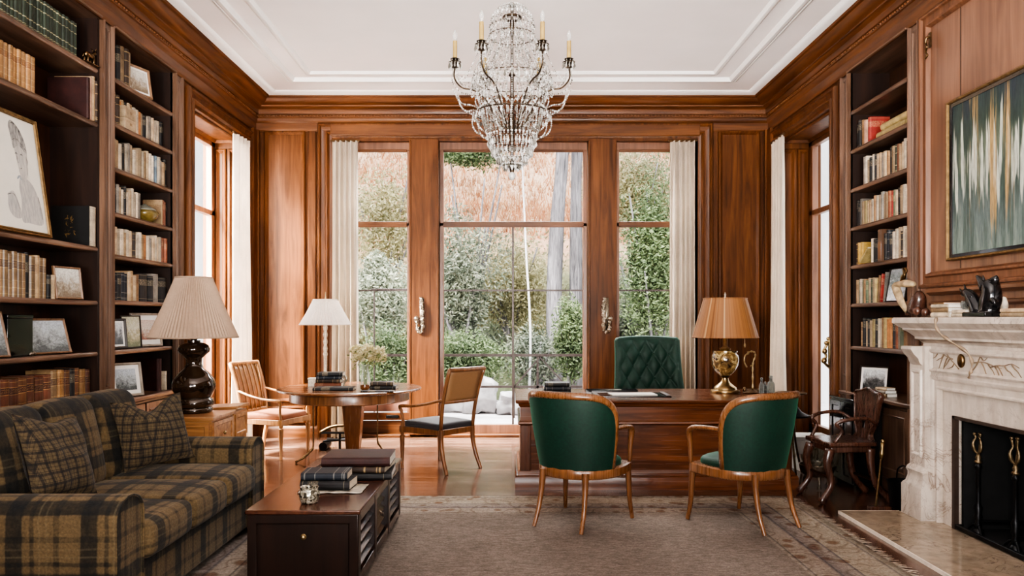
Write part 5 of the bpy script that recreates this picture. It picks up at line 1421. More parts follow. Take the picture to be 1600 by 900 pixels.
for k, (px, c, a, lab) in enumerate(((1371,'tan',-7,'tan book leaning on the sixth shelf beside the snowy picture'),(1375,'red',-8,'thin red book leaning between tan and grey on the sixth shelf'),(1380,'grey',-9,'wide dark grey book leaning against the snowy picture'))):
    o = book(lab, (W+.05+.0*k, YL(px), 1.5745), .024 if k != 1 else .018, .235+.01*k, .19, c, PI, 'leaning books on the sixth shelf'); o.rotation_euler = (R(a), 0, PI)
o = book('small yellowed book leaning at a slant on the fifth shelf', (W+.03, YL(1344)-.03, 1.927), .02, .19, .14, 'yellow', PI); o.rotation_euler = (R(-52), 0, PI); o.location.z = 1.945
def flat(label, c, sz, col, yaw=0, group=None, pages=None):
    """book lying flat: c = centre of its underside; sz = (spine length, width, thickness)"""
    o = book(label, c, sz[2], sz[0], sz[1], col, group=group, pages=pages)
    M_ = Matrix.Rotation(yaw, 4, 'Z') @ Matrix(((0,0,1,0),(1,0,0,0),(0,1,0,0),(0,0,0,1)))   # x->y, y->z, z->x
    # local: spine faces +x, thick y, height z -> spine faces +y, thick z, length x ; flip so the spine faces -y
    M_ = Matrix.Rotation(yaw, 4, 'Z') @ Matrix.Rotation(PI, 4, 'Z') @ Matrix(((0,0,1,0),(1,0,0,0),(0,1,0,0),(0,0,0,1)))
    off = M_ @ Vector((-sz[1]/2, 0, sz[0]/2))
    M_.translation = Vector((c[0]-off.x, c[1]-off.y, c[2]+sz[2]/2-off.z))
    o.matrix_world = M_
    return o
yy = (YL(1368)+YL(1422))/2; 
flat('yellow cloth volume lying flat, lower of two on the second shelf', (W+.15, yy+.03, 2.9886), (.5,.2,.06), 'yellow', R(-90), 'yellow volumes lying flat')
flat('yellow cloth volume lying flat, upper of two on the second shelf', (W+.15, yy-.02, 3.0490), (.46,.2,.06), 'yellow', R(-91), 'yellow volumes lying flat')
t = thing('bookend', 'tall plain wooden block among the books on the fifth shelf', 'bookend', (W+.11, YL(1374), 1.9226))
b = MB(); b.box(-.06,.05,-.03,.03,0,.28); b.build('block', WC_Z, t, bevel=.003); b = MB(); b.box(-.064,-.06,-.022,.022,.02,.17); b.build('face_plate', WAL, t)
# green glazed bowl
t = thing('glazed_bowl', 'olive green glazed lidded bowl on the fourth shelf of the narrow bookcase', 'bowl', (-(W+.13), YL(240), 2.2736))
b = MB(); b.lathe([(.04,0),(.06,.01),(.10,.045),(.12,.08),(.115,.10),(.1,.112)], n=24); b.build('body', plain('olive_glaze', (.17,.12,.035), .25, coat=.5, var=.5, nscale=25), t, smooth=180)
b = MB(); b.lathe([(.098,.112),(.09,.125),(.05,.15),(.015,.165),(.012,.172)], n=24); b.build('lid', plain('grey_glaze', (.22,.22,.18), .3, var=.3), t, smooth=180)
# little bronze animal on the top shelf, silver trinket
t = thing('animal_figurine', 'small bronze animal figurine at the end of the top shelf', 'figurine', (-(W+.02), 5.70, 3.3206), R(85))
b = MB()
b.tube(spline([(-.05,0,.06),(0,0,.065),(.045,0,.06)],5), [.018,.02,.021,.021,.02,.021,.022,.022,.021,.02,.018], 9)
for x, y in ((-.035,.012),(-.035,-.012),(.035,.012),(.035,-.012)): b.tube([(x,y,.055),(x+.004,y*1.2,.03),(x-.002,y*1.2,0)], [.011,.007,.008], 6)
b.tube([(.04,0,.065),(.058,0,.092),(.068,0,.104)], [.015,.011,.012], 7); b.tube([(.06,0,.105),(.085,0,.096)], [.013,.007], 7)
for s in (-1,1): b.tube([(.062,s*.007,.112),(.058,s*.02,.132)], [.005,.002], 5)
b.tube([(-.05,0,.066),(-.065,0,.055),(-.07,0,.03)], [.005,.004,.003], 5)
b.build('body', BRONZE, t, smooth=180)
b = MB(); b.box(-.07,.09,-.03,.03,-.0,.006); b.build('base', BRONZE, t)
t = thing('trinket', 'tiny silver knot trinket on the fifth shelf, before the dark box', 'ornament', (-(W+.04), YL(48), 1.1806))
b = MB(); b.tube(spline([(0,-.03,.01),(.005,-.015,.022),(-.005,0,.01),(.005,.012,.024),(0,.03,.012)],4), .009, 7); b.build('knot', PEWTER, t, smooth=180)
t = thing('dark_box', 'black lacquered box upright between two framed pictures above the sofa', 'box', (-(W+.2), YL(30,.1)+.03, 1.1806))
b = MB(); b.box(-.1,.09,-.13,.13,0,.25); b.build('body', BLACKLAC, t, bevel=.004); b = MB(); b.box(-.104,.094,-.134,.134,.2506,.275); b.build('lid', BLACKLAC, t, bevel=.004)

# ------------------------------------------------------------------ framed pictures
def artmat(name, bg, tones, scale=5, sky=True):
    m, nt, b = newmat('art_'+name)
    v = coords(nt, 'Generated'); sx = nt.nodes.new('ShaderNodeSeparateXYZ'); L(nt, v, sx.inputs[0])
    n1 = noise(nt, v, scale, 6, .65, .4); n2 = noise(nt, v, scale*3.5, 5, .7)
    h = math_(nt,'ADD', math_(nt,'MULTIPLY', sx.outputs[2], .8), math_(nt,'MULTIPLY', math_(nt,'SUBTRACT', n1, .5), 1.3))
    r = ramp(nt, h, [(.05, tones[0]), (.3, tones[1]), (.5, tones[2]), (.75, bg)])
    c = mixc(nt, .7, r.outputs[0], ramp(nt, n2, [(.35,(.55,.55,.55)),(.6,(1.15,1.15,1.15))]).outputs[0], 'MULTIPLY')
    L(nt, c, b.inputs['Base Color']); b.inputs['Roughness'].default_value = .25; return m
ART = {
 'grey': artmat('grey_landscape', (.5,.54,.58), ((.12,.13,.13),(.3,.32,.32),(.42,.45,.46))),
 'sepia': artmat('sepia_tree', (.6,.58,.52), ((.2,.15,.1),(.34,.29,.22),(.5,.47,.42))),
 'photo': artmat('photo_print', (.62,.63,.63), ((.04,.04,.04),(.12,.12,.12),(.4,.4,.4)), 3.5),
 'floral': artmat('floral_print', (.62,.5,.42), ((.3,.14,.1),(.5,.38,.3),(.6,.54,.46)), 7),
 'meadow': artmat('meadow_print', (.45,.42,.28), ((.16,.17,.1),(.34,.3,.18),(.5,.46,.36)), 6),
 'snow': artmat('snow_print', (.28,.3,.3), ((.7,.72,.74),(.45,.48,.48),(.14,.16,.15)), 4),
}
MATB = plain('mount_card', (.72,.7,.66), .85, var=.03)
def picture(label, s, y, z, w, h, art, fmat, lean=12, yaw=0, fw=.014, mount=0, xs=.06, group=None, name='framed_picture'):
    """stands on a shelf of the side wall s, facing the room; y = centre"""
    ht = h*math.sin(R(lean))
    t = thing(name, label, 'picture', (s*(W+xs), y, z+.004), 0, group)
    Mx = Matrix.Rotation((PI/2 if s < 0 else -PI/2)-R(yaw), 4, 'Z') @ Matrix.Rotation(R(-lean), 4, 'X')
    # local: x across, -y towards viewer, z up
    mp = lambda a, c, hh: Mx @ Vector((a, -hh, c))
    b = MB(); b.frame([(0,-.008),(0,.008),(.003,.012),(fw*.6,.012),(fw*.8,.008),(fw,.004),(fw,-.004)], -w/2, w/2, .001, h, mp); b.build('picture_frame', fmat, t, smooth=30)
    if mount:
        b = MB(); b.add([mp(-w/2+fw*.7,fw*.7+.001,.0005), mp(w/2-fw*.7,fw*.7+.001,.0005), mp(w/2-fw*.7,h-fw*.7,.0005), mp(-w/2+fw*.7,h-fw*.7,.0005)], [(0,1,2,3)]); b.build('mount', MATB, t)
    q = fw*.8+mount
    b = MB(); a0, a1, c0, c1 = -w/2+q, w/2-q, q+.001, h-q
    b.add([mp(a0,c0,.0015), mp(a1,c0,.0015), mp(a1,c1,.0015), mp(a0,c1,.0015)], [(0,1,2,3)])
    b.build('print', art, t, fix=False)
    b = MB(); b.add([mp(-w/2+.002,.003,-.006), mp(w/2-.002,.003,-.006), mp(w/2-.002,h-.003,-.006), mp(-w/2+.002,h-.003,-.006)], [(0,1,2,3)]); b.build('backing', BLACKLAC, t)
    b = MB(); b.add([mp(-.02,h*.6,-.0065), mp(.02,h*.6,-.0065), Mx @ Vector((.03, .006+.0*h, .003)) + Vector((-s*0,0,0)), Mx @ Vector((-.03,.006,.003))], [(0,1,2,3)]); b.build('easel_back', BLACKLAC, t, solid=.002)
    return t
PF_W = wood('picture_frame_wood', (.14,.075,.04), (.34,.2,.11), 'Z', scale=4)
PF_D = plain('dark_picture_frame', (.03,.02,.015), .35, var=.3)
PF_S = plain('grey_wood_frame', (.3,.25,.2), .5, var=.25)
picture('wood-framed grey landscape leaning right of the leather set above the sofa', -1, YL(116,.04)-.05, 1.564, .25, .235, ART['sepia'], PF_W, 7, 12, xs=.045)
picture('wood-framed misty landscape leaning mid-shelf, above the sofa back', -1, YL(86,.06), 1.18, .36, .255, ART['grey'], PF_W, 16, 14, xs=.09)
picture('wood-framed landscape cut by the picture edge, beside the black box', -1, 4.70, 1.18, .34, .30, ART['grey'], PF_W, 14, 10, xs=.09)
picture('sepia portrait in a wooden frame on the narrow bookcase top shelf', -1, YL(221,.05), 3.335, .27, .26, ART['sepia'], PF_W, 9, 18, .022, .02, xs=.06)
picture('small dark framed picture at the pilaster end, seventh shelf', -1, YL(187,.06), 1.18, .19, .25, ART['photo'], PF_D, 6, 25, .02, .02, xs=.08)
picture('narrow meadow picture in a dark frame, middle of the seventh shelf', -1, YL(210,.06), 1.18, .2, .275, ART['meadow'], PF_D, 5, 22, .01, 0, xs=.08)
picture('floral print in a wide grey frame behind the pleated lamp shade', -1, YL(240,.06), 1.18, .34, .30, ART['floral'], PF_S, 7, 18, .02, .045, xs=.11)
picture('matted grey print in a tilted wooden frame on the ledge behind sofa', -1, YL(207,.03), .78, .28, .285, ART['grey'], PF_S, 12, 35, .022, .035, xs=.07)
picture('black-and-white photograph in a slim frame on the ledge beside fireplace', 1, YL(1355,.04), .76, .26, .245, ART['photo'], PF_D, 9, -38, .012, .022, xs=.09)
picture('snowy landscape print leaning behind the mantel horns, sixth shelf', 1, YL(1397,.05), 1.571, .25, .28, ART['snow'], PF_D, 10, -8, .006, 0, xs=.06)
picture('pale print half hidden behind the mantel, on the fireplace ledge', 1, YL(1416,.05), .76, .2, .22, ART['snow'], PF_D, 8, -6, .014, .02, xs=.2)
book('big dark album standing upright on the ledge behind the pleated lamp', (-(W+.05), 6.92, .7806), .05, .29, .25, 'maroon', R(-25))
book('small pale book standing at the window end of the lamp ledge', (-(W+.05), 7.05, .7806), .03, .17, .14, 'ivory', 0)
flat('small pale book lying on the fireplace ledge, bottom of three', (W+.10, YL(1384,.1), .7606), (.16,.11,.03), 'buff', R(-80), 'small books on the ledge by the fireplace', PAGES_W)
flat('small grey book lying on the fireplace ledge, middle of three', (W+.10, YL(1384,.1), .7912), (.15,.11,.025), 'grey', R(-86), 'small books on the ledge by the fireplace', PAGES_W)
flat('small cream book lying on the fireplace ledge, top of three', (W+.10, YL(1384,.1)+.005, .8168), (.13,.10,.022), 'cream', R(-76), 'small books on the ledge by the fireplace', PAGES_W)

# portrait drawing: pencil sketch of a person in a headscarf, on cream paper
t = thing('portrait_drawing', 'large gilt-framed pencil drawing of a person in a headscarf, above the sofa', 'picture', (-(W+.01), 4.78, 1.9712))
lean = 8; PH, PW = .80, .86
Mx = Matrix.Rotation(PI/2, 4, 'Z') @ Matrix.Rotation(R(-lean), 4, 'X')
mp = lambda a, c, hh: Mx @ Vector((a, -hh, c))
b = MB(); b.frame([(0,-.012),(0,.012),(.004,.017),(.012,.012),(.016,.017),(.024,.015),(.028,.004)], -PW/2, PW/2, .002, PH, mp); b.build('picture_frame', GOLDFR, t, smooth=30)
b = MB(); b.add([mp(-PW/2+.02,.02,0), mp(PW/2-.02,.02,0), mp(PW/2-.02,PH-.02,0), mp(-PW/2+.02,PH-.02,0)], [(0,1,2,3)]); b.build('paper', plain('cream_paper', (.66,.63,.56), .8, var=.05, nscale=5), t)
b = MB(); b.add([mp(-PW/2+.002,.004,-.01), mp(PW/2-.002,.004,-.01), mp(PW/2-.002,PH,-.01), mp(-PW/2+.002,PH,-.01)], [(0,1,2,3)]); b.build('backing', PF_D, t)
def pencil(name, c, k):
    m, nt, bb = newmat(name); f = noise(nt, coords(nt,'Object',(1,26,7),(k,0,0),(.6,0,0)), 2.2, 4, .6, .3)
    L(nt, ramp(nt, f, [(.34,c),(.8,(.56,.53,.475))]).outputs[0], bb.inputs['Base Color']); bb.inputs['Roughness'].default_value = .85; return m
def stroke(poly, hgt, mat, nm, fill=True, wdt=.003):
    b = MB()
    P = [Vector((p[0],p[1],0)) for p in spline([(x,y,0) for x,y in poly]+[(poly[0][0],poly[0][1],0)], 6)] if fill else [Vector(p) for p in spline([(x,y,0) for x,y in poly], 6)]
    if fill: b.add([mp(p.x,p.y,hgt) for p in P[:-1]], [tuple(range(len(P)-1))])
    else:
        vs = []
        for i, p in enumerate(P):
            d = (P[min(i+1,len(P)-1)]-P[max(0,i-1)]).normalized(); n_ = Vector((-d.y,d.x,0))*wdt*(.4+.6*math.sin(PI*i/(len(P)-1)))
            vs += [mp(p.x+n_.x,p.y+n_.y,hgt), mp(p.x-n_.x,p.y-n_.y,hgt)]
        b.add(vs, [(2*i,2*i+1,2*i+3,2*i+2) for i in range(len(P)-1)])
    return b.build(nm, mat, t, fix=False)
P1, P2, P3 = pencil('pencil_light', (.34,.33,.32), 1), pencil('pencil_mid', (.13,.13,.135), 2), pencil('pencil_dark', (.04,.04,.045), 3)
ox, oy = .20, .03
S_ = lambda pts: [(ox+x, oy+y) for x, y in pts]
stroke(S_([(-.01,.36),(.05,.35),(.12,.30),(.16,.20),(.17,.06),(.02,.05),(-.05,.06),(-.03,.2),(-.035,.28)]), .001, P1, 'sketched_shoulder')
stroke(S_([(-.035,.54),(-.02,.44),(-.005,.36),(.04,.33),(.075,.38),(.085,.46),(.09,.55),(.03,.57)]), .0014, pencil('pencil_skin', (.36,.34,.32), 4), 'sketched_face')
stroke(S_([(-.06,.63),(-.065,.68),(-.035,.715),(.02,.69),(.065,.64),(.09,.57),(.085,.52),(.02,.56),(-.04,.53),(-.05,.58)]), .0018, P2, 'sketched_headscarf')
stroke(S_([(-.055,.69),(-.01,.70),(.04,.66),(.07,.6)]), .0022, P3, 'sketched_fold', False, .006)
stroke(S_([(-.045,.585),(0,.6),(.05,.57),(.085,.54)]), .0022, P3, 'sketched_fold', False, .004)
stroke(S_([(-.015,.485),(-.02,.45),(-.008,.443)]), .0022, P3, 'sketched_nose', False, .003)
for ex in (-.022,.03): stroke(S_([(ex-.012,.497),(ex,.503),(ex+.014,.496)]), .0022, P3, 'sketched_eye', False, .004)
stroke(S_([(-.012,.41),(.004,.405),(.02,.412)]), .0022, P3, 'sketched_mouth', False, .004)
stroke(S_([(.078,.50),(.084,.47),(.08,.44)]), .0022, P2, 'sketched_ear', False, .005)
stroke(S_([(.15,.24),(.165,.15),(.165,.09)]), .0022, P3, 'sketched_sleeve', False, .006)
stroke(S_([(-.045,.33),(-.02,.35),(0,.33)]), .0022, pencil('pencil_blue', (.16,.22,.28), 5), 'sketched_collar', False, .008)
stroke(S_([(-.16,.22),(-.1,.24),(-.06,.16),(-.05,.08),(-.12,.07),(-.17,.12)]), .0012, P1, 'sketched_hand')
stroke(S_([(-.17,.21),(-.1,.22),(-.06,.13)]), .0022, P3, 'sketched_line', False, .003)
# ------------------------------------------------------------------ lamps
def pleated(b, r0, z0, r1, z1, n, amp):
    m = n*4
    prof = [(r0, z0), (lerp(r0,r1,.5)-.004, lerp(z0,z1,.5)), (r1, z1)]
    b.grid(lambda i, j: ((prof[j][0]+amp*(abs((i % 4)-2)-1))*math.cos(2*PI*i/m), (prof[j][0]+amp*(abs((i % 4)-2)-1))*math.sin(2*PI*i/m), prof[j][1]), m, 3, cu=True)
def shade_mat(name, c, trans=.35):
    return fabric(name, c, .9, .1, .05, 60, .1, trans=trans)
def shade(t, r0, z0, r1, z1, mat, n=60, trim=None):
    b = MB(); pleated(b, r0, z0, r1, z1, n, .004); s_ = b.build('lamp_shade', mat, t, smooth=60)
    b = MB()
    for r_, z_ in ((r0,z0),(r1,z1)):
        b.tube([((r_+.001)*math.cos(2*PI*k/48),(r_+.001)*math.sin(2*PI*k/48),z_) for k in range(48)], .006, 6, closed=True)
        if r_ == r1:
            for k in range(3): b.bar((0,0,z_-.01), ((r_-.004)*math.cos(k*2.09),(r_-.004)*math.sin(k*2.09),z_-.002), .003, 5)
    b.build('shade_trim', trim or mat, s_, smooth=60)
    return s_
GOURD = plain('dark_bronze_glaze', (.035,.02,.011), .13, .35, coat=.8, var=.6, nscale=9)
Yl = 5.7; z0 = .735
t = thing('gourd_lamp', 'tall dark gourd-shaped lamp with brown pleated shade on the end table', 'lamp', (wx(303,Yl), Yl, z0))
b = MB(); b.lathe([(.125,0),(.135,.012),(.135,.03),(.125,.04),(.14,.055),(.145,.075),(.135,.1),(.12,.112),(.132,.135),(.152,.175),(.155,.21),(.142,.25),(.11,.29),(.07,.325),(.055,.36),(.057,.4),(.085,.425),(.11,.45),(.113,.475),(.1,.5),(.07,.515),(.045,.52),(.045,.535)], n=40)
b.build('base', GOURD, t, smooth=60)
b = MB(); b.lathe([(.02,.535),(.028,.545),(.012,.56),(.012,.62)], n=16); b.build('neck', BRONZE, t, smooth=60)
shade(t, .312, wz(527,Yl)-z0, .128, wz(434,Yl)-z0, shade_mat('brown_pleated_shade', (.43,.31,.225), .25), 72)
Yw_ = 7.85; z0 = .7505
t = thing('column_lamp', 'slim table lamp with white pleated shade on the round table', 'lamp', (wx(508.5,Yw_), Yw_, z0))
b = MB(); b.lathe([(.075,0),(.078,.012),(.06,.022),(.03,.035),(.022,.06)], n=24); b.build('base', BRASS, t, smooth=50)
b = MB(); zt = wz(507,Yw_)-z0
b.lathe([(.018,.06),(.022,.1),(.017,.12),(.017,.3),(.024,.32),(.017,.345),(.019,.36)]+[(.019+.004*math.sin(k*1.6), .36+k*.018) for k in range(int((zt-.36)/.018))]+[(.016,zt),(.012,zt+.05)], n=16)
b.build('stem', plain('ivory_brass_stem', (.5,.42,.32), .35, .4, var=.3, nscale=60), t, smooth=50)
shade(t, .258, zt, .12, wz(468.5,Yw_)-z0, shade_mat('white_pleated_shade', (.88,.83,.77), .45), 56)
b = MB(); b.lathe([(.006,wz(470,Yw_)-z0),(.01,wz(466,Yw_)-z0),(.004,wz(463,Yw_)-z0),(.007,wz(461,Yw_)-z0),(.002,wz(456,Yw_)-z0)], n=10); b.build('finial', BRASS, t, smooth=60)
Yd = 7.08; z0 = .7505
t = thing('urn_lamp', 'desk lamp with gilt urn base and amber striped shade', 'lamp', (wx(1133,Yd), Yd, z0))
b = MB(); b.lathe([(.13,0),(.135,.012),(.13,.025),(.105,.03),(.1,.05),(.075,.07),(.045,.095),(.03,.12),(.03,.135),(.045,.145)], n=32, sx=1); b.build('foot', BRASS, t, smooth=45)
URN = newmat('tortoise_urn'); m_, nt_, b_ = URN
vv = noise(nt_, coords(nt_), 9, 4, .6, .8); L(nt_, ramp(nt_, vv, [(.38,(.035,.022,.012)),(.5,(.2,.12,.045)),(.56,(.55,.42,.2)),(.62,(.05,.03,.015))]).outputs[0], b_.inputs['Base Color']); b_.inputs['Roughness'].default_value = .16; b_.inputs['Metallic'].default_value = .15; b_.inputs['Coat Weight'].default_value = .6
b = MB(); b.lathe([(.03,.145),(.05,.16),(.09,.2),(.118,.255),(.125,.31),(.118,.345),(.1,.365),(.112,.375),(.112,.385),(.06,.395)], n=32); b.build('urn', m_, t, smooth=50)
zt = wz(527,Yd)-z0
b = MB(); b.lathe([(.045,.395),(.05,.405),(.03,.42),(.02,.43),(.02,zt+.05)], n=16); b.build('neck', BRASS, t, smooth=50)
m2, nt2, b2 = newmat('amber_striped_shade')
tc = nt2.nodes.new('ShaderNodeTexCoord'); sp = nt2.nodes.new('ShaderNodeSeparateXYZ'); L(nt2, tc.outputs['Object'], sp.inputs[0])
an = math_(nt2,'ARCTAN2', sp.outputs[1], sp.outputs[0]); fr = N(nt2,'ShaderNodeTexNoise',Scale=5.0,Detail=2); fr.noise_dimensions = '1D'; L(nt2, an, fr.inputs['W'])
cA = ramp(nt2, fr.outputs['Fac'], [(.3,(.2,.085,.035)),(.45,(.36,.17,.065)),(.55,(.27,.12,.05)),(.7,(.5,.3,.14))]).outputs[0]
L(nt2, cA, b2.inputs['Base Color']); b2.inputs['Roughness'].default_value = .5
tr = nt2.nodes.new('ShaderNodeBsdfTranslucent'); L(nt2, cA, tr.inputs[0]); mx = nt2.nodes.new('ShaderNodeMixShader'); mx.inputs[0].default_value = .25; L(nt2, b2.outputs[0], mx.inputs[1]); L(nt2, tr.outputs[0], mx.inputs[2]); L(nt2, mx.outputs[0], nt2.nodes['Material Output'].inputs[0])
b = MB(); r0, r1, z1 = .298, .195, wz(466.5,Yd)-z0
b.grid(lambda i, j: (lerp(r0,r1,j/3)*math.cos(2*PI*i/80), lerp(r0,r1,j/3)*math.sin(2*PI*i/80), lerp(zt,z1,j/3)), 80, 4, cu=True); s_ = b.build('lamp_shade', m2, t, smooth=180)
b = MB()
for rr, zz in ((r0,zt),(r1,z1)): b.tube([((rr+.001)*math.cos(2*PI*k/48),(rr+.001)*math.sin(2*PI*k/48),zz) for k in range(48)], .005, 6, closed=True)
for k in range(3): b.bar((0,0,z1-.01), ((r1-.004)*math.cos(k*2.09),(r1-.004)*math.sin(k*2.09),z1-.002), .003, 5)
b.build('shade_trim', m2, s_, smooth=60)
b = MB(); b.lathe([(.006,z1-.01),(.014,z1+.01),(.006,z1+.022),(.011,z1+.035),(.003,z1+.06)], n=10); b.build('finial', PEWTER, t, smooth=60)
b = MB(); b.tube([(.04,0,zt+.02),(.178,-.01,zt-.01),(.178,-.01,zt-.06)], .0025, 5); b.sphere((.178,-.01,zt-.075), .014, 8, 6, sq=(.7,.7,1.5)); b.build('pull_chain', BRASS, t, smooth=60)

# end table chest beside the sofa
t = thing('end_chest', 'small golden wood chest with panelled drawers beneath the gourd lamp', 'chest', (-2.38, 5.62, 0))
b = MB(); b.box(-2.60,-2.10,5.40,5.85,.71,.734); b.build('top', CHEST, t, bevel=.004, world=True)
b = MB(); b.box(-2.58,-2.12,5.42,5.83,.05,.71); b.build('carcass', CHEST, t, world=True)
for j, (z0_, z1_) in enumerate(((.5,.695),(.28,.48),(.07,.26))):
    for nm, mpx, a0, a1 in (('drawer', lambda a, c, h: (-2.12+h, a, c), 5.435, 5.815), ('end_panel', lambda a, c, h: (a, 5.42-h, c), -2.565, -2.135)):
        b = MB(); b.frame([(0,0),(0,.012),(.03,.012),(.036,.006)], a0, a1, z0_, z1_, mpx, close=True); d = b.build(nm, CHEST, t, smooth=30, world=True)
        if nm == 'drawer':
            b = MB(); b.sphere((-2.10, 5.62, (z0_+z1_)/2), .012, 8, 6); b.build('knob', BRASS, d, smooth=180, world=True)
for x in (-2.56,-2.14):
    for y in (5.44,5.81):
        b = MB(); b.box(x-.02,x+.02,y-.02,y+.02,0,.05); b.build('foot', CHEST, t, bevel=.003, world=True)
t = thing('wooden_box', 'golden wooden lidded box standing behind the chest, by the window', 'box', (-2.36, 6.14, 0))
b = MB(); b.box(-2.55,-2.17,6.0,6.28,.0,.70); b.build('body', CHEST, t, bevel=.004, world=True)
b = MB(); b.frame([(0,0),(0,.01),(.03,.01),(.036,.004)], 6.01, 6.27, .5, .68, lambda a, c, h: (-2.17+h, a, c), close=True); b.build('side_panel', CHEST, t, world=True)
b = MB(); b.obox((-2.36,6.14,.725), (.42,.3,.02), Matrix.Rotation(R(-3),3,'Y')); b.build('lid', CHEST, t, bevel=.003, world=True)

# ------------------------------------------------------------------ things on the round table
ZT = .7505
def on_table(px, Y): return wx(px, Y)
x0 = wx(516,7.42)
flat('flat black folio at the foot of the book stack, round table', (wx(522,7.33), 7.36, ZT), (.38,.2,.028), 'black', R(2))
for k, (c, ln, th, lab) in enumerate((('rust',.26,.05,'rust brown book at the bottom of the round table stack'),('dark brown',.24,.034,'dark brown book second up in the round table stack'),('navy',.25,.03,'navy book second from top of the round table stack'),('black',.25,.036,'black book on top of the round table stack'))):
    zz = ZT+sum((.0505,.0345,.0305,.0365)[:k]); flat(lab, (wx(514,7.62)+.006*k, 7.64, zz), (ln,.17,th), c, R((2,-3,1,3)[k]), 'books stacked on the round table by the lamp')
t = thing('trinket_box', 'small pale ornate box behind the book stack on round table', 'box', (wx(489,7.72), 7.74, ZT))
b = MB(); b.box(-.045,.045,-.04,.04,0,.07); b.build('body', plain('bone_inlay', (.6,.55,.47), .5, var=.3, nscale=60), t, bevel=.004); b = MB(); b.box(-.048,.048,-.043,.043,.0702,.088); b.build('lid', plain('bone_inlay_lid', (.66,.61,.53), .5, var=.25, nscale=60), t, bevel=.004)
t = thing('scroll_ornament', 'small pale curled ornament leaning at the end of book stack', 'ornament', (wx(537,7.56), 7.56, ZT))
b = MB(); b.tube(spline([(0,0,.012),(.01,0,.05),(.03,0,.09),(.012,0,.115),(-.012,0,.095),(.002,0,.075)],5), .010, 7); b.build('scroll', PEWTER, t, smooth=180)
b = MB(); b.lathe([(.03,0),(.03,.008),(.012,.014)], n=14); b.build('base', PEWTER, t, smooth=50)
# vase with pale flowers
Yv = 7.66; xv = wx(571,Yv)
t = thing('flower_vase', 'clear glass vase of pale yellow flowers on the round table', 'vase', (xv, Yv, ZT))
b = MB(); b.lathe([(.035,0),(.045,.01),(.05,.06),(.042,.12),(.03,.17),(.034,.2),(.05,.225)], n=24, cap=False); b.lathe([(.001,.004),(.035,.004)], n=24, cap=False); b.build('vessel', VASEGL, t, smooth=180)
FL1 = leaf_mat('pale_petals', (.5,.44,.24), (.68,.6,.38), (.8,.74,.54)); FL2 = leaf_mat('bouquet_leaves', (.1,.14,.05), (.2,.24,.1), (.3,.33,.16))
g = random.Random(8); b = MB(); lf = MB(); st = MB()
for k in range(75):
    a = g.random()*2*PI; rr = .17*math.sqrt(g.random()); p = Vector((rr*math.cos(a)+.025, rr*.7*math.sin(a), .26+.13*g.random()+.04*(1-rr/.17)))
    for q in range(16):
        d = Vector((g.gauss(0,1),g.gauss(0,1),g.gauss(0,1))).normalized(); n_ = d.orthogonal().normalized(); c0 = p+d*.012*g.random(); s = .02+.01*g.random()
        b.add([c0-n_*s*.3, c0+d*s*.6+n_*s*.5, c0+d*s, c0+d*s*.4-n_*s*.6], [(0,1,2,3)])
    for q in range(2):
        d = Vector((g.gauss(0,1),g.gauss(0,1),g.gauss(0,.5))).normalized(); n_ = d.orthogonal().normalized(); c0 = p+d*.02-Vector((0,0,.03+.03*g.random())); s = .04
        lf.add([c0, c0+d*s*.5+n_*s*.22, c0+d*s, c0+d*s*.5-n_*s*.22], [(0,1,2,3)])
    if k < 16: st.tube(spline([(rr*.1*math.cos(a), rr*.1*math.sin(a), .02), (rr*.15*math.cos(a),rr*.15*math.sin(a),.18), p],4), .0022, 5)
b.build('flower', FL1, t, fix=False); lf.build('leaf', FL2, t, fix=False); st.build('stem', plain('flower_stems', (.2,.24,.1), .6), t)
t = thing('wooden_bowl', 'small turned wooden bowl beside the flower vase', 'bowl', (wx(570,7.32), 7.32, ZT))
b = MB(); b.lathe([(.022,0),(.04,.012),(.046,.03),(.042,.05),(.038,.05),(.038,.03),(.02,.014),(.0,.013)], n=24, cap=False); b.build('body', TBL, t, smooth=60)
flat('black book at the bottom of the pair right of the flowers', (wx(600,7.45), 7.47, ZT), (.25,.16,.034), 'black', R(-3), 'dark books beside the flower vase')
flat('dark brown book on top of the pair right of the flowers', (wx(597,7.45), 7.47, ZT+.0345), (.22,.15,.036), 'dark brown', R(4), 'dark books beside the flower vase')
flat('thin dark folder lying at the near edge of the round table', (wx(590,7.17), 7.2, ZT), (.3,.12,.008), 'black', R(-2))

# low folding iron stand under the round table
t = thing('iron_stand', 'low black iron stand with rollers on the floor under the round table', 'stand', (wx(531,8.45), 8.45, 0))
b = MB(); b.box(-.2,.2,-.02,.02,.17,.19); b.bar((-.16,-.1,.1),(.16,.1,.1),.012,7); b.bar((-.16,.1,.1),(.16,-.1,.1),.012,7); b.build('cross_bar', BLACKIRON, t)
b = MB(); b.bar((0,0,.0),(0,0,.19),.014,8); b.build('post', BLACKIRON, t)
for s in (-1,1):
    b = MB(); b.bar((s*.16,-.11,.045),(s*.16,.11,.045),.045,14); b.build('roller', BLACKIRON, t, smooth=50)
b = MB(); b.tube(spline([(-.22,0,.18),(-.1,.02,.24),(.05,0,.26),(.18,.02,.24),(.2,0,.18)],4), .018, 7); b.build('handle', BRONZE, t, smooth=180)

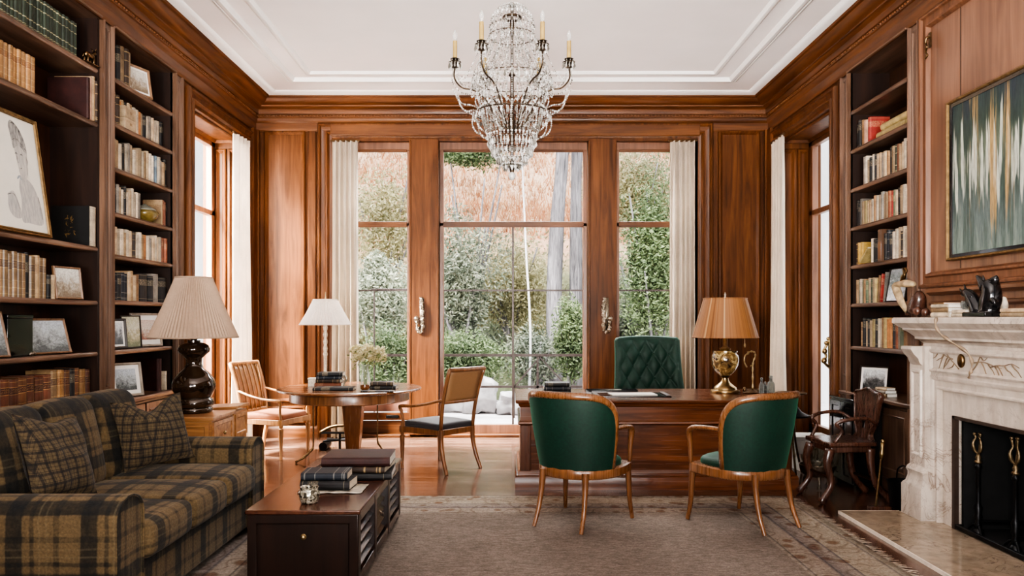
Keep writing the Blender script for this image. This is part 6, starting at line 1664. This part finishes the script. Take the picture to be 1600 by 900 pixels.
# ------------------------------------------------------------------ things on the desk
for k, (c, lab) in enumerate((('black','black book at the bottom of the three on the desk corner'),('navy','navy book in the middle of the three on the desk corner'),('black','black book on top of the three on the desk corner'))):
    flat(lab, (wx(869,6.98)+.004*k, 7.0, ZT+.0345*k), (.26-.02*k,.18,.034), c, R((0,3,-2)[k]), 'dark books on the desk corner')
t = thing('desk_blotter', 'dark leather desk blotter with folded papers on the desk', 'blotter', (wx(985,6.82), 6.82, ZT))
b = MB(); b.box(-.33,.33,-.17,.17,0,.008); b.build('pad', BLACKLAC, t, bevel=.002)
for s in (-1,1):
    b = MB(); b.box(s*.33-.04*(s > 0), s*.33+.04*(s < 0), -.17,.17,.0082,.018); b.build('end_band', plain('blotter_leather', (.05,.03,.02), .4), t, bevel=.003)
b = MB(); b.obox((.02,.02,.012),(.4,.22,.005),Matrix.Rotation(R(4),3,'Z')); b.build('paper', plain('writing_paper', (.6,.56,.5), .8, var=.05), t)
t = thing('letter_tray', 'long flat dark tray with pens at the far left of desk blotter', 'tray', (wx(955,7.2), 7.2, ZT))
b = MB(); b.box(-.24,.24,-.06,.06,0,.006); b.box(-.24,.24,-.06,-.054,.006,.02); b.box(-.24,.24,.054,.06,.006,.02); b.box(-.24,-.234,-.054,.054,.006,.02); b.box(.234,.24,-.054,.054,.006,.02); b.build('tray', BLACKLAC, t)
b = MB(); b.bar((-.15,-.02,.012),(.1,.01,.012),.005,8); b.build('pen', PEWTER, t, smooth=60)
Yh = 7.05
t = thing('brass_stand', 'slender brass hook stand with a curled top beside the urn lamp', 'ornament', (wx(1176,Yh), Yh, ZT))
def hp(px, py): return (wx(px,Yh)-wx(1176,Yh), 0, wz(py,Yh)-ZT)
b = MB(); b.tube(spline([hp(1176,610),hp(1176,590),hp(1176,575),hp(1177,565),hp(1180,557),hp(1179,551),hp(1174,549),hp(1168,551)],4), [.008+.003*math.sin(i*1.9) for i in range(29)], 7)
b.tube(spline([hp(1170,552),hp(1164,556),hp(1163,566),hp(1167,574)],4), .007, 7); b.sphere(hp(1174,572), .011, 8, 6); b.build('stem', BRASS, t, smooth=180)
b = MB(); b.lathe([(.085,0),(.09,.008),(.07,.018),(.02,.026),(.012,.03)], n=20); b.sphere((-.075,0,.03), .016, 8, 6, sq=(1,1,1.5)); b.sphere((.04,-.05,.022), .014, 8, 6); b.build('base', BRONZE, t, smooth=60)
def bottle(label, px, Y, h, r):
    t = thing('glass_bottle', label, 'bottle', (wx(px,Y), Y, ZT), 0, 'cut glass bottles on the desk')
    b = MB(); b.lathe([(r*.8,0),(r,.006),(r,h*.5),(r*.8,h*.62),(r*.42,h*.7),(r*.42,h*.82),(r*.6,h*.84)], n=10); b.build('body', CRYSTAL, t, smooth=25)
    b = MB(); b.lathe([(r*.3,h*.842),(r*.55,h*.9),(r*.5,h*.96),(r*.15,h)], n=10); b.build('stopper', CRYSTAL, t, smooth=25)
bottle('tall cut glass bottle nearest the brass hook stand', 1190, 6.95, .15, .024)
bottle('short cut glass bottle, middle of the three on the desk', 1195.5, 7.10, .10, .022)
bottle('wide cut glass bottle, farthest from the lamp on the desk', 1204.5, 6.98, .165, .036)
t = thing('pewter_dish', 'dark oval dish with a small knob at the desk end', 'dish', (2.31, 7.18, ZT))
b = MB(); b.lathe([(.05,0),(.06,.004),(.11,.016),(.118,.022),(.105,.018),(.05,.008),(.0,.008)], n=28, cap=False, sy=.7); b.sphere((0,0,.02), .012, 8, 6); b.build('body', BRONZE, t, smooth=60)

# ------------------------------------------------------------------ things on the low table
ZC = .4506
def stackflat(items):
    for lab, c, sz, col, yaw, grp, pg in items: flat(lab, c, sz, col, R(yaw), grp, pg)
G1, G2 = 'large books stacked at the far end of the low table', 'dark books stacked mid-way on the low table'
xb = (wx(492,4.62)+wx(588,4.62))/2+.03
stackflat([('large dark album at the bottom of the big stack on low table', (xb+.01, 4.80, ZC), (.44,.34,.044), 'black', 4, G1, PAGES_W),
           ('brown album second up in the big stack on low table', (xb, 4.80, ZC+.0445), (.42,.33,.036), 'dark brown', -3, G1, PAGES),
           ('glossy black art book on top of the big stack on low table', (xb+.02, 4.80, ZC+.081), (.41,.33,.055), 'maroon', 2, G1, PAGES_W)])
xs_ = wx(512,4.42)
stackflat([('thick black book under the clasped book, middle of low table', (xs_+.01, 4.42, ZC+.0105), (.28,.2,.05), 'black', -3, G2, PAGES),
           ('black clasped book on top of the smaller stack on low table', (xs_-.005, 4.43, ZC+.061), (.26,.19,.042), 'navy', 2, G2, PAGES)])
t = thing('paper_sheaf', 'crumpled grey paper sheaf under the smaller book stack on low table', 'papers', (xs_+.06, 4.40, ZC))
b = MB()
b.grid(lambda i, j: (-.2+.36*i/14, -.12+.24*j/10, .005+.0048*mnoise.noise(Vector((i*.5,j*.5,2)))), 15, 11); b.build('sheets', plain('grey_foil_paper', (.42,.38,.31), .55, var=.4, nscale=30), t, smooth=180, solid=.0015)
t = thing('votive_bowl', 'small mottled glass votive bowl at the near end of low table', 'bowl', (wx(483.5,4.07), 4.07, ZC))
mv, ntv, bv = newmat('mottled_mercury_glass'); f = noise(ntv, coords(ntv), 55, 4, .6, .5)
L(ntv, ramp(ntv, f, [(.4,(.04,.035,.025)),(.5,(.3,.27,.2)),(.6,(.7,.66,.55))]).outputs[0], bv.inputs['Base Color']); bv.inputs['Roughness'].default_value = .18; bv.inputs['Metallic'].default_value = .4; bv.inputs['Coat Weight'].default_value = .5
b = MB(); b.lathe([(.03,0),(.04,.004),(.05,.02),(.054,.045),(.047,.068),(.044,.075),(.05,.085),(.048,.088),(.041,.076),(.048,.045),(.04,.012),(.0,.008)], n=32, cap=False); b.build('body', mv, t, smooth=180)
b = MB(); b.lathe([(.038,.03),(.038,.04),(.0,.041)], n=20, cap=False); b.build('wax', plain('candle_wax', (.55,.48,.35), .6), t, smooth=60)

# ------------------------------------------------------------------ mantelpiece ornaments
ZM = 1.4386
MX = 2.95
def my(px, X=MX): return X*1200/(px-800)
t = thing('horned_sculpture', 'driftwood and horn sculpture at the bookcase end of the mantel', 'sculpture', (MX, my(1430), ZM))
def q(px, py, dx=0):
    Y = my(px); return (dx, Y-my(1430), wz(py, Y)-ZM)
b = MB(); b.tube(spline([q(1431,491),q(1433,478),q(1436,465),q(1436,455)],4), [.05,.062,.065,.066,.064,.06,.056,.052,.048,.042,.035,.028,.02], 9)
b.sphere(q(1440,486,-.03), .035, 10, 8); b.sphere(q(1424,489,-.02), .028, 10, 8); b.sphere(q(1446,488,.0), .03, 10, 8)
b.build('dark_body', CARV, t, smooth=180)
HORN = plain('horn_wood', (.42,.31,.18), .55, var=.45, nscale=18)
b = MB(); b.tube(spline([q(1427,486,-.05),q(1419,470,-.055),q(1412,455,-.05),q(1405,446,-.04)],4), [.02,.024,.028,.032,.036,.038,.04,.041,.042,.042,.04,.036,.03], 9, flat=.5)
b.tube(spline([q(1405,447,-.04),q(1415,444,-.045),q(1425,443,-.05),q(1437,444,-.04)],4), [.018,.02,.022,.024,.025,.025,.026,.027,.028,.028,.026,.022,.016], 8)
b.build('pale_horn', HORN, t, smooth=180)
b = MB(); b.tube(spline([q(1419,445,-.05),q(1421,435,-.05),q(1424,428,-.05),q(1421,418,-.05)],4), [.018,.02,.018,.016,.018,.02,.019,.016,.014,.013,.011,.008,.005], 8); b.tube(spline([q(1422,432,-.05),q(1427,424,-.05),q(1425,419,-.05)],3), .008, 6); b.build('antler', BRONZE, t, smooth=180)
for k, (h_, c, lab, ln) in enumerate(((.034,'ivory','ivory book at the bottom of the mantel stack beside the horns',.2),(.03,'buff','buff book second up in the mantel stack beside the horns',.205),(.024,'ivory','white book near the top of the mantel stack beside the horns',.2),(.01,'tan','thin tan booklet on top of the mantel stack beside the horns',.14))):
    zz = ZM+sum((.0345,.0305,.0245)[:k]); flat(lab, (MX+.03, my(1477), zz), (ln,.15,h_), c, R((-88,-91,-89,-94)[k]), 'pale books stacked on the mantel', PAGES_W)
for k, lab in enumerate(('white book lying under another, below the black figure','white book lying on top, under the small glass votive')):
    flat(lab, (MX, my(1512), ZM+.0245*k), (.16-.02*k,.13,.024), 'ivory', R(-90), 'white books under the votive', PAGES_W)
t = thing('glass_votive', 'small cut glass votive on white books beside the black figure', 'candle holder', (MX, my(1510), ZM+.0492))
b = MB(); b.lathe([(.02,0),(.03,.012),(.036,.035),(.032,.055),(.028,.055),(.03,.035),(.02,.015),(0,.012)], n=16, cap=False); b.build('body', CRYSTAL, t, smooth=25)
# black two-headed bull-like bronze
t = thing('bull_sculpture', 'glossy black sculpture of two rearing horned bulls on the mantel', 'sculpture', (MX-.05, my(1540, MX-.05), ZM))
XB = MX-.05
def q(px, py, dx=0):
    Y = XB*1200/(px-800); return (dx, Y-my(1540,XB), wz(py, Y)-ZM)
b = MB()
b.tube(spline([q(1545,491),q(1546,478),q(1549,462),q(1548,447),q(1545,440)],5), [.07,.066,.062,.06,.06,.06,.061,.062,.062,.06,.058,.056,.054,.053,.052,.05,.048,.045,.04,.034,.028], 12)
b.tube(spline([q(1535,488,-.02),q(1531,475,-.03),q(1526,463,-.035),q(1518,457,-.035),q(1513,461,-.035)],5), [.05,.05,.048,.046,.044,.043,.042,.041,.04,.038,.036,.034,.032,.03,.028,.026,.024,.022,.02,.018,.012], 10)
b.tube(spline([q(1540,449),q(1534,441),q(1528,433),q(1525,431)],4), [.035,.034,.032,.03,.026,.022,.018,.015,.012,.01,.008,.006,.003], 8)
b.tube(spline([q(1549,447),q(1553,440),q(1556,434),q(1557,430)],4), [.036,.035,.034,.032,.03,.028,.025,.022,.018,.014,.01,.007,.003], 8)
b.tube(spline([q(1537,441),q(1537,435),q(1536,430)],3), [.012,.011,.01,.008,.006,.004,.002], 6)
b.tube(spline([q(1520,459,-.035),q(1517,451,-.035),q(1515,444,-.035)],3), [.014,.012,.01,.008,.006,.004,.002], 6)
b.tube(spline([q(1515,459,-.035),q(1511,455,-.035),q(1508,451,-.035)],3), [.012,.01,.008,.007,.006,.005,.003], 6)
b.tube(spline([q(1552,470,-.02),q(1559,468,-.03),q(1562,474,-.03),q(1559,478,-.03)],4), [.022,.02,.018,.016,.015,.014,.014,.013,.012,.011,.01,.008,.006], 7)
b.tube(spline([q(1532,462,-.05),q(1528,470,-.06),q(1530,478,-.06)],4), .014, 7)
b.build('body', BLACKLAC, t, smooth=180)
b = MB(); a = q(1525,493); c_ = q(1562,493); b.box(-.09,.06, c_[1], a[1], 0, .03); b.build('base', BLACKLAC, t, bevel=.006)
t = thing('bone_figure', 'small pale bone figure behind the black bulls on the mantel', 'figurine', (MX+.06, my(1570,MX+.06), ZM))
b = MB(); b.tube(spline([(0,0,0),(.005,.01,.05),(-.005,-.005,.09),(0,.015,.12)],4), [.02,.018,.016,.016,.018,.02,.021,.02,.018,.016,.017,.015,.008], 8); b.build('body', plain('pale_bone', (.55,.48,.38), .6, var=.3, nscale=40), t, smooth=180)
for k, lab in enumerate(('cream book lying at the near end of mantel, bottom of two','cream book lying at the near end of mantel, top of two')):
    flat(lab, (MX, my(1603), ZM+.0245*k), (.24-.01*k,.15,.024), 'cream', R(-90+2*k), 'cream books at the near end of the mantel', PAGES_W)

# ------------------------------------------------------------------ by the right-hand window: carved chair, stand, boxes, urn
t = thing('carved_chair', 'dark carved wooden hall chair with keyhole back and sabre legs', 'chair', (2.62, 6.12, 0), R(95))
# local: faces +y
b = MB(); b.box(-.2,.2,-.19,.2,.44,.475); b.box(-.17,.17,-.16,.17,.39,.44); b.build('seat', CARV, t, bevel=.01)
hole = [(.028*math.cos(a), .63+.034*math.sin(a)) for a in [2*PI*k/16 for k in range(16)]]
outl = spline([(-.13,.475,0),(-.1,.52,0),(-.15,.62,0),(-.17,.74,0),(-.19,.84,0),(-.1,.86,0),(0,.885,0),(.1,.86,0),(.19,.84,0),(.17,.74,0),(.15,.62,0),(.1,.52,0),(.13,.475,0)], 4)
b = MB()
bmp = lambda a, c, h: (a, -.19-.12*(c-.475)+h, c)
po = [(p.x, p.y) for p in outl]
b.prism(po, bmp, -.014, .014); b.build('back_panel', CARV, t, bevel=.004)
b = MB(); b.prism(hole, bmp, -.016, .016); b.prism([(-.014,.56),(.014,.56),(.01,.61),(-.01,.61)], bmp, -.016, .016); b.build('keyhole_motif', BLACKLAC, t)
b = MB(); rim = [Vector(bmp(p[0]*.93, .475+(p[1]-.475)*.97, .016)) for p in po]; b.tube(rim, .008, 6); b.tube([Vector(bmp(p[0]*.93, .475+(p[1]-.475)*.97, -.016)) for p in po], .008, 6); b.build('carved_rim', CARV, t, smooth=180)
for s in (-1,1):
    b = MB(); b.tube(spline([(s*.16,.17,.42),(s*.17,.2,.3),(s*.175,.17,.15),(s*.19,.26,.012)],5), [.035,.034,.033,.031,.029,.027,.026,.025,.024,.023,.022,.021,.021,.022,.024,.027], 8, flat=1.2); b.build('leg', CARV, t, smooth=180)
    b = MB(); b.tube(spline([(s*.15,-.16,.42),(s*.155,-.16,.3),(s*.16,-.2,.14),(s*.175,-.31,.012)],5), [.034,.033,.032,.03,.028,.027,.026,.025,.024,.023,.022,.021,.021,.022,.024,.027], 8, flat=1.2); b.build('leg', CARV, t, smooth=180)
    b = MB(); b.tube(spline([(s*.17,-.2,.60),(s*.215,-.1,.66),(s*.22,.05,.655),(s*.2,.14,.62),(s*.205,.1,.56),(s*.185,.15,.47)],5), .015, 8); b.build('arm', CARV, t, smooth=180)
b = MB(); b.bar((-.17,.17,.2),(.17,.17,.2),.012,7); b.build('stretcher', BRONZE, t)
b = MB(); b.bar((-.165,-.19,.17),(.165,-.19,.17),.012,7); b.build('stretcher', BRONZE, t)
# black cabinet behind it
t = thing('black_cabinet', 'low black cabinet under the photograph, behind the carved chair', 'cabinet', (2.96, 6.55, 0))
b = MB(); b.box(2.84,3.075,6.38,6.84,.04,.735); b.build('body', BLACKLAC, t, bevel=.006, world=True)
b = MB(); b.box(2.83,3.08,6.37,6.85,.735,.755); b.build('top', BLACKLAC, t, bevel=.004, world=True)
for y0, y1 in ((6.39,6.605),(6.615,6.83)):
    b = MB(); b.frame([(0,0),(0,.014),(.04,.014),(.046,.006)], y0, y1, .06, .72, lambda a, c, h: (2.84-h, a, c), close=True); d = b.build('door', BLACKLAC, t, world=True)
    b = MB(); b.sphere((2.815, (y1-.03 if y1 < 6.7 else y0+.03), .42), .012, 8, 6); b.build('knob', BRASS, d, smooth=180, world=True)
for y in (6.42,6.8):
    for x in (2.89,3.05):
        b = MB(); b.box(x-.02,x+.02,y-.02,y+.02,0,.04); b.build('foot', BLACKLAC, t, world=True)
# coal scuttle and poker by the hearth
t = thing('coal_scuttle', 'black coal bucket on the floor beside the hearth', 'bucket', (2.96, 5.79, 0))
b = MB(); b.lathe([(.09,0),(.1,.01),(.12,.2),(.125,.205),(.118,.2),(.095,.02),(0,.018)], n=24, cap=False); b.build('body', BLACKIRON, t, smooth=50)
b = MB(); b.tube(spline([(0,-.12,.2),(0,-.1,.28),(0,0,.32),(0,.1,.28),(0,.12,.2)],5), .006, 6); b.build('handle', BLACKIRON, t, smooth=180)
t = thing('fire_tool', 'brass-topped fire poker leaning beside the hearth', 'poker', (2.76, 5.74, 0.031))
b = MB(); b.bar((-.05,-.02,.0),(.0,.0,.36),.009,7); b.build('shaft', BRONZE, t)
b = MB(); b.tube([(0,0,.35),(.004,.0,.39),(.008,.002,.43),(.012,.003,.47)], [.012,.018,.012,.016], 8); b.sphere((.013,.003,.48), .017, 8, 6); b.build('handle', BRASS, t, smooth=180)
t = thing('hearth_stand', 'low dark wooden plinth on the floor under the fire tools', 'plinth', (2.83, 5.71, 0))
b = MB(); b.box(-.02+.06,.04+.06,-.0,.02,0,.0); 
b = MB(); b.box(-.17,.0,.01,.05,.0,.03); b.build('board', CARV, t, bevel=.006)
# plant stand with conical shade, white boxes, leafy urn
Ys = 7.05; xs2 = 2.56
t = thing('iron_pedestal', 'black iron tripod stand with round dish top at the desk end', 'stand', (xs2, Ys, 0))
b = MB(); b.lathe([(.0,.735),(.1,.735),(.135,.745),(.14,.755),(.12,.75),(.0,.748)], n=28, cap=False); b.build('dish_top', BRONZE, t, smooth=60)
b = MB(); b.lathe([(.16,.545),(.15,.55),(.09,.585),(.045,.65),(.03,.735)], n=20, cap=False, sx=1); b.build('cone_skirt', plain('black_mesh', (.02,.02,.022), .5, .4, var=.5, nscale=60), t, smooth=60)
b = MB(); b.tube([(.165*math.cos(2*PI*k/24),.165*math.sin(2*PI*k/24),.545) for k in range(24)], .008, 6, closed=True); b.build('rim', BLACKIRON, t, smooth=60)
for k in range(3):
    a = k*2.09+.5; b = MB(); b.tube(spline([(.03*math.cos(a),.03*math.sin(a),.56),(.06*math.cos(a),.06*math.sin(a),.3),(.14*math.cos(a),.14*math.sin(a),.01)],4), .01, 7); b.build('leg', BRONZE, t, smooth=180)
BOXW = plain('white_card', (.52,.5,.46), .8, var=.12, nscale=8)
for k, (h0, lab, dx) in enumerate(((.0,'white archive box on the floor by the window, bottom of two',0),(.1612,'white archive box on the floor by the window, top of two',-.02))):
    t = thing('archive_box', lab, 'box', (2.86+dx, 7.35, h0), R(4-6*k), 'white archive boxes')
    b = MB(); b.box(-.17,.17,-.15,.15,0,.125); b.build('body', BOXW, t, bevel=.003); b = MB(); b.box(-.174,.174,-.154,.154,.1252,.16); b.build('lid', BOXW, t, bevel=.003)
    b = MB(); b.box(-.06,.06,-.1515,-.1505,.05,.09); b.build('label_plate', BK['buff'], t)
t = thing('leafy_urn', 'silver footed urn full of dried leaves on the floor beside the desk', 'urn', (2.585, 6.5, 0))
b = MB(); b.lathe([(.0,.09),(.06,.092),(.12,.12),(.14,.17),(.15,.2),(.142,.2),(.13,.17),(.1,.13),(.0,.11)], n=28, cap=False); b.build('bowl', PEWTER, t, smooth=60)
for k in range(3):
    a = k*2.09+.3; b = MB(); b.tube(spline([(.08*math.cos(a),.08*math.sin(a),.105),(.115*math.cos(a),.115*math.sin(a),.06),(.1*math.cos(a),.1*math.sin(a),.012)],4), [.016,.015,.014,.013,.012,.011,.012,.014,.018], 7); b.build('foot', PEWTER, t, smooth=180)
b = MB(); g = random.Random(4)
for k in range(130):
    d = Vector((g.gauss(0,1),g.gauss(0,1),abs(g.gauss(0,1)))).normalized(); n_ = d.orthogonal().normalized(); c0 = Vector((d.x*.1, d.y*.1, .19+d.z*.10)); s = .07+.03*g.random(); up = d*.4+Vector((0,0,.5))
    b.add([c0-n_*s*.1, c0+up*s*.6+n_*s*.35, c0+up*s*1.1, c0+up*s*.5-n_*s*.35], [(0,1,2,3)])
b.build('leaf', leaf_mat('dried_leaves', (.2,.17,.12), (.4,.35,.26), (.55,.5,.4)), t, fix=False)

# ------------------------------------------------------------------ chandelier
CHY = 6.2; SC = 1200/CHY
def cz(py): return wz(py, CHY)
def cr(px): return px/SC
t = thing('chandelier', 'six-arm crystal bead chandelier with candle bulbs hanging from the ceiling', 'chandelier', (0, CHY, 0))
b = MB(); b.lathe([(.012,cz(275)),(.02,cz(262)),(.012,cz(250)),(.016,cz(200)),(.03,cz(190)),(.014,cz(180)),(.014,cz(120)),(.03,cz(118)),(.012,cz(112)),(.009,cz(60)),(.02,cz(40)),(.012,cz(30)),(.012,cz(4))], n=12); b.build('stem', DKBRONZE, t, smooth=50)
b = MB(); b.lathe([(.06,4.099),(.06,4.085),(.02,4.07),(.012,4.03)], n=20); b.build('ceiling_cup', DKBRONZE, t, smooth=50)
b = MB(); b.sphere((0,0,cz(275)), .03, 12, 8, sq=(1,1,1.15)); b.build('ball_drop', BEADS, t, smooth=30)
def ringo(nm, r, z, rad=.004, mat=DKBRONZE):
    b = MB(); b.tube([(r*math.cos(2*PI*k/36), r*math.sin(2*PI*k/36), z) for k in range(36)], rad, 6, closed=True); return b.build(nm, mat, t, smooth=180)
ringo('crown_ring', cr(13), cz(28), .012); ringo('ring', cr(36), cz(57)); ringo('ring', cr(62), cz(125)); ringo('ring', cr(36), cz(219)); ringo('ring', cr(58), cz(178), .005); ringo('ring', cr(26), cz(240), .005)
def strand(nm, pts, r, step, mat=BEADS, jitter=.0, big=0):
    """a string of beads along a smooth curve"""
    P = spline(pts, 12); b = MB(); acc = 0; k = 0
    for a, c in zip(P[:-1], P[1:]):
        d = (c-a).length; 
        while acc < d:
            q = a+(c-a)*(acc/d) if d > 0 else a
            rr = r*(1.55 if big and k % big == 0 else 1)*(.85+.3*rnd.random())
            b.bead(q, rr, rr*1.15); k += 1
            acc += step*(1.5 if big and k % big == 0 else 1)
        acc -= d
    return b.build(nm, mat, t, fix=False)
def pol(r, a, z): return (r*math.cos(a), r*math.sin(a), z)
def drop(b, p, h=.04, r=.011):
    x, y, z = p; n = 5; vs = [(x,y,z)]+[(x+r*math.cos(2*PI*k/n),y+r*math.sin(2*PI*k/n),z-h*.68) for k in range(n)]+[(x,y,z-h)]
    b.add(vs, [(0,1+k,1+(k+1)%n) for k in range(n)]+[(n+1,1+(k+1)%n,1+k) for k in range(n)])
# dome: strings from crown to first ring, then the tent down to the wide ring
for k in range(24):
    a = 2*PI*k/24
    strand('dome_strand', [pol(cr(4),a,cz(8)), pol(cr(20),a,cz(13)), pol(cr(33),a,cz(32)), pol(cr(36),a,cz(57))], .006, .016, big=5)
for k in range(44):
    a = 2*PI*k/44
    strand('tent_strand', [pol(cr(13),a,cz(29)), pol(cr(20),a,cz(70)), pol(cr(38),a,cz(105)), pol(cr(60),a,cz(126))] if k % 2 else [pol(cr(36),a,cz(58)), pol(cr(46),a,cz(85)), pol(cr(58),a,cz(110)), pol(cr(62),a,cz(126))], .0055, .0145, big=6)
for k in range(12):                                                  # swags round the rings
    a, a2 = 2*PI*k/12, 2*PI*(k+1)/12; m_ = (a+a2)/2
    strand('ring_swag', [pol(cr(36),a,cz(57)), pol(cr(39),m_,cz(72)), pol(cr(36),a2,cz(57))], .006, .015)
    strand('ring_swag', [pol(cr(62),a,cz(125)), pol(cr(66),m_,cz(147)), pol(cr(62),a2,cz(125))], .0065, .016)
for k in range(40):                                                  # lower bag of beads
    a = 2*PI*k/40
    strand('basket_strand', [pol(cr(62),a,cz(126)), pol(cr(52),a,cz(160)), pol(cr(46),a,cz(190)), pol(cr(37),a,cz(218))], .0065, .0155, big=7)
for k in range(28):
    a = 2*PI*k/28
    strand('tassel_strand', [pol(cr(37),a,cz(219)), pol(cr(33),a,cz(236)), pol(cr(22),a,cz(252)), pol(cr(9),a,cz(263))], .0075, .0165)
for r_, z_, n_, hh in ((37,219,40,.06),(31,234,34,.06),(23,246,26,.06),(13,256,16,.055),(62,128,36,.05),(58,180,34,.05)):
    b = MB()
    for k in range(n_): drop(b, pol(cr(r_)*1.01, 2*PI*k/n_, cz(z_)), hh*(.8+.4*rnd.random()), .012)
    b.build('pendant_fringe', BEADS, t, fix=False)
# arms, cups, candles, bulbs, each with its garlands
ZA = cz(103); RA = cr(89)
BULB = clear_glass('bulb_glass', (.95,.95,.93), tr=.85); CAND = plain('candle_sleeve', (.36,.25,.08), .6, var=.15)
for k in range(6):
    a = PI/3*k
    A = lambda r, z, da=0: pol(r, a+da, z)
    b = MB(); pts = spline([A(.02,cz(205)), A(cr(22),cz(190)), A(cr(38),cz(160)), A(cr(58),cz(142)), A(cr(78),cz(137)), A(cr(90),cz(122)), A(RA,ZA)], 6)
    b.tube(pts, .0065, 7); arm = b.build('arm', DKBRONZE, t, smooth=180)
    b = MB(); b.lathe([(.01,-.0),(.03,.01),(.02,.02),(.016,.03),(.034,.038),(.05,.046),(.052,.05),(.03,.048),(.018,.05),(.014,.06),(.026,.066),(.04,.074),(.026,.078),(.02,.084)], A(RA, ZA-.02), 16); b.build('candle_cup', DKBRONZE, arm, smooth=50)
    b = MB(); b.lathe([(.0175,0),(.0175,.135),(.008,.138)], A(RA, ZA+.065), 14); b.build('candle', CAND, arm, smooth=50)
    b = MB(); b.lathe([(.006,0),(.012,.012),(.018,.032),(.016,.052),(.006,.075),(.001,.085)], A(RA, ZA+.204), 12); b.build('bulb', BULB, arm, smooth=180)
    b = MB()
    for j in range(12): drop(b, pol(.05, 2*PI*j/12, 0), .055, .009)
    b.v = [(p[0]+A(RA,0)[0], p[1]+A(RA,0)[1], p[2]+ZA+.028) for p in b.v]; b.build('cup_fringe', BEADS, arm, fix=False)
    b = MB()
    for j in range(9): drop(b, pol(.042, 2*PI*j/9, 0), .04, .008)
    b.v = [(p[0]+A(RA,0)[0], p[1]+A(RA,0)[1], p[2]+ZA+.052) for p in b.v]; b.build('cup_fringe', BEADS, arm, fix=False)
    # beads wound along the arm and garlands to the body
    strand('arm_garland', [A(cr(22),cz(196)), A(cr(40),cz(167)), A(cr(60),cz(150)), A(cr(80),cz(144)), A(cr(93),cz(128)), A(cr(92),cz(112))], .008, .0165)
    for da in (-.05, .05): strand('arm_garland', [A(cr(20),cz(188)), A(cr(37),cz(157),da), A(cr(57),cz(139),da), A(cr(77),cz(133),da), A(cr(88),cz(116))], .0055, .014)
    strand('outer_swag', [A(RA,ZA-.01), A(cr(78),cz(128),.16), A(cr(66),cz(118),.36), A(cr(62),cz(126),.52)], .0055, .014)
    strand('outer_swag', [A(RA,ZA-.01), A(cr(78),cz(128),-.16), A(cr(66),cz(118),-.36), A(cr(62),cz(126),-.52)], .0055, .014)
    strand('outer_swag', [A(RA,ZA-.01), A(cr(80),cz(120)), A(cr(68),cz(112)), A(cr(58),cz(92)), A(cr(47),cz(72)), A(cr(36),cz(58))], .0055, .0145)
    strand('outer_swag', [A(cr(92),cz(140)), A(cr(80),cz(165),.2), A(cr(68),cz(172),.42), A(cr(58),cz(178),.52)], .007, .0155)
    strand('outer_swag', [A(cr(92),cz(140)), A(cr(80),cz(165),-.2), A(cr(68),cz(172),-.42), A(cr(58),cz(178),-.52)], .007, .0155)
    strand('lower_loop', [A(cr(84),cz(150)), A(cr(80),cz(166)), A(cr(70),cz(174)), A(cr(60),cz(172)), A(cr(48),cz(180)), A(cr(36),cz(200)), A(cr(34),cz(218))], .0085, .017)
    strand('lower_loop', [A(cr(60),cz(176)), A(cr(62),cz(195),.1), A(cr(56),cz(208),.14), A(cr(44),cz(214),.1), A(cr(37),cz(219))], .0085, .017)
    strand('lower_loop', [A(cr(60),cz(176),.52), A(cr(63),cz(192),.5), A(cr(56),cz(206),.5), A(cr(45),cz(213),.5), A(cr(37),cz(219),.5)], .0085, .017)
